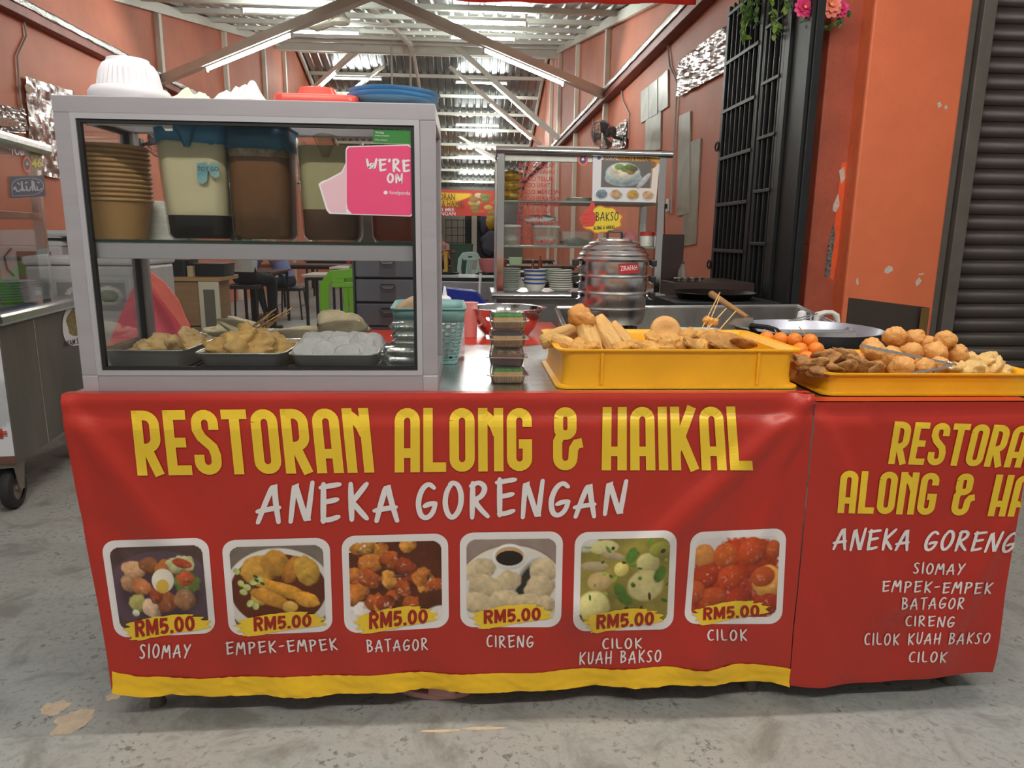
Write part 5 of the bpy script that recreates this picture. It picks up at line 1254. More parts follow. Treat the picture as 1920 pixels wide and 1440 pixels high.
# pink carrier bag hanging behind the case
PKB = mat('pink_carrier_bag', S(222, 92, 108), .35, 0, .10, 5, .3, 9); PKB2 = mat('lit_carrier_bag', S(240, 120, 104), .35, 0, .06, 5, .3, 9)
def bagpt(px, py, Y): return aty(px, py, Y)
pb = aty(285, 640, 2.36)
t = thing('carrier_bag', 'pink plastic carrier bag standing behind the left food tray', 'bag', (pb.x, 2.37, TZ+.002))
o = t.location
mb = MB()
def bag(u, v, front):
    # u across, v up; leaning peak at the left
    L = [(200, 655), (222, 600), (240, 560), (262, 510), (266, 486)]; Rr = [(374, 655), (352, 600), (322, 560), (285, 520), (270, 486)]
    k = v*(len(L)-1); i = min(int(k), len(L)-2); f = k-i
    lx, ly = L[i][0]+(L[i+1][0]-L[i][0])*f, L[i][1]+(L[i+1][1]-L[i][1])*f; rx, ry = Rr[i][0]+(Rr[i+1][0]-Rr[i][0])*f, Rr[i][1]+(Rr[i+1][1]-Rr[i][1])*f
    x, y = lx+(rx-lx)*u, ly+(ry-ly)*u
    dpt = .055*sin(pi*min(1, max(0, u)))*(1-v)**.6
    p = aty(x, y, 2.37)-o
    crz = .006*noise.noise(Vector((u*5, v*6, 1.0)))+.010*max(0, noise.noise(Vector((u*2.5+v*2, v*2, 9))))
    return (p.x, (-dpt if front else dpt)+crz, max(p.z, 0.0))
mb.grid(lambda u, v: bag(u, v, True), 22, 22); mb.build('front_film', PKB, t, smooth=True)
mb = MB(); mb.grid(lambda u, v: bag(u, v, False), 22, 22); mb.build('rear_film', PKB, t, smooth=True)
mb = MB()
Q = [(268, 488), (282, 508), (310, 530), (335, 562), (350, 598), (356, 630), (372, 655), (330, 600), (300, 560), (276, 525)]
mb.loft([[(aty(x, y, 2.31)-o) for x, y in Q], [(aty(x, y, 2.335)-o) for x, y in Q]]); mb.build('lit_gusset', PKB2, t, bevel=.004)  # lit side of the bag painted in as a lighter coral film
mb = MB(); a = aty(268, 492, 2.36)-o; mb.blob(a+V(0, 0, -.004), (.012, .01, .02), 4, .4, 2, .2); mb.build('knot', PKB, t, smooth=True)
# ---------------------------------------------------------------- stove trough, steamer, wok
tr = thing('stove_trough', 'stainless steel stove trough behind the yellow crates', 'stove', (1.0, 3.1, 0))
A, B, Cc, D = (.434, 3.54), (1.79, 3.74), (1.50, 2.64), (.36, 2.62)
ol = [(x-1.0, y-3.1) for x, y in (D, Cc, B, A)]
def inset(pl, k): cx = sum(x for x, _ in pl)/4; cy = sum(y for _, y in pl)/4; return [(cx+(x-cx)*k, cy+(y-cy)*k) for x, y in pl]
mb = MB(); i2 = inset(ol, .965)
mb.loft([[(x, y, .30) for x, y in ol], [(x, y, .88) for x, y in ol], [(x, y, .88) for x, y in i2], [(x, y, .72) for x, y in i2]]); mb.build('trough_body', STEELD, tr, bevel=.004)
mb = MB(); mb.tube([(x, y, .881) for x, y in inset(ol, .985)], .008, 6, True); mb.build('rolled_rim', STEEL, tr)
for x, y in inset(ol, .94):
    mb = MB(); mb.box((x, y, .15), (.04, .04, .30)); mb.build('leg', STEELD, tr)
bn = (.642-1.0, 3.14-3.1)
mb = MB(); mb.lathe([(.12, .722), (.12, .75), (.07, .76), (.06, .79), (.03, .80)], (bn[0], bn[1], 0), 20); mb.build('burner', BLACK, tr, smooth='auto')
for k in range(4):
    a = pi/4+k*pi/2; mb = MB(); mb.box((bn[0]+.115*cos(a), bn[1]+.115*sin(a), .785), (.03, .03, .125)); mb.build('pot_support', BLACK, tr)
AL2 = mat('polished_aluminium', (.80, .79, .78), .24, 1.0, .05, 3, stretch=(1, 1, 10))
sz = .850; st = thing('steamer_pot', 'three tier aluminium steamer pot with domed ridged lid', 'pot', (.642, 3.14, sz))
def tier(name, z0, z1, r, lip=True):
    mb = MB(); pr = [(r*.97, z0), (r*.985, z0+.004), (r*.985, z1-.008)]+([(r*1.04, z1-.006), (r*1.05, z1-.002), (r*1.04, z1)] if lip else [(r, z1)]); mb.lathe(pr, n=56); return mb.build(name, AL2, st, smooth='auto')
mb = MB(); mb.lathe([(.11, 0), (.135, .006), (.146, .03), (.148, .066), (.156, .068), (.157, .073), (.15, .075)], n=56); mb.build('water_pot', AL2, st, smooth='auto')
tier('steam_tier', .075, .143, .150); tier('steam_tier', .143, .215, .150); tier('steam_tier', .215, .282, .150)
mb = MB(); mb.lathe([(.160, .280), (.162, .285), (.158, .290), (.150, .296), (.153, .304), (.147, .313), (.136, .320), (.138, .328), (.128, .338), (.112, .345), (.113, .352), (.10, .360), (.08, .364), (.078, .370), (.04, .376), (0, .377)], n=56, cap1=False); mb.build('ridged_lid', AL2, st, smooth='auto')
mb = MB(); mb.tube([(-.032, 0, .374), (-.032, 0, .398), (-.026, 0, .402), (.026, 0, .402), (.032, 0, .398), (.032, 0, .374)], .0055, 8); mb.build('lid_handle', BLACK, st, smooth='auto')
for s in (-1, 1):
    for z in (.11, .18, .25):
        mb = MB(); mb.box((s*.172, -.02, z+.018), (.026, .04, .028)); h = mb.build('side_grip', BLACK, st, bevel=.004)
        mb = MB(); mb.tube([(s*.152, -.04, z+.01), (s*.166, -.04, z+.0), (s*.172, -.03, z+.012), (s*.166, -.0, z), (s*.152, 0, z+.01)], .0022, 6); mb.build('wire_clip', CHROME, st, smooth='auto')
def stm(px, py, l):
    d = ray(px, py); c = V(.642, 3.14, 0); # hit the tier's cylinder
    ox, oy = C0.x-c.x, C0.y-c.y; a = d.x*d.x+d.y*d.y; b = 2*(ox*d.x+oy*d.y); q = ox*ox+oy*oy-(.1505+l)**2
    tt = (-b-sqrt(max(0, b*b-4*a*q)))/(2*a); return C0+d*tt-st.location
mb = MB(); fn = quadmap(((1160, 495), (1197, 493), (1198, 512), (1161, 514)), stm); mb.grid(lambda u, v: fn(u, v, .0006), 8, 2); lbp = mb.build('maker_label', mat('red_label', S(176, 44, 48), .4), st)
mb = MB(); btext(mb, 'ZIRAFAH', quadmap(((1163, 499), (1194, 497), (1195, 506), (1164, 508)), stm), .0, .0014); mb.build('label_lettering', STW, lbp)
# wok with spatula
wk = thing('wok', 'big black wok with bright worn inside on the right of the trough', 'wok', (1.29, 2.615, .73))
mb = MB(); mb.lathe([(.0, .0), (.09, .004), (.16, .03), (.22, .085), (.25, .135), (.268, .168)], n=56, cap0=False, cap1=False); mb.build('wok_outer', BLKM, wk, smooth='auto')
mb = MB(); mb.lathe([(.268, .169), (.264, .170), (.247, .138), (.217, .09), (.157, .036), (.088, .010), (0, .006)], n=56, cap0=False, cap1=False); mb.build('wok_inner', mat('burnished_aluminium', S(190, 192, 206), .35, .7, .06, 4), wk, smooth='auto')
mb = MB(); a0 = radians(215)
def wpt(r, a, z): return (r*cos(a), r*sin(a), z)
mb.tube([wpt(.262, a0-.20, .16), wpt(.30, a0-.17, .185), wpt(.325, a0-.10, .195), wpt(.325, a0+.10, .195), wpt(.30, a0+.17, .185), wpt(.262, a0+.20, .16)], .009, 8); mb.build('loop_handle', BLACK, wk, smooth='auto')
a, b = aty(1332, 550, 2.80), aty(1402, 596, 2.52); s_ = thing('wok_spatula', 'wooden handled metal spatula resting on the wok edge', 'spatula', b)
WOODH = mat('worn_wood_handle', S(164, 122, 78), .6, 0, .15, 20)
mb = MB(); mb.tube([(0, 0, 0), (a-b)*.5, (a-b)*.97, (a-b)], [.009, .011, .014, .008], 10); mb.build('handle', WOODH, s_, smooth='auto')
q = [aty(x, y, 2.50)-b for x, y in ((1366, 608), (1378, 598), (1412, 596), (1415, 616), (1395, 613))]
mb = MB(); mb.loft([[p for p in q], [p+V(0, .003, .001) for p in q]]); mb.build('blade', mat('greasy_steel', (.55, .55, .52), .35, .9, .2, 20), s_)
# wire strainer and white topped bottle in and behind the wok
t = thing('wire_strainer', 'wire frying strainer lying inside the wok', 'strainer', aty(1505, 600, 2.72))
o = t.location; mb = MB()
for x1, y1, x2, y2 in ((1478, 602, 1522, 590), (1505, 600, 1533, 588), (1520, 588, 1520, 602), (1478, 602, 1505, 600)): mb.cyl(aty(x1, y1, 2.72)-o, aty(x2, y2, 2.74)-o, .0025, n=6)
mb.build('strainer_wire', CHROME, t, smooth='auto')
p = aty(1499, 590, 3.0); mb = MB(); mb.lathe([(.018, 0), (.02, .004), (.02, .10), (.017, .118), (.008, .124), (0, .125)], n=18, cap1=False); tag(mb.build('plastic_bottle', WHITE, None, 'auto', loc=(p.x+.02, 3.02, .80)), 'small white capped bottle in the trough behind the wok', 'bottle')
mb = MB(); pa_ = [aty(x, y, 2.85) for x, y in ((1530, 603), (1534, 590), (1546, 586), (1560, 586), (1568, 592), (1570, 604))]; c = pa_[0]; mb.tube([p-c for p in pa_], [.012, .016, .010, .010, .014, .012], 8)
tag(mb.build('plastic_bag', mat('clear_white_bag', S(214, 210, 204), .3, 0, .1, 30), None, 'auto', loc=c), 'twisted white plastic bag handle beside the wok', 'bag')
# metal wind guard
SHT = mat('dull_brown_sheet_metal', S(66, 56, 50), .45, .5, .12, 3); BRS = mat('brassy_edge', S(150, 120, 72), .35, .8, .15, 8)
t = thing('wind_guard', 'brown metal wind guard sheet standing behind the wok', 'wind guard', (1.90, 3.08, 0), -.0)
mb = MB(); P = [aty(1592, 558, 3.08)-t.location, aty(1743, 577, 3.02)-t.location]
mb.loft([[(P[0].x, P[0].y, 0), (P[1].x, P[1].y, 0), (P[1].x, P[1].y+.004, 0), (P[0].x, P[0].y+.004, 0)], [(P[0].x, P[0].y, P[0].z), (P[1].x, P[1].y, P[1].z), (P[1].x, P[1].y+.004, P[1].z), (P[0].x, P[0].y+.004, P[0].z)]]); mb.build('sheet', SHT, t)
mb = MB(); mb.loft([[(P[1].x-.045, P[1].y-.012, 0), (P[1].x, P[1].y-.001, 0), (P[1].x, P[1].y-.003, 0)], [(P[1].x-.045, P[1].y-.012, P[1].z), (P[1].x, P[1].y-.001, P[1].z), (P[1].x, P[1].y-.003, P[1].z)]]); mb.build('bent_flange', BRS, t)
# ---------------------------------------------------------------- bakso cart
bc = thing('bakso_cart', 'stainless glass fronted noodle cart with red menu lettering', 'food cart', (.72, 4.85, 0))
bo = bc.location
def bb(name, a, b, m=STEEL, par=bc, bevel=.003):
    mb = MB(); mb.b2([a[i]-bo[i] for i in range(3)], [b[i]-bo[i] for i in range(3)]); return mb.build(name, m, par, bevel=bevel)
bx0, bx1, by0, by1 = .185, 1.255, 4.60, 5.10
for x in (bx0, bx1-.045):
    for y in (by0, by1-.04): bb('post', (x, y, .87), (x+.045, y+.04, 1.75), CHROME if y == by0 else STEEL)
mb = MB(); mb.cyl((bx0-.01-bo.x, by0-.01-bo.y, 1.755), (bx1+.03-bo.x, by0-.01-bo.y, 1.745), .022, n=14); mb.build('top_bar', CHROME, bc, smooth='auto')
mb = MB(); mb.cyl((bx0-.03-bo.x, by0-.03-bo.y, .855), (bx1+.02-bo.x, by0-.03-bo.y, .855), .024, n=14); mb.build('front_bar', CHROME, bc, smooth='auto')
bb('roof_sheet', (bx0, by0, 1.752), (bx1, by1, 1.764)); bb('top_band', (bx0+.045, by0+.022, 1.69), (bx1-.045, by0+.035, 1.735), STEELD)
bb('counter_top', (bx0-.03, by0-.03, .845), (bx1+.03, by1+.03, .87)); bb('cabinet', (bx0, by0+.05, .12), (bx1, by1, .845), STEEL)
for z in (1.455, 1.172): bb('shelf', (bx0+.03, by0+.03, z-.012), (bx1-.03, by1-.03, z), mat('glass_shelf_edge', S(150, 152, 140), .3, .3)); 
bb('front_pane', (bx0+.045, by0+.012, .87), (bx1-.045, by0+.016, 1.735), GLASS, bevel=0)
for x in (bx0+.02, bx1-.024): bb('side_pane', (x, by0+.04, .87), (x+.004, by1-.04, 1.75), GLASS, bevel=0)
for x in (bx0+.15, bx1-.15):
    for y in (by0+.12, by1-.08):
        mb = MB(); mb.cyl((x-.02-bo.x, y-bo.y, .055), (x+.02-bo.x, y-bo.y, .055), .055, n=20); mb.build('wheel', RUB, bc, smooth='auto')
bpane = onpane(by0+.0118, bo)
RDL = mat('red_vinyl_letters', S(178, 36, 44), .4)
lines = [('BAKSO BULAT', 973, 1041, 310), ('BAKSO TAHU', 973, 1040, 322), ('BAKSO TELUR', 973, 1038, 335), ('BAKSO URAT', 973, 1032, 347), ('BAKSO MERCON', 972, 1050, 360), ('BAKSO BERANAK', 972, 1050, 372), ('BAKSO TUMPENG', 972, 1050, 384), ('BAKSO RUSUK', 971, 1038, 395), ('MEE AYAM', 970, 1017, 406), ('MEE AYAM BAKSO', 970, 1051, 418), ('SOTO', 970, 996, 429), ('RAWON', 970, 1004, 440), ('GULAI KAMBING', 969, 1042, 452)]
for s, x0, x1, y in lines:
    mb = MB(); btext(mb, s, quadmap(((x0, y-4.2), (x1, y-3.6), (x1, y+4.6), (x0, y+4)), bpane), .012, .0006); mb.build('menu_lettering', RDL, bc)
# poster
q = ((1112, 289), (1238, 291), (1230, 380), (1110, 377)); pf = quadmap(q, bpane)
p = Print(84, 60, S(226, 226, 232)); e = p.ell
p.rect(.13, .12, .90, .70, S(96, 92, 90)); p.put(np.clip((p.x*1.2-p.y)*2, 0, .3), S(240, 200, 150)); e(.7, .1, .4, .1, S(228, 168, 60), .1, .2); e(.85, .2, .12, .1, S(150, 100, 50), 0, .2)
p.rect(.13, .14, .88, .70, S(104, 100, 98)); e(.47, .50, .29, .18, S(176, 186, 190), 0, .05); e(.46, .40, .27, .24, S(170, 190, 196), 0, .05); e(.46, .36, .245, .18, S(214, 214, 206), 0, .05)
for x, y, c in ((.36, .34, S(206, 196, 166)), (.44, .38, S(216, 206, 180)), (.5, .3, S(110, 130, 56)), (.58, .36, S(150, 120, 56)), (.4, .26, S(120, 150, 70)), (.55, .26, S(96, 120, 40)), (.47, .43, S(222, 214, 190)), (.62, .30, S(90, 90, 40))): e(x, y, .08, .07, c, 0, .2, .2, int(x*70))
e(.78, .55, .05, .2, S(190, 192, 196), .5, .1)
for x, c in ((.14, S(120, 140, 150)), (.37, S(200, 160, 120)), (.63, S(190, 150, 70)), (.86, S(206, 170, 130))): e(x, .85, .11, .12, S(222, 222, 226), 0, .1); e(x, .84, .09, .10, c, 0, .1, .2, int(x*50), .4, .6)
e(.09, .08, .03, .04, S(60, 80, 140))
po = p.sheet('food_poster', pf, vcmat('poster_print', .3), bc, .0008); po['label'] = 'printed poster of a noodle soup bowl above four small dishes'
mb = MB(); btext(mb, 'BAKSO ALONG & HAIKAL', quadmap(((1132, 292), (1222, 293), (1220, 302), (1132, 300)), bpane), .015, .0018); mb.build('poster_title', mat('brown_orange_title', S(112, 48, 20), .4), po)
# round badge
mb = MB(); f = quadmap(((1083, 288), (1103, 288), (1103, 311), (1083, 311)), bpane); mb.add([f(.5+.5*cos(a), .5+.5*sin(a), .0008) for a in [2*pi*i/24 for i in range(24)]], [tuple(range(24))]); bd = mb.build('round_badge', mat('orange_badge', S(232, 106, 62), .4), bc)
mb = MB(); mb.add([f(.5+.32*cos(a), .5+.32*sin(a), .0014) for a in [2*pi*i/24 for i in range(24)]], [tuple(range(24))]); mb.build('badge_centre', mat('navy_badge', S(44, 58, 128), .4), bd)
mb = MB()
for cx, cy in ((.5, .6), (.43, .5), (.57, .5)): mb.add([f(cx+.07*cos(a), cy+.07*sin(a), .002) for a in [2*pi*i/10 for i in range(10)]], [tuple(range(10))])
mb.build('badge_mark', STW, bd)
# thumbs-up price tag
star = []
for i in range(36):
    a = 2*pi*i/36; k = 1-.10*(1 if i % 4 < 2 else 0); star.append((1128+41*k*cos(a)*1.0, 412+27*k*sin(a)))
ORO = mat('orange_tag_edge', S(230, 112, 44), .45); YTG = mat('yellow_tag', S(240, 212, 60), .45); RTH = mat('red_thumb', S(222, 72, 60), .45)
mb = MB(); mb.add([bpane(x, y, .0010) for x, y in star], [tuple(range(36))]); tg = mb.build('price_tag', ORO, bc); tg['label'] = 'yellow cloud shaped tag with a red thumbs up'
mb = MB(); mb.add([bpane(1128+(x-1128)*.93, 412+(y-412)*.92, .0016) for x, y in star], [tuple(range(36))]); mb.build('tag_field', YTG, tg)
th = [(1104, 389), (1108, 380), (1114, 379), (1116, 386), (1112, 397), (1116, 400), (1118, 412), (1113, 424), (1098, 426), (1090, 420), (1089, 406), (1093, 400)]
mb = MB(); mb.add([bpane(x, y, .0022) for x, y in th], [tuple(range(len(th)))]); tm = mb.build('thumb', RTH, tg)
for (x0, y0, x1, y1) in ((1092, 404, 1106, 401), (1091, 411, 1106, 410), (1093, 418, 1105, 418), (1110, 397, 1117, 402)):
    mb = MB(); stroke(mb, [(0, 0), (1, 1)], .0, lambda a, b, l: bpane(x0, y0, l), .003) if 0 else mb.bar(bpane(x0, y0, .003), bpane(x1, y1, .003), .003, .0006); mb.build('thumb_line', BLACK, tg)
mb = MB(); write(mb, 'BAKSO', HAND_F, quadmap(((1117, 396), (1160, 397), (1159, 414), (1117, 414)), bpane), .09, .1, True, 31, .003); mb.build('tag_lettering', BLACK, tg)
mb = MB(); write(mb, 'ALONG & HAIKAL', HAND_F, quadmap(((1113, 424), (1153, 422), (1153, 429), (1113, 431)), bpane), .16, .12, True, 32, .003); mb.build('tag_lettering', BLACK, tg)
# crockery inside the cart
PORC = mat('white_porcelain', S(238, 235, 228), .3); GRNR = mat('green_rim_line', S(70, 120, 116), .3); BLUR = mat('blue_rim_line', S(56, 76, 150), .3)
def plates(px, n, r, dz, z0, rim, label, grp, deep=.02, Yc=4.80, tilt=0):
    p = aty(px, 540, Yc); pr = None
    for k in range(n):
        lab = label % ('bottom' if k == 0 else 'top' if k == n-1 else 'middle')
        loc = (p.x+tilt*k, Yc, z0+k*dz)
        if pr is None:
            pr = thing('soup_plate' if deep < .03 else 'soup_bowl', lab, 'plate' if deep < .03 else 'bowl', loc, 0, grp)
            mb = MB(); mb.lathe([(r*.5, 0), (r*.55, .001), (r*.8, deep*.4), (r*.97, deep*.92), (r, deep), (r*.985, deep+.001), (r*.78, deep*.5), (r*.5, .006), (0, .005)], n=30, cap1=False); mb.build('dish', PORC, pr, smooth='auto')
            mb = MB(); mb.lathe([(r*.985, deep*.80), (r*1.004, deep*.86), (r*1.006, deep*.96), (r*.99, deep)], n=30, cap0=False, cap1=False); mb.build('rim_line', rim, pr, smooth='auto')
        else: dup(pr, loc, 0, lab)
plates(956, 10, .072, .0145, .871, GRNR, '%s green lined plate of the left stack in the cart', 'left plate stack', .020)
plates(1003, 4, .078, .027, .871, BLUR, '%s blue lined bowl of the centre stack in the cart', 'centre bowl stack', .062)
plates(1052, 9, .082, .0150, .871, PORC, '%s plain white plate of the right stack in the cart', 'right plate stack', .024, tilt=-.0012)
CLR = glass('clear_box_plastic', (.88, .88, .86), .6, .25, (.85, .85, .82), .15); MILK = mat('white_noodles', S(206, 200, 188), .6, 0, .1, 12)
for px, w, lab in ((958, .12, 'clear lidded box of white noodles at the left of the cart shelf'), (1022, .17, 'clear lidded box of white noodles beside it on the cart shelf')):
    p = aty(px, 445, 4.82); t = thing('storage_box', lab, 'food box', (p.x, 4.82, 1.1725))
    mb = MB(); mb.rings([(.93, 0), (1, .115)], rrect(w, .20, .015), cap1=False); mb.build('box_shell', CLR, t, smooth='auto')
    mb = MB(); mb.rings([(1.04, .115), (1.04, .128), (.9, .132)], rrect(w, .20, .015)); mb.build('box_lid', mat('frosted_lid', S(196, 190, 184), .4), t, smooth='auto')
    mb = MB(); mb.blob((0, 0, .035), (w*.42, .085, .034), px, .2, 1.5, .05); mb.build('noodles', MILK, t, smooth=True)
p = aty(1080, 448, 4.82); t = thing('storage_box', 'clear box of chopped green leaves on the cart shelf', 'food box', (p.x, 4.82, 1.1725))
mb = MB(); mb.rings([(.93, 0), (1, .095)], rrect(.21, .18, .015), cap1=False); mb.build('box_shell', CLR, t, smooth='auto')
mb = MB(); mb.blob((0, 0, .026), (.095, .08, .026), 3, .4, 2.5, .25); mb.build('leaves', mat('dark_greens', S(62, 84, 52), .6, 0, .4, 30), t, smooth=True)
p = aty(1213, 445, 4.78); t = thing('spice_jar', 'white jar with red lid at the right of the cart shelf', 'jar', (p.x, 4.78, 1.1725))
mb = MB(); mb.lathe([(.04, 0), (.045, .004), (.046, .065), (.040, .078)], n=24); mb.build('jar_body', PORC, t, smooth='auto')
mb = MB(); mb.lathe([(.049, .074), (.049, .096), (.04, .099)], n=24); mb.build('jar_lid', mat('red_lid', S(206, 60, 50), .35), t, smooth='auto')
p = aty(1178, 445, 4.86); mb = MB(); mb.rings([(.9, 0), (1, .07), (.6, .095)], rrect(.10, .10, .03)); tag(mb.build('pink_tub', mat('pink_tub_plastic', S(214, 130, 140), .4), None, 'auto', loc=(p.x, 4.86, 1.1725)), 'pink plastic tub behind the steamer lid on the cart shelf', 'tub')
SNK = mat('yellow_snack_foil', S(226, 176, 40), .3, 0, 0, 14, .3, 20, c2=S(110, 80, 30))
for k in range(3):
    p = aty(956, 360-22*k, 4.80); mb = MB(); mb.blob((0, 0, 0), (.075, .05, .035), k+2, .25, 1.6, .1); o = mb.build('snack_bag', SNK, None, True, loc=(p.x+.012, 4.80, 1.455+.037+k*.062)); tag(o, '%s yellow foil snack bag at the left of the upper cart shelf' % ('lowest', 'middle', 'top')[k], 'snack bag', 'snack bags')
p = aty(1085, 370, 4.80); t = tray('shallow metal tray on the upper cart shelf', p.x, 4.80, 1.4555, .17, .14, .025, grp='cart trays')
mb = MB(); mb.blob((0, 0, 0), (.11, .06, .035), 9, .4, 2, .25); p = aty(1010, 412, 4.9); tag(mb.build('plastic_bag', mat('clear_white_bag', S(214, 210, 204), .3, 0, .1, 30), None, True, loc=(p.x, 4.84, 1.337)), 'crumpled clear bag on the noodle box lids in the cart', 'bag')
p = aty(1095, 525, 4.72); mb = MB(); mb.rings([(.9, 0), (1, .008), (1, .15), (.94, .155)], rrect(.05, .08, .01)); tag(mb.build('cutlery_holder', mat('teal_holder', S(40, 104, 100), .4), None, 'auto', loc=(p.x-.005, 4.74, .871)), 'dark teal cutlery holder between plates and steamer', 'holder')
# on top of the cart: wall fan behind, pale board
mb = MB(); mb.b2((-.2, -.15, 0), (.2, .15, .03)); p = aty(1060, 268, 4.85); tag(mb.build('board', mat('pale_board', S(206, 200, 186), .6), None, loc=(p.x, 4.85, 1.766)), 'pale flat board lying on the cart roof', 'board')
# cabinet, wok burner and bottle right of the cart
BRNB = mat('dark_brown_box', S(62, 44, 40), .5, 0, .1, 5)
p0 = aty(1240, 527, 5.0); p1 = aty(1310, 515, 5.0); t = thing('side_counter', 'low dark brown counter against the right wall beside the cart', 'counter', (1.73, 5.2, 0))
mb = MB(); mb.b2((-.30, -.30, 0), (.28, .30, .93)); mb.build('counter_box', BRNB, t, bevel=.004)
mb = MB(); mb.b2((-.30, .1, .93), (-.12, .30, 1.26)); mb.build('raised_back', BRNB, t, bevel=.004)
mb = MB(); mb.lathe([(.026, 0), (.030, .006), (.030, .07), (.014, .105), (.013, .125), (.0, .126)], n=18, cap1=False); p = aty(1281, 515, 5.05); t2 = thing('water_bottle', 'small clear water bottle on the dark brown counter', 'bottle', (p.x, 5.08, .931)); mb.build('bottle_body', CLR, t2, smooth='auto')
mb = MB(); mb.lathe([(.014, .122), (.014, .138), (.0, .139)], n=14, cap1=False); mb.build('bottle_cap', mat('dark_cap', S(70, 70, 72), .4), t2, smooth='auto')
mb = MB()
for i in range(5): mb.blob((-.1+.03*i, -.05, .02), (.035, .03, .02), i, .4, 2, .3)
for i in range(4):
    mb = MB(); mb.tube([(-.09+.05*i, -.12, .012), (-.05+.05*i, -.06, .02), (-.08+.05*i, .02, .014)], .010, 8); tag(mb.build('kitchen_tool', STEELD, None, 'auto', loc=(1.58, 5.1, .931)), 'dull metal ladle piled on the brown counter, %s of four' % ('first', 'second', 'third', 'last')[i], 'ladle', 'ladles')
wb = thing('gas_wok_ring', 'black iron wok ring with dark wok behind the steamer', 'stove', (1.42, 4.05, 0))
mb = MB(); mb.box((0, 0, .40), (.62, .46, .80)); mb.build('stove_box', STEELD, wb, bevel=.005)
mb = MB(); mb.box((0, -.02, .845), (.60, .44, .09)); mb.build('stove_frame', BLKM, wb, bevel=.006)
mb = MB(); mb.lathe([(.0, .84), (.10, .845), (.19, .885), (.235, .925), (.24, .928), (.234, .929), (.18, .892), (.1, .855), (0, .85)], n=40, cap0=False, cap1=False); mb.build('dark_wok', mat('seasoned_iron', S(44, 40, 38), .3, .6), wb, smooth='auto')
for x in (-.2, .0, .2):
    mb = MB(); mb.cyl((x, -.245, .85), (x, -.255, .85), .006, n=8); mb.build('rivet', CHROME, wb)
# ================================================================== things on the walls
def wallcard(name, label, cat, X, q, m, th=.012, group=None):
    """flat sheet fixed to a side wall, corners given as photo pixels on that wall"""
    s = 1 if X < 0 else -1; P = [atx(x, y, X) for x, y in q]; c = sum(P, Vector())/len(P)
    mb = MB(); mb.loft([[(X+s*.002-c.x, p.y-c.y, p.z-c.z) for p in P], [(X+s*(th+.002)-c.x, p.y-c.y, p.z-c.z) for p in P]])
    return tag(mb.build(name, m, None, bevel=.001, loc=c), label, cat, group), c
TILE = mat('grey_green_wall_tile', S(168, 166, 150), .35, 0, .10, 5, c2=S(140, 142, 128))
for q, lab in ((((1204, 172), (1219, 161), (1219, 222), (1204, 231)), 'left narrow grey tile of the three hung high on the right wall'), (((1220, 160), (1236, 148), (1236, 213), (1220, 222)), 'middle grey tile of the three hung high on the right wall'), (((1237, 147), (1255, 130), (1255, 200), (1237, 212)), 'right grey tile of the three hung high on the right wall'),
               (((1213, 226), (1242, 207), (1241, 280), (1212, 285)), 'broad grey tile below the three high tiles'), (((1276, 218), (1297, 208), (1296, 400), (1272, 405)), 'tall narrow grey tile beside the conduit on the right wall'), (((1293, 268), (1316, 259), (1306, 458), (1280, 462)), 'lowest tall grey tile nearest the black gate')):
    wallcard('wall_tile', lab, 'wall tile', XR, q, TILE, .012+.004*(q[0][0] % 3), 'grey tiles on the right wall')
FOILP = mat('foil_poster', (.56, .54, .53), .2, .8, 0, 1, .6, 9, c2=(.46, .42, .41))
def foilposter(name, label, X, q, n=10):
    s = 1 if X < 0 else -1; P = [atx(x, y, X) for x, y in q]; c = sum(P, Vector())/4; mb = MB()
    def fn(u, v):
        p = P[0].lerp(P[1], u).lerp(P[3].lerp(P[2], u), v)
        return (X+s*(.032+.020*noise.noise(Vector((u*7, v*7, X)))+.012*noise.noise(Vector((u*19, v*15, X))))-c.x, p.y-c.y, p.z-c.z)
    mb.grid(fn, 26, 22); return tag(mb.build(name, FOILP, None, False, loc=c, solid=.002), label, 'poster'), c
foilposter('foil_poster', 'crinkled silver laminated poster high on the right wall by the gate', XR, ((1278, 115), (1379, 40), (1378, 128), (1275, 183)))
f1, c1_ = foilposter('foil_poster', 'large crinkled silver menu poster on the left wall behind the cart', XL, ((42, 143), (132, 172), (112, 336), (52, 325)))
def lw(X, c):
    s = 1 if X < 0 else -1
    return lambda px, py, l: atx(px, py, X+s*(.062+l))-c
for s_, q in (('RM 10', ((64, 160), (86, 168), (86, 182), (64, 176))), ('AYAM', ((48, 176), (62, 182), (62, 197), (48, 192))), ('GEPREK', ((64, 183), (88, 190), (88, 208), (64, 203)))):
    mb = MB(); btext(mb, s_, quadmap(q, lw(XL, c1_)), .01, .0); mb.build('poster_lettering', mat('maroon_letters', S(120, 36, 40), .4), f1)
mb = MB(); g = quadmap(((45, 152), (64, 160), (64, 178), (46, 172)), lw(XL, c1_)); mb.add([g(.5+.45*cos(a), .5+.45*sin(a), .004) for a in [2*pi*i/18 for i in range(18)]], [tuple(range(18))]); mb.build('dish_picture', mat('brown_dish', S(150, 96, 60), .5, 0, .4, 30), f1)
o, c = foilposter('foil_poster', 'small silver dish poster at the left edge of the picture', XL, ((-30, 192), (40, 205), (42, 250), (-30, 246)))
mb = MB(); btext(mb, 'CEKAK', quadmap(((-14, 200), (26, 206), (26, 215), (-14, 210)), lw(XL, c)), .01, .0); mb.build('poster_lettering', mat('maroon_letters', S(120, 36, 40), .4), o)
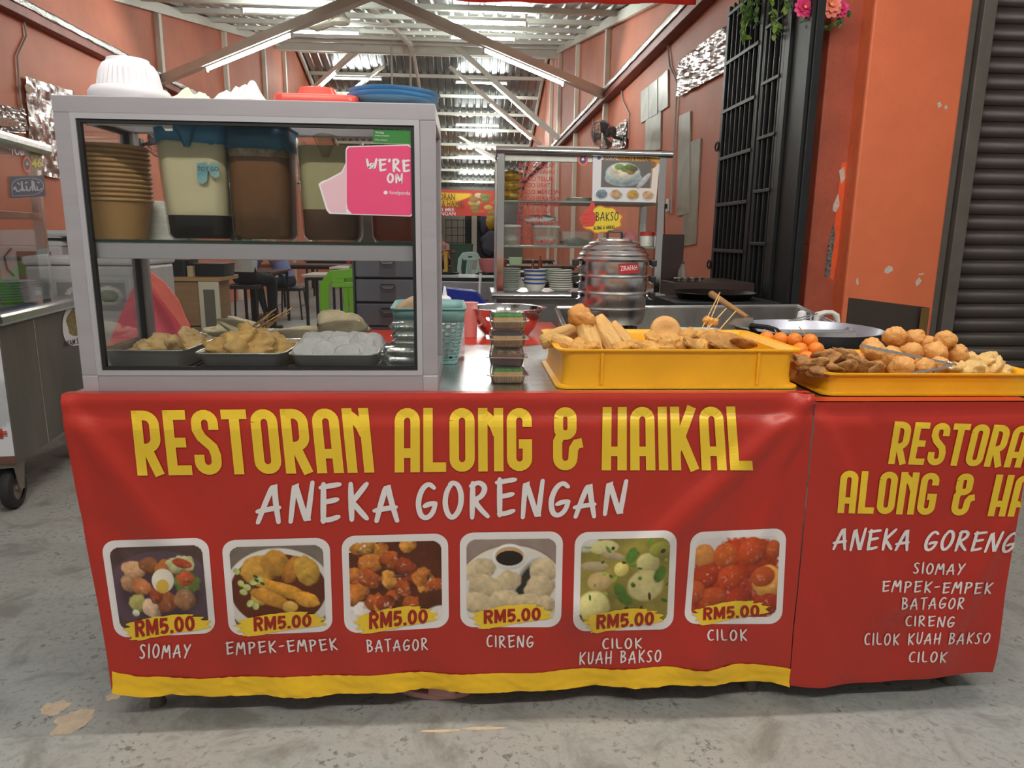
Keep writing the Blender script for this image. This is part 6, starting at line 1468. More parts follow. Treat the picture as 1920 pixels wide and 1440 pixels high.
mb = MB(); g = quadmap(((-14, 216), (36, 220), (38, 246), (-14, 244)), lw(XL, c)); mb.add([g(.5+.5*cos(a), .3+.6*sin(a), .004) for a in [pi*i/12 for i in range(13)]], [tuple(range(13))]); mb.build('dish_picture', mat('brown_dish', S(150, 96, 60), .5, 0, .4, 30), o)
o, c = foilposter('foil_poster', 'small silver poster above the fan on the right wall', XR, ((1152, 243), (1180, 222), (1178, 275), (1153, 285)))
# socket with plug below the conduit
t = thing('wall_socket', 'white wall socket with black plug right of the cart', 'socket', atx(1252, 385, XR-.012)); mb = MB(); mb.box((0, 0, 0), (.02, .09, .13)); mb.build('socket_plate', WHITE, t, bevel=.004); mb = MB(); mb.box((-.03, .0, -.01), (.045, .04, .05)); mb.build('plug', BLACK, t, bevel=.006)
mb = MB(); mb.tube([(-.03, .0, -.03), (-.02, .01, -.2), (-.01, .01, -.4), (-.01, .01, -.62)], .005, 6); mb.build('cable', BLACK, t, smooth='auto')
# wall fans
GRYF = mat('grey_fan_plastic', S(84, 82, 84), .45)
def wallfan(label, X, px, py, aim, scale=1.0):
    p = atx(px, py, X); s = 1 if X < 0 else -1
    t = thing('wall_fan', label, 'fan', p)
    mb = MB(); mb.box((s*.02, 0, 0), (.04, .12, .16)); mb.build('wall_bracket', GRYF, t, bevel=.008)
    mb = MB(); mb.tube([(s*.03, 0, 0), (s*.14, -.0, .03), (s*.2, -.02, .06)], .022, 8); mb.build('arm', GRYF, t, smooth='auto')
    h = V(s*.24, -.04, .08); d = V(*aim).normalized()
    mb = MB(); mb.cyl(h-d*.10, h+d*.05, .065, .055, 16); mb.build('motor', GRYF, t, bevel=.01)
    x = d.cross(V(0, 0, 1)).normalized(); y = x.cross(d); R = .21*scale
    cage = MB(); c = h+d*.11
    for k, (rr_, o_) in enumerate(((R, 0), (R*.98, .03), (R*.98, -.03), (R*.75, .055), (R*.5, .07), (R*.25, .078), (R*.75, -.055))): cage.tube([c+d*o_+(x*cos(a)+y*sin(a))*rr_ for a in [2*pi*i/32 for i in range(32)]], .003 if k else .005, 5, True)
    for i in range(28):
        a = 2*pi*i/28; u = x*cos(a)+y*sin(a)
        cage.tube([c+d*.08+u*.03, c+d*.055+u*R*.75, c+u*R, c-d*.055+u*R*.75, c-d*.07+u*.05], .0018, 4)
    cage.build('cage', GRYF, t, smooth='auto')
    for i in range(3):
        a = 2*pi*i/3; u = x*cos(a)+y*sin(a); v = d.cross(u); mb = MB()
        mb.grid(lambda m, n, u=u, v=v: tuple(c+u*(.03+m*R*.78)+v*(n-.5)*(.05+.10*m)+d*(n-.5)*.03), 6, 4); mb.build('blade', GRYF, t, smooth=True, solid=.003)
    return t
wallfan('dark grey wall fan above the noodle cart', XR, 1172, 262, (-.8, -.5, -.35), .9)
wallfan('dark grey wall fan on the left wall behind the jugs', XL, 262, 272, (.85, -.45, -.4), 1.0)
wallfan('dark wall fan on the left wall seen between the two right jugs', XL, 552, 345, (.8, -.5, -.3), 1.0)
# ceiling fan
p = roofhit(637, 6, .02); p = aty(637, 40, 10.9)
t = thing('ceiling_fan', 'white ceiling fan hanging from the front roof', 'ceiling fan', (p.x, p.y, p.z-.04))
FANW = mat('off_white_fan', S(178, 172, 160), .5)
mb = MB(); mb.lathe([(.05, 0), (.13, .01), (.145, .045), (.14, .07), (.11, .10), (.06, .17), (.04, .20), (.0, .2)], n=28, cap1=False); mb.build('motor_housing', FANW, t, smooth='auto')
mb = MB(); mb.cyl((0, 0, .18), (0, 0, zf1(p.y)-p.z-.02), .014, n=10); mb.build('down_rod', FANW, t, smooth='auto')
for i in range(3):
    a = .25+2*pi*i/3; u = V(cos(a), sin(a), 0); v = V(-sin(a), cos(a), 0); mb = MB()
    mb.grid(lambda m, n, u=u, v=v: tuple(u*(.13+m*.55)+v*(n-.5)*(.10+.06*m)+V(0, 0, .05+.03*(n-.5))), 8, 4); mb.build('blade', FANW, t, smooth=True, solid=.006)
for px, py, lab in ((733, 55, 'left hanging fan rod with white cup'), (769, 88, 'right hanging fan rod with white cup')):
    top = aty(px, py, 16.4 if px < 750 else 17.0); b = aty(px, 185, top.y); t = thing('hanging_rod', lab, 'ceiling rod', (top.x, top.y, b.z), 0, 'hanging rods')
    mb = MB(); mb.cyl((0, 0, 0), (0, 0, top.z-b.z), .022, n=10); mb.build('rod', FANW, t, smooth='auto'); mb = MB(); mb.lathe([(.02, -.18), (.09, -.02), (.09, 0), (.0, .0)], (0, 0, top.z-b.z), 18, cap1=False); mb.build('ceiling_cup', FANW, t, smooth='auto')
# artificial flowers and trailing vines at the top right
LEAF = mat('light_green_leaf', S(126, 156, 74), .5, 0, .25, 30); LEAFD = mat('deep_green_leaf', S(74, 112, 52), .5, 0, .25, 30)
STEMM = mat('vine_stem', S(96, 124, 60), .6)
def leafset(t, path, n, sz, m, seed, name='leaf'):
    r = random.Random(seed); L = len(path)-1
    base = MB(); base.add([(0, 0, 0), (.35, -.28, .05), (.7, -.25, .04), (1, 0, -.05), (.7, .25, .04), (.35, .28, .05)], [(0, 1, 5), (1, 2, 4, 5), (2, 3, 4)])
    o0 = base.build(name, m, t, solid=.02)
    for i in range(n):
        u = i/n*L; k = min(int(u), L-1); p = path[k].lerp(path[k+1], u-k)
        o = o0 if i == 0 else dup(o0, parent=t); o.location = p; o.rotation_euler = (r.uniform(-.8, .8), r.uniform(.2, 1.4), r.uniform(0, 6.28)); s = sz*r.uniform(.7, 1.25); o.scale = (s, s, s)
def vine(label, pts, n, sz, m, seed, X=2.0):
    P = [atx(x, y, X) for x, y in pts]; c = P[0]; t = thing('trailing_vine', label, 'artificial plant', c, 0, 'vines on the gate')
    path = [p-c for p in P]; mb = MB(); mb.tube(path, .004, 5); mb.build('stem', STEMM, t); leafset(t, path, n, sz, m, seed); return t
vine('leftmost trailing vine hanging on the black gate', ((1388, -20), (1396, 15), (1394, 45), (1398, 74)), 46, .05, LEAF, 1)
vine('dark fern vine hanging beside the leftmost vine', ((1405, -20), (1408, 12), (1404, 40)), 26, .05, LEAFD, 2)
vine('short curly vine near the gate stile', ((1418, -20), (1420, 20), (1416, 48)), 18, .045, LEAFD, 3)
vine('vine ending in yellow green leaves on the gate', ((1446, -20), (1448, 20), (1455, 45), (1450, 66)), 30, .05, LEAF, 4)
vine('small leafy vine right of the gate stile', ((1470, -20), (1472, 5), (1474, 20)), 12, .045, LEAF, 5)
def flower(label, px, py, Y, r, m, m2, seed):
    p = aty(px, py, Y); t = thing('artificial_flower', label, 'flower', p, 0, 'artificial flowers on the pillar')
    pet = MB(); pet.add([(0, 0, 0), (.35, -.26, .06), (.75, -.30, .10), (1, -.1, .06), (1, .1, .06), (.75, .30, .10), (.35, .26, .06)], [(0, 1, 6), (1, 2, 5, 6), (2, 3, 4, 5)])
    o0 = pet.build('petal', m, t, solid=.02); rr_ = random.Random(seed); k = 0
    for ring, (n, tilt, s) in enumerate(((11, .15, 1), (9, -.35, .8), (6, -.8, .55))):
        for i in range(n):
            o = o0 if k == 0 else dup(o0, parent=t); k += 1
            M_ = Matrix.Rotation(radians(80), 4, 'X') @ Matrix.Rotation(2*pi*i/n+ring*.4, 4, 'Z') @ Matrix.Rotation(tilt+rr_.uniform(-.15, .15), 4, 'Y')
            o.matrix_local = M_ @ Matrix.Scale(r*s, 4)
    mb = MB(); mb.sphere((0, -.008, 0), (r*.16, r*.10, r*.16), 10, 6); mb.build('flower_centre', m2, t, smooth=True); return t
HOT = mat('hot_pink_petal', S(222, 62, 120), .5, 0, .15, 20); COR = mat('coral_petal', S(246, 160, 130), .5, 0, .2, 20, c2=S(240, 120, 110)); YC = mat('flower_yellow', S(236, 196, 80), .6)
flower('hot pink artificial flower left of the pillar', 1509, 14, 4.48, .062, HOT, YC, 1)
flower('coral artificial flower at the pillar edge', 1558, 9, 4.46, .075, COR, YC, 2)
flower('magenta artificial flower partly behind the coral one', 1578, 16, 4.50, .055, HOT, HOT, 3)
P = [aty(x, y, 4.5) for x, y in ((1504, 18), (1512, 38), (1530, 45), (1546, 53), (1562, 44), (1578, 36), (1590, 25), (1590, 10))]; c = P[0]; t = thing('flower_garland', 'leafy stem looping below the artificial flowers', 'artificial plant', c)
path = [p-c for p in P]; mb = MB(); mb.tube(path, .004, 6); mb.build('stem', STEMM, t, smooth='auto'); leafset(t, path, 26, .045, LEAFD, 9)
# ================================================================== left cart
YAWC = radians(9)
lc = thing('fried_chicken_cart', 'stainless food cart on caster wheels at the left edge', 'food cart', (-1.97, 3.10, 0), YAWC)
# local frame: x to the left is negative, y away from the viewer
def lb(name, a, b, m=STEELD, par=lc, bevel=.003): mb = MB(); mb.b2(a, b); return mb.build(name, m, par, bevel=bevel)
CARTM = mat('grimy_cart_steel', S(116, 112, 104), .5, .5, .18, 4, stretch=(1, 1, .4))
body = lb('cart_body', (-1.2, 0, .225), (0, .95, .83), CARTM)
lb('side_seam', (.0, .33, .23), (.0015, .338, .82), STEEL); lb('counter_slab', (-1.25, -.05, .83), (.03, 1.0, .885), STEEL, bevel=.015)
WPR = Print(70, 60, S(224, 224, 230)); WPR.ell(.45, .55, .6, .5, S(206, 208, 212), 0, .05, .05, 3, .3, .1); WPR.ell(.80, .70, .16, .10, S(196, 90, 52), .3, .1, .3, 4, .5, .5); WPR.ell(.86, .82, .14, .07, S(206, 72, 46), -.2, .1, .3, 5, .5, .3); WPR.ell(.7, .84, .12, .08, S(190, 110, 60), 0, .1, .3, 6, .5, .4)
WPR.sheet('front_print', lambda u, v, l: (-1.18+1.175*u, -.003, .255+.56*v+.0*u), vcmat('cart_print', .4), lc, 0)
lb('lower_skirt', (-1.18, -.006, .226), (-.002, -.002, .262), mat('rusty_brown_skirt', S(112, 78, 66), .6, 0, .2, 12))
for x, y in ((-.06, .07), (-.06, .86), (-1.1, .07), (-1.1, .86)):
    cs = MB(); cs.b2((x-.04, y-.05, .20), (x+.04, y+.05, .226)); fk = cs.build('caster_fork', mat('dirty_zinc', S(140, 132, 120), .6, .3, .2, 10), lc)
    for s in (-1, 1):
        mb = MB(); mb.loft([[(x+s*.034, y-.05, .205), (x+s*.034, y+.05, .205), (x+s*.034, y+.018, .085), (x+s*.034, y-.018, .085)], [(x+s*.038, y-.05, .205), (x+s*.038, y+.05, .205), (x+s*.038, y+.018, .085), (x+s*.038, y-.018, .085)]]); mb.build('fork_plate', mat('dirty_zinc', S(140, 132, 120), .6, .3, .2, 10), lc)
    mb = MB(); W = [(.055, -.024), (.078, -.024), (.09, -.018), (.094, -.006), (.094, .006), (.09, .018), (.078, .024), (.055, .024)]
    mb.loft([[(x+b, y+r*cos(a), .094+r*sin(a)) for r, b in W] for a in [2*pi*i/32 for i in range(33)]], False, False, False); mb.build('rubber_tyre', mat('grey_black_tyre', S(44, 42, 42), .7), lc, smooth='auto')
    mb = MB(); mb.cyl((x-.016, y, .094), (x+.016, y, .094), .062, n=28); mb.cyl((x-.028, y, .094), (x+.028, y, .094), .018, n=14); hb = mb.build('wheel_hub', mat('dirty_zinc', S(140, 132, 120), .6, .3, .2, 10), lc, bevel=.003)
# glass top
for x, y in ((-.03, .0), (-1.15, .0), (-.03, .62), (-1.15, .62)): lb('post', (x-.03, y, .885), (x+.012, y+.04, 1.60), STEEL)
lb('top_slab', (-1.24, -.06, 1.59), (.03, .72, 1.645), STEEL, bevel=.018); lb('glass_shelf', (-1.14, .02, 1.28), (-.02, .64, 1.31), STEELD)
lb('front_pane', (-1.15, .012, .90), (-.06, .016, 1.59), GLASS, bevel=0); lb('side_pane', (-.014, .04, .90), (-.010, .62, 1.59), GLASS, bevel=0)
# stickers on the cart's side pane
RI = Matrix.Rotation(-YAWC, 3, 'Z')
def lside(px, py, l):
    d = ray(px, py); n = Matrix.Rotation(YAWC, 3, 'Z') @ V(1, 0, 0); p0 = lc.location+n*(-.009+l)
    t_ = (p0-C0).dot(n)/d.dot(n); return RI @ (C0+d*t_-lc.location)
mb = MB(); btext(mb, 'TOB', quadmap(((19, 274), (44, 272), (45, 292), (20, 290)), lside), .02, .0006); mb.build('lettering', STW, lc)
NVY = mat('navy_plaque', S(48, 54, 82), .4, 0, .15, 20); SLV = mat('silver_script', S(176, 180, 190), .35)
pl = card('script_plaque', ((18, 331), (83, 329), (86, 368), (20, 372)), .06, NVY, .0006, lc, lside); pl['label'] = 'dark blue plaque with silver calligraphy script'
g = quadmap(((18, 331), (83, 329), (86, 368), (20, 372)), lside)
def ipen(pts, t=.05, nm='script_stroke', m=SLV):
    mb = MB(); stroke(mb, smooth_pl(pts), t, g, .0014, True, .3); mb.build(nm, m, pl)
ipen([(.05, .1), (.95, .1), (.95, .9), (.05, .9), (.05, .1)], .02, 'border_line')
for pts in ([(.90, .40), (.86, .30), (.78, .30), (.76, .5)], [(.76, .32), (.70, .30), (.68, .72)], [(.64, .30), (.64, .78)], [(.60, .5), (.55, .28), (.48, .34), (.46, .55)], [(.46, .36), (.40, .30), (.36, .45)], [(.34, .30), (.34, .75)], [(.30, .40), (.24, .28), (.18, .32), (.14, .55), (.10, .40)], [(.28, .62), (.22, .70)], [(.5, .72), (.44, .66)], [(.84, .66), (.80, .70)]): ipen(pts)
pg = card('number_patch', ((58, 277), (78, 276), (79, 318), (59, 320)), .1, mat('mottled_patch', S(120, 104, 70), .5, 0, 0, 60, c2=S(196, 180, 120)), .0006, lc, lside); pg['label'] = 'mottled brown sticker with yellow number 46'
mb = MB(); btext(mb, '46', quadmap(((59, 298), (78, 296), (79, 313), (60, 315)), lside), .03, .0014); mb.build('number', mat('racing_yellow', S(236, 216, 40), .4), pg)
f = quadmap(((42, 293), (58, 292), (60, 323), (44, 324)), lside); mb = MB(); mb.add([f(.5+.5*cos(a), .5+.5*sin(a), .0006) for a in [2*pi*i/24 for i in range(24)]], [tuple(range(24))]); bd = mb.build('round_badge', mat('orange_badge', S(232, 106, 62), .4), lc)
mb = MB(); mb.add([f(.5+.34*cos(a), .5+.34*sin(a), .0012) for a in [2*pi*i/24 for i in range(24)]], [tuple(range(24))]); mb.build('badge_centre', mat('navy_badge', S(44, 58, 128), .4), bd)
mb = MB()
for cx, cy in ((.5, .62), (.42, .5), (.58, .5)): mb.add([f(cx+.07*cos(a), cy+.07*sin(a), .0018) for a in [2*pi*i/10 for i in range(10)]], [tuple(range(10))])
mb.build('badge_mark', YTG, bd)
# round food sticker on the cart's flank
def lflank(px, py, l):
    d = ray(px, py); n = Matrix.Rotation(YAWC, 3, 'Z') @ V(1, 0, 0); p0 = lc.location+n*(.002+l)
    t_ = (p0-C0).dot(n)/d.dot(n); return RI @ (C0+d*t_-lc.location)
f = quadmap(((116, 574), (172, 556), (172, 640), (119, 655)), lflank); mb = MB(); mb.add([f(x+.5, y+.5, .0006) for x, y in rrect(1, 1, .45, 8)], [tuple(range(36))]); fs = mb.build('food_sticker', STW, lc)
mb = MB(); mb.add([f(.5+.36*cos(a)*(1+.1*sin(5*a)), .56+.34*sin(a), .0012) for a in [2*pi*i/30 for i in range(30)]], [tuple(range(30))]); mb.build('dish_print', mat('green_brown_print', S(92, 84, 44), .5, 0, 0, 70, c2=S(170, 150, 90)), fs)
mb = MB(); btext(mb, 'AYAM SAMBAL', quadmap(((120, 640), (172, 626), (172, 638), (120, 652)), lflank), .02, .0018); mb.build('lettering', BLACK, fs)
# crockery on the cart
BOWLY = mat('yellow_bowl', S(212, 206, 70), .35); PLB = mat('pale_blue_plate', S(150, 178, 200), .3)
def lw2(x, y, z): return tuple(lc.location+Matrix.Rotation(YAWC, 3, 'Z') @ V(x, y, z))
t0 = None
for k in range(8):
    lab = 'pale blue plate of the stack inside the left cart, %s' % ('bottom one' if k == 0 else 'top one' if k == 7 else 'middle one')
    loc = lw2(-.16, .50, .888+k*.0125)
    if t0 is None:
        mb = MB(); mb.lathe([(.06, 0), (.07, .001), (.115, .012), (.118, .014), (.113, .0145), (.07, .005), (0, .004)], n=32, cap1=False); t0 = tag(mb.build('plate', PLB, None, 'auto', loc=loc), lab, 'plate', 'plates in the left cart')
    else: dup(t0, loc, None, lab)
mb = MB(); mb.lathe([(.035, 0), (.04, .002), (.058, .035), (.064, .058), (.061, .058), (.054, .035), (.036, .006), (0, .005)], n=28, cap1=False); tag(mb.build('bowl', BOWLY, None, 'auto', loc=lw2(-.21, .24, .888)), 'yellow plastic bowl in front of the pale blue plates', 'bowl')
mb = MB(); mb.lathe([(.04, 0), (.07, .02), (.085, .05), (.08, .052), (.066, .024), (.03, .006), (0, .005)], n=28, cap1=False); tag(mb.build('bowl', STEEL, None, 'auto', loc=lw2(-.20, .34, 1.312)), 'steel bowl on the upper shelf of the left cart', 'bowl')
# ================================================================== behind the left cart
WHB = mat('white_appliance', S(206, 204, 206), .45, 0, .04, 3); BLKA = mat('black_appliance', S(30, 30, 32), .4)
t = thing('side_table', 'white topped side table against the left wall', 'table', (-3.55, 5.75, 0))
mb = MB(); mb.box((0, 0, .78), (1.0, .55, .04)); mb.build('table_top', WHB, t)
for x in (-.45, .45):
    for y in (-.24, .24): mb = MB(); mb.box((x, y, .38), (.04, .04, .76)); mb.build('leg', BLKA, t)
q = aty(75, 455, 5.7); t = thing('warming_cabinet', 'white box appliance stacked behind the left cart', 'appliance', (q.x+.02, 5.72, .8005))
mb = MB(); mb.box((0, 0, .16), (.46, .40, .32)); mb.build('cabinet_body', WHB, t, bevel=.015); mb = MB(); mb.box((.03, -.205, .15), (.24, .012, .26)); mb.build('door_panel', mat('brown_grey_glass', S(96, 84, 80), .25), t, bevel=.004)
mb = MB(); mb.rings([(1, .322), (1, .40), (.95, .43), (.5, .437)], rrect(.48, .36, .05)); mb.build('lid_unit', WHB, t, smooth='auto'); mb = MB(); mb.tube([(-.12, -.21, .30), (-.17, -.22, .24), (-.16, -.22, .15), (-.12, -.215, .1)], .006, 6); mb.build('power_cord', BLKA, t, smooth='auto')
q = aty(115, 500, 5.6); t = thing('paper_rack', 'black rack of white papers beside the white appliance', 'rack', (q.x+.06, 5.70, .8005))
mb = MB()
for z in (.0, .20, .36): mb.box((0, 0, z+.01), (.24, .34, .02))
for x in (-.115, .115): mb.box((x, .1, .19), (.012, .1, .36))
mb.build('rack_frame', BLKA, t)
for i in range(7):
    mb = MB(); mb.box((-.085+.028*i, -.02, .11), (.018, .25, .175)); mb.build('paper_sheaf', WHB, t)
mb = MB(); mb.box((0, -.02, .41), (.22, .3, .05)); mb.build('folded_cloth', WHB, t, bevel=.02)
# white freezer with a notice, seen through the left of the case
q = aty(200, 560, 4.3); t = thing('white_freezer', 'scuffed white freezer box seen through the left end of the case', 'freezer', (q.x-.02, 4.45, 0))
mb = MB(); mb.box((0, 0, .52), (.52, .5, 1.04)); mb.build('freezer_body', mat('scuffed_white', S(190, 188, 190), .4, 0, .10, 5), t, bevel=.02); mb = MB(); mb.box((0, 0, 1.065), (.54, .52, .05)); mb.build('freezer_lid', WHB, t, bevel=.015)
pr = Print(40, 26, S(176, 176, 178)); pr.rect(.04, .06, .96, .8, S(140, 138, 136)); pr.ell(.35, .4, .2, .24, S(196, 196, 192)); pr.ell(.72, .42, .2, .26, S(200, 200, 196)); pr.ell(.72, .42, .13, .17, S(130, 140, 120)); pr.ell(.33, .42, .12, .15, S(150, 140, 126))
pr.sheet('notice', lambda u, v, l: (-.22+.42*u, -.2515, .74+.22*v), vcmat('notice_print', .4), t)
# cupboard
WD = mat('oak_laminate', S(150, 118, 84), .5, 0, .12, 3, stretch=(1, 1, 9)); CRM = mat('cream_frame', S(206, 200, 178), .5)
q0, q1 = aty(262, 560, 6.2), aty(412, 560, 6.2); cw = q1.x-q0.x
t = thing('wooden_cupboard', 'oak cupboard with cream framed glass door seen through the case', 'cupboard', ((q0.x+q1.x)/2, 6.45, 0))
mb = MB(); mb.box((-.03, 0, .42), (cw-.08, .48, .80)); mb.build('cupboard_body', WD, t, bevel=.003); mb = MB(); mb.box((0, 0, .845), (cw+.02, .52, .035)); mb.build('cupboard_top', mat('oak_top', S(176, 140, 98), .4), t, bevel=.004)
dx = cw/2-.075; mb = MB()
for a, b in (((dx-.09, -.262, .05), (dx+.075, -.244, .12)), ((dx-.09, -.262, .76), (dx+.075, -.244, .825)), ((dx-.09, -.262, .12), (dx-.055, -.244, .76)), ((dx+.04, -.262, .12), (dx+.075, -.244, .76))): mb.b2(a, b)
dr = mb.build('door_frame', CRM, t); mb = MB(); mb.b2((dx-.055, -.256, .12), (dx+.04, -.252, .76)); mb.build('door_glass', mat('dusty_glass', S(110, 106, 96), .2), dr)
mb = MB(); mb.b2((-.45, -.2435, .44), (dx-.1, -.2405, .452)); mb.build('shelf_line', BLKA, t)
def boxthing(name, label, cat, px, py, w, d, h, z, Y, m, taper=1.0, rad=.01):
    q = aty(px, py, Y); mb = MB(); mb.rings([(taper, 0), (1, h-.012), (1.03, h-.01), (1.03, h), (.96, h)], rrect(w, d, rad)); return tag(mb.build(name, m, None, 'auto', loc=(q.x, Y+d/2, z)), label, cat)
MINT = mat('mint_plastic', S(178, 214, 176), .4)
boxthing('storage_tub', 'mint green tub on the oak cupboard', 'tub', 291, 510, .17, .2, .115, .8635, 6.32, MINT, .88)
boxthing('toolbox', 'black bag on the oak cupboard beside the mint tub', 'bag', 330, 510, .19, .3, .14, .8635, 6.3, BLKA, .96, .04)
boxthing('carton', 'small beige carton between the black boxes on the cupboard', 'carton', 356, 512, .05, .06, .09, .8635, 6.24, mat('beige_carton', S(190, 172, 140), .7))
boxthing('crate_box', 'long black crate at the right end of the oak cupboard', 'crate', 390, 508, .27, .3, .11, .8635, 6.3, BLKA, .95)
# ================================================================== dining furniture
DTOP = mat('dark_table_top', S(70, 52, 44), .35); PTOP = mat('pale_table_top', S(196, 190, 182), .35); DLEG = mat('black_table_leg', S(28, 27, 28), .4)
def table(label, x, y, w, d, top=DTOP, h=.75, rz=0):
    t = thing('dining_table', label, 'table', (x, y, 0), rz, 'dining tables')
    mb = MB(); mb.box((0, 0, h-.015), (w, d, .03)); mb.build('table_top', top, t, bevel=.004)
    mb = MB(); mb.box((0, 0, h-.05), (w-.1, d-.1, .04)); mb.build('apron', DLEG, t)
    for sx in (-1, 1):
        for sy in (-1, 1): mb = MB(); mb.box((sx*(w/2-.05), sy*(d/2-.05), (h-.04)/2), (.035, .035, h-.04)); mb.build('leg', DLEG, t)
    return t
p = atz(625, 512, .75); table('pale topped dining table beside the lime green chair', p.x+.25, 9.2, 1.1, .7, PTOP)
table('pale topped dining table further back behind the lime chairs', -1.55, 11.4, 1.1, .7, PTOP)
table('dark dining table in front of the seated man in blue', -2.9, 10.0, .7, 1.1)
table('long dark dining table behind the man in blue', -2.5, 12.2, 1.4, .7)
table('dark dining table far back at the left wall', -2.4, 14.6, 1.6, .7)
table('dark dining table at the far left end of the hall', -2.9, 17.4, 1.6, .7)
table('dark dining table seen through the noodle cart', 1.3, 8.2, 1.3, .7)
table('second dark dining table seen through the noodle cart', 1.2, 10.4, 1.4, .7)
table('third dark dining table behind the noodle cart', 1.2, 12.8, 1.4, .7)
table('farthest dark dining table on the right side', 1.2, 16.0, 1.4, .7)
for x, y, lab in ((.95, 8.25, 'mint condiment box on the nearest right table'), (.85, 12.8, 'mint condiment box on a far right table')):
    mb = MB(); mb.rings([(.9, 0), (1, .12), (1.03, .122), (1.03, .13), (.95, .13)], rrect(.24, .16, .02)); tag(mb.build('condiment_box', MINT, None, 'auto', loc=(x, y, .7505)), lab, 'box', 'condiment boxes')
for x, y, lab in ((.74, 8.15, 'red sauce bottle on the nearest right table'), (.62, 12.75, 'dark sauce bottle on a far right table'), (1.05, 10.4, 'brown sauce bottle on the second right table')):
    mb = MB(); mb.lathe([(.03, 0), (.032, .005), (.032, .13), (.013, .18), (.012, .22), (0, .222)], n=16, cap1=False); tag(mb.build('sauce_bottle', mat('red_brown_sauce', S(140, 62, 36), .3), None, 'auto', loc=(x, y, .7505)), lab, 'bottle', 'sauce bottles')
# moulded plastic chairs
def chair(label, x, y, rz, m, grp='plastic chairs'):
    t = thing('plastic_chair', label, 'chair', (x, y, 0), rz, grp)
    # faces +y; back at -y
    mb = MB(); mb.rings([((1, 1), .42), ((1.02, 1.02), .43), ((1.0, 1.0), .445), ((.9, .9), .44)], rrect(.44, .42, .07, 5)); mb.build('seat', m, t, smooth='auto')
    for sx in (-1, 1):
        for sy in (-1, 1):
            mb = MB(); mb.loft([[(sx*(.20+.03*k)+a, sy*(.18+.035*k)+b, z) for a, b in rrect(.06-.015*k, .05-.015*k, .012)] for k, z in ((0, .43), (.5, .22), (1, 0))]); mb.build('leg', m, t, smooth='auto')
    # back: arched hoop with a slotted middle splat and hand hole
    hoop = [(-.20, -.19, .42), (-.235, -.215, .62), (-.225, -.235, .80), (-.16, -.25, .885), (0, -.255, .90), (.16, -.25, .885), (.225, -.235, .80), (.235, -.215, .62), (.20, -.19, .42)]
    mb = MB(); pts = [Vector(p) for p in hoop]; rs = []
    for i, p in enumerate(pts):
        a, b = pts[max(0, i-1)], pts[min(len(pts)-1, i+1)]; d = (b-a).normalized(); n = V(0, -1, 0); s = d.cross(n).normalized(); w = .042
        rs.append([p+s*w+n*.012, p-s*w+n*.012, p-s*w-n*.012, p+s*w-n*.012])
    mb.loft(rs); mb.build('back_hoop', m, t, bevel=.008)
    for x0 in (-.047, 0, .047):
        mb = MB(); mb.loft([[(x0*1.15-.017, -.196, .43), (x0*1.15+.017, -.196, .43), (x0*1.15+.017, -.180, .43), (x0*1.15-.017, -.180, .43)], [(x0-.0185, -.250, .79), (x0+.0185, -.250, .79), (x0+.0185, -.234, .79), (x0-.0185, -.234, .79)]]); mb.build('back_slat', m, t)
    mb = MB()
    for a, b in (((-.16, -.262, .78), (.16, -.240, .825)), ((-.16, -.262, .855), (.16, -.240, .89)), ((-.16, -.262, .82), (-.05, -.240, .86)), ((.05, -.262, .82), (.16, -.240, .86))): mb.b2(a, b)
    mb.build('top_panel', m, t, bevel=.006)
    return t
LIME = mat('lime_chair_plastic', S(118, 182, 42), .35); NAVY = mat('royal_blue_chair_plastic', S(34, 46, 130), .3); PALB = mat('pale_aqua_chair_plastic', S(170, 206, 206), .4)
q = aty(655, 540, 6.3); chair('lime green plastic chair seen through the case', q.x, 6.55, .05, LIME)
q = aty(688, 515, 8.2); chair('second lime green chair just behind the first', q.x+.05, 8.4, -.1, LIME)
q = aty(850, 560, 4.3); chair('royal blue plastic chair behind the red table', q.x-.0, 4.35, -.15, NAVY)
q = aty(868, 480, 14.5); chair('small pale aqua chair in the far gap beside the cart', q.x, 14.5, .6, PALB)
REDC = mat('red_chair_plastic', S(178, 50, 40), .4)
for k, (x, y) in enumerate(((-2.0, 13.3), (-1.7, 15.6))): chair('red plastic chair among the dark tables, %s' % ('nearer one' if k == 0 else 'farther one'), x, y, .4, REDC)
# ---------------------------------------------------------------- gap between case and cart: cook line and back doorway
t = thing('gas_range', 'stainless gas range with black top in the gap beside the case', 'stove', (.02, 6.1, 0))
mb = MB(); mb.box((0, 0, .44), (.72, .6, .86)); mb.build('range_body', STEEL, t, bevel=.006); mb = MB(); mb.box((0, 0, .885), (.70, .58, .03)); mb.build('range_top', BLKM, t)
for x in (-.2, .15):
    mb = MB(); mb.tube([(x+.10*cos(a), .0+.10*sin(a), .92) for a in [2*pi*i/20 for i in range(20)]], .009, 6, True); mb.build('burner_ring', BLKM, t)
for i in range(6):
    for z in (.72, .69): mb = MB(); mb.box((-.26+.095*i, -.302, z), (.06, .006, .010)); mb.build('vent_slot', BLACK, t)
p = aty(920, 505, 5.85); mb = MB(); mb.lathe([(.06, 0), (.09, .01), (.115, .07), (.12, .115), (.116, .115), (.085, .014), (0, .01)], n=32, cap1=False); tag(mb.build('plastic_basin', mat('rose_pink_basin', S(206, 124, 130), .4), None, 'auto', loc=(p.x+.02, 5.9, .935)), 'rose pink basin on the gas range beside the cart post', 'basin')
p0, p1 = aty(896, 540, 5.0), aty(886, 585, 5.0); mb = MB(); mb.cyl((0, 0, -.9+.0), (0.06, 0, .06), .010, n=8)
tag(mb.build('pipe', WHITE, None, 'auto', loc=(p1.x, 5.2, .905)), 'slanted white pipe in front of the gas range', 'pipe')
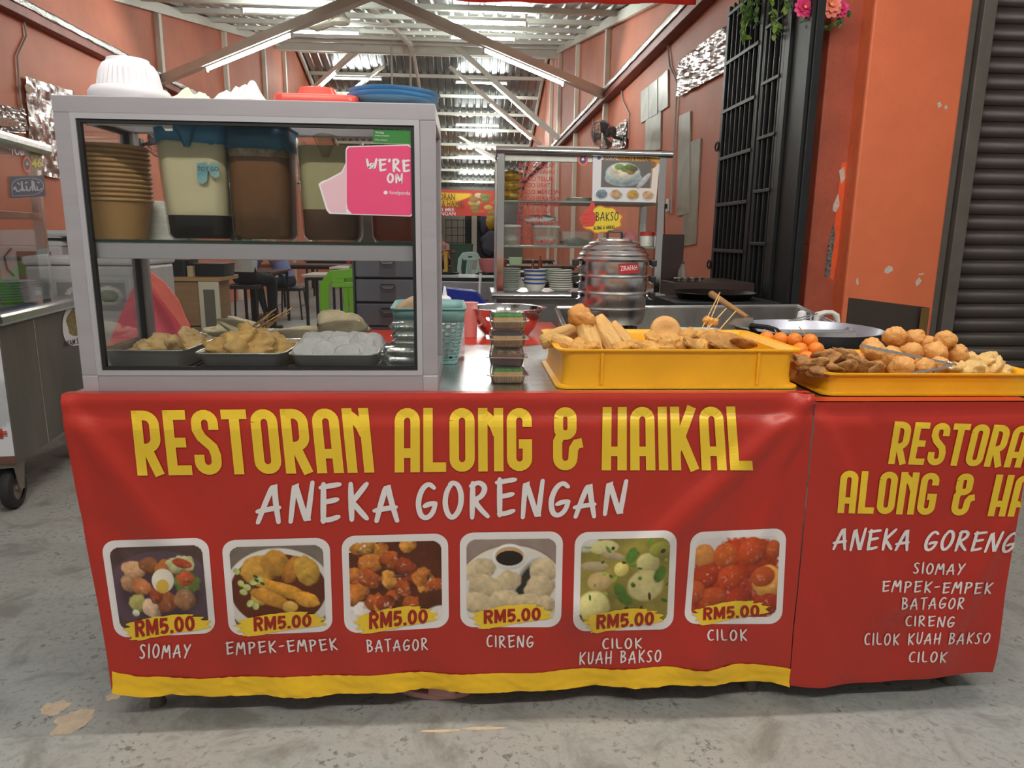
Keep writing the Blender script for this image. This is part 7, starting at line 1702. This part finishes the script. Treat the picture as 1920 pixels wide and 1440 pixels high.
# back wall doorway, post, shelves
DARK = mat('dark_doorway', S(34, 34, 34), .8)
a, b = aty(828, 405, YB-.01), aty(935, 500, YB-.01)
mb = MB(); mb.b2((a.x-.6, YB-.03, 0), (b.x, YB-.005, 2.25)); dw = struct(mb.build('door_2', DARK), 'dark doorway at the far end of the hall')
mb = MB(); x = aty(889, 450, YB-.2).x; mb.b2((x-.10, YB-.30, 0), (x+.10, YB-.12, 2.3)); mb.build('door_post', mat('grey_white_post', S(150, 150, 142), .6), dw)
mb = MB(); mb.b2((x-2.0, YB-.10, .1), (x-.35, YB-.06, 2.2)); mb.build('inner_panel', mat('pale_grey_panel', S(118, 120, 112), .6), dw)
t = thing('wire_grid', 'black wire grid panel standing in the far doorway', 'grid panel', (aty(858, 440, YB-.4).x, YB-.42, 0))
for i in range(5): mb = MB(); mb.box((-.44+.22*i, 0, .95), (.02, .02, 1.9)); mb.build('grid_wire', BLKM, t)
for i in range(6): mb = MB(); mb.box((0, 0, .45+.28*i), (.9, .02, .02)); mb.build('grid_wire', BLKM, t)
q = aty(862, 480, 24); boxthing('rubbish_bin', 'dark green wheelie bin near the far doorway', 'bin', 862, 480, .9, .7, 1.0, 0, 24.2, mat('bin_green', S(38, 70, 56), .5), .85, .06)
for k, (px, c, lab) in enumerate(((824, S(150, 50, 40), 'dark red folded table stacked near the far doorway'), (836, S(196, 160, 70), 'yellow edged folded table in the far stack'), (848, S(60, 50, 44), 'dark folded table at the right of the far stack'))):
    q = aty(px, 480, 17.5); mb = MB(); mb.box((0, 0, .42), (.09, .7, .84)); mb.box((0, 0, .86), (.13, .74, .04)); tag(mb.build('folded_table', mat('folded_table_%d' % k, c, .5), None, bevel=.01, loc=(q.x, 17.8, 0)), lab, 'table', 'folded tables')
for k, (px, c) in enumerate(((830, S(226, 190, 60)), (841, S(196, 56, 48)))):
    q = aty(px, 474, 17.2); mb = MB(); mb.lathe([(.06, 0), (.14, .02), (.15, .03), (.08, .012), (0, .01)], n=20, cap1=False); tag(mb.build('plate', mat('plate_far_%d' % k, c, .4), None, 'auto', loc=(q.x, 17.6, .882)), '%s plate on the folded tables near the doorway' % ('yellow', 'red')[k], 'plate')
# clothes on a rail right of the doorway post
for k, (px, py, c, w, h) in enumerate(((908, 420, S(46, 46, 66), .35, .8), (922, 415, S(150, 130, 50), .5, .6), (918, 455, S(60, 62, 76), .7, .9))):
    q = aty(px, py, YB-.5); mb = MB(); mb.blob((0, 0, 0), (w/2, .10, h/2), k+3, .35, 2, .2); tag(mb.build('hanging_cloth', mat('cloth_%d' % k, c, .8), None, True, loc=(q.x, YB-.14, q.z)), '%s garment hanging in the far doorway' % ('navy', 'mustard', 'slate grey')[k], 'garment', 'garments in the doorway')
# far food banner
q = ((760, 354), (936, 358), (936, 405), (760, 405)); FY = 26.5
fb = thing('food_banner', 'red and yellow restaurant banner hung at the far end', 'banner', (0, FY, 0))
srf = lambda px, py, l: aty(px, py, FY-l*6)-fb.location
p = Print(88, 30, S(196, 58, 38)); p.put(np.clip((.64-p.x+.08*np.sin(p.y*9))*30, 0, 1)*np.clip((.66-p.y)*20, 0, 1)*np.clip((p.y-.1)*20, 0, 1), S(240, 200, 50))
for i in range(22): p.ell(.68+.3*random.Random(i).random(), .15+.75*random.Random(i+50).random(), .05, .10, random.Random(i).choice([S(196, 170, 80), S(150, 120, 60), S(206, 190, 150), S(190, 80, 50), S(120, 130, 60)]), 0, .2, .2, i)
p.sheet('banner_print', quadmap(q, srf), vcmat('far_banner_print', .4), fb, .002)
for s_, qq, m in (('RESTORAN', ((800, 362), (853, 363), (853, 375), (800, 375)), mat('brown_title', S(120, 70, 24), .5)), ('ALONG & HAIKAL', ((790, 376), (873, 376), (873, 388), (790, 388)), mat('brown_title', S(120, 70, 24), .5)), ('BAKSO MEE', ((800, 390), (852, 390), (852, 396), (800, 396)), STW), ('GORENGAN', ((800, 397), (854, 397), (854, 404), (800, 404)), STW)):
    mb = MB(); btext(mb, s_, quadmap(qq, srf), .01, .02); mb.build('banner_lettering', m, fb)
for x in (760, 936):
    a_ = aty(x, 356, FY)-fb.location; mb = MB(); mb.cyl(a_, (a_.x, a_.y, zf2(FY)-.05), .012, n=6); mb.build('hanging_cord', DLEG, fb)
# sandal under the table
sd = thing('sandal', 'dull pink sandal on the floor under the long table', 'sandal', atz(800, 1318, 0)+V(0, .06, .0), -.25)
mb = MB(); sole = [(.115*cos(a)*(1+.05*cos(a)), .042*sin(a)*(1-.12*cos(2*a))) for a in [2*pi*i/28 for i in range(28)]]
mb.prism(sole, 0, .018); PKS = mat('dusty_pink_foam', S(214, 158, 150), .7); mb.build('sole', PKS, sd, bevel=.005)
mb = MB(); mb.grid(lambda u, v: (.015+.075*v, -.042*cos(pi*u), .014+.042*sin(pi*u)), 14, 4); mb.build('strap', PKS, sd, smooth=True, solid=.004)
# ================================================================== people (seated diners)
SKIN = mat('skin', S(168, 116, 88), .55, 0, .05, 8, sss=.05); HAIR = mat('black_hair', S(24, 20, 20), .5)
def person(label, loc, rz, joints, edges, mats, regions, head, hairz):
    """one continuous skinned figure; faces take the clothing colour of the nearest bone"""
    names = list(joints); me = bpy.data.meshes.new('person')
    me.from_pydata([joints[n][0] for n in names], [(names.index(a), names.index(b)) for a, b in edges], [])
    o = bpy.data.objects.new('person', me); COL.objects.link(o)
    sk = o.modifiers.new('skin', 'SKIN'); sk.use_smooth_shade = True
    for i, n in enumerate(names):
        r = joints[n][1]; d = me.skin_vertices[0].data[i]; d.radius = r if isinstance(r, tuple) else (r, r); d.use_root = (n == 'pelvis')
    ss = o.modifiers.new('sub', 'SUBSURF'); ss.levels = ss.render_levels = 1
    dg = bpy.context.evaluated_depsgraph_get(); m2 = bpy.data.meshes.new_from_object(o.evaluated_get(dg))
    bpy.data.objects.remove(o)
    keys = list(mats); m2.materials.clear()
    for k in keys: m2.materials.append(mats[k])
    segs = [(Vector(joints[a][0]), Vector(joints[b][0]), regions.get((a, b), regions.get(b, 'shirt'))) for a, b in edges]
    for p in m2.polygons:
        c = p.center; best = None
        for a, b, rg in segs:
            ab = b-a; t = max(0, min(1, (c-a).dot(ab)/max(ab.length_squared, 1e-9))); dd = (c-a-ab*t).length
            if best is None or dd < best[0]: best = (dd, rg)
        p.material_index = keys.index(best[1]); p.use_smooth = True
    ob = bpy.data.objects.new('person', m2); COL.objects.link(ob); ob.location = loc; ob.rotation_euler = (0, 0, rz); tag(ob, label, 'person')
    hc = Vector(joints['head'][0])
    mb = MB(); mb.sphere(hc+V(0, -.012, .045), (.085, .10, .085), 18, 12); mb.v = [v for v in mb.v]; h = mb.build('hair', HAIR, ob, True)
    for s in (-1, 1):
        mb = MB(); mb.sphere(hc+V(s*.032, .083, .012), (.013, .008, .009), 8, 6); mb.build('eye', BLACK, ob, True)
        mb = MB(); mb.sphere(hc+V(s*.082, .0, .0), (.012, .02, .03), 8, 6); mb.build('ear', SKIN, ob, True)
    mb = MB(); mb.sphere(hc+V(0, .095, -.018), (.012, .016, .022), 8, 6); mb.build('nose', SKIN, ob, True)
    mb = MB(); mb.sphere(hc+V(0, .085, -.055), (.022, .006, .006), 8, 6); mb.build('mouth', mat('lips', S(140, 74, 66), .5), ob, True)
    return ob
def seated(label, loc, rz, shirt, pants, shoe, lean=.10, seat=.48, knee=.0):
    J = {'pelvis': ((0, 0, seat+.10), (.155, .12)), 'waist': ((0, lean*.4, seat+.28), (.145, .11)), 'chest': ((0, lean, seat+.48), (.165, .115)), 'neck0': ((0, lean*1.25, seat+.62), (.075, .07)), 'neck': ((0, lean*1.45, seat+.70), (.052, .054)), 'head': ((0, lean*1.8+.02, seat+.82), (.088, .10)), 'crown': ((0, lean*1.8+.01, seat+.90), (.07, .08))}
    E_ = [('pelvis', 'waist'), ('waist', 'chest'), ('chest', 'neck0'), ('neck0', 'neck'), ('neck', 'head'), ('head', 'crown')]
    R_ = {('neck0', 'neck'): 'skin', ('neck', 'head'): 'skin', ('head', 'crown'): 'skin'}
    for s, n in ((-1, 'l'), (1, 'r')):
        J.update({'sh'+n: ((s*.19, lean, seat+.55), .062), 'el'+n: ((s*.245, lean+.13, seat+.30), .047), 'wr'+n: ((s*.15, lean+.36, seat+.29), .030), 'ha'+n: ((s*.13, lean+.44, seat+.285), (.040, .020)),
                  'hip'+n: ((s*.10, .03, seat+.075), .088), 'kn'+n: ((s*.13, .44, seat+.06), .066), 'ca'+n: ((s*.13, .42+knee*.5, seat*.55), .056), 'an'+n: ((s*.13, .40+knee, .09), .042), 'he'+n: ((s*.13, .38+knee, .045), .042), 'to'+n: ((s*.14, .60+knee, .035), (.045, .032))})
        for f, (dx, dy) in enumerate(((.035, .05), (.018, .085), (.0, .092), (-.018, .085), (-.034, .07))):
            J['f%d%s' % (f, n)] = ((s*(.13+dx*.9), lean+.44+dy, seat+.275), .0095); E_.append(('ha'+n, 'f%d%s' % (f, n))); R_[('ha'+n, 'f%d%s' % (f, n))] = 'skin'
        E_ += [('chest', 'sh'+n), ('sh'+n, 'el'+n), ('el'+n, 'wr'+n), ('wr'+n, 'ha'+n), ('pelvis', 'hip'+n), ('hip'+n, 'kn'+n), ('kn'+n, 'ca'+n), ('ca'+n, 'an'+n), ('an'+n, 'he'+n), ('he'+n, 'to'+n)]
        R_.update({('el'+n, 'wr'+n): 'skin', ('wr'+n, 'ha'+n): 'skin', ('pelvis', 'hip'+n): 'pants', ('hip'+n, 'kn'+n): 'pants', ('kn'+n, 'ca'+n): 'pants', ('ca'+n, 'an'+n): 'pants', ('an'+n, 'he'+n): 'shoe', ('he'+n, 'to'+n): 'shoe'})
    return person(label, loc, rz, J, E_, {'shirt': shirt, 'pants': pants, 'skin': SKIN, 'shoe': shoe}, R_, None, None)
def stool(label, x, y, rz, h=.46):
    t = thing('bar_stool', label, 'stool', (x, y, 0), rz, 'black stools')
    mb = MB(); mb.rings([(.97, h-.05), (1, h-.045), (1, h-.006), (.95, h)], rrect(.38, .36, .05)); mb.build('seat', BLKA, t, smooth='auto')
    for sx in (-1, 1):
        for sy in (-1, 1): mb = MB(); mb.cyl((sx*.19, sy*.18, 0), (sx*.16, sy*.15, h-.045), .013, n=8); mb.build('leg', DLEG, t, smooth='auto')
        mb = MB(); mb.cyl((sx*.178, -.168, .20), (sx*.178, .168, .20), .008, n=8); mb.build('stretcher', CHROME, t, smooth='auto')
    return t
GSH = mat('pale_grey_shirt', S(196, 204, 206), .8, 0, .04, 6); BSH = mat('periwinkle_shirt', S(108, 116, 164), .8, 0, .05, 6); DPT = mat('dark_trousers', S(30, 30, 36), .85); DPT2 = mat('navy_trousers', S(36, 40, 58), .85)
SHOE1 = mat('dark_shoe', S(48, 44, 40), .6); SHOE2 = mat('tan_shoe', S(150, 126, 96), .6)
g = aty(452, 500, 8.9)
stool('black stool under the diner in the pale grey shirt', g.x, 9.0, .05, .62)
seated('diner in pale grey shirt seen from behind through the case', (g.x, 9.0, 0), -.25, GSH, DPT, SHOE1, .12, .62)
b = aty(515, 500, 10.4)
stool('black stool under the diner in the blue shirt', b.x+.12, 10.75, 0, .47)
seated('diner in periwinkle blue shirt bent over the dark table', (b.x+.12, 10.75, 0), 1.25, BSH, DPT2, SHOE2, .26, .47, -.05)
q = aty(834, 455, 19)
stool('black stool near the far doorway', q.x, 19.3, 0, .47)
seated('person in dusty pink top sitting near the far doorway', (q.x, 19.3, 0), 2.6, mat('dusty_pink_top', S(176, 140, 140), .8), DPT, SHOE1, .16, .47)
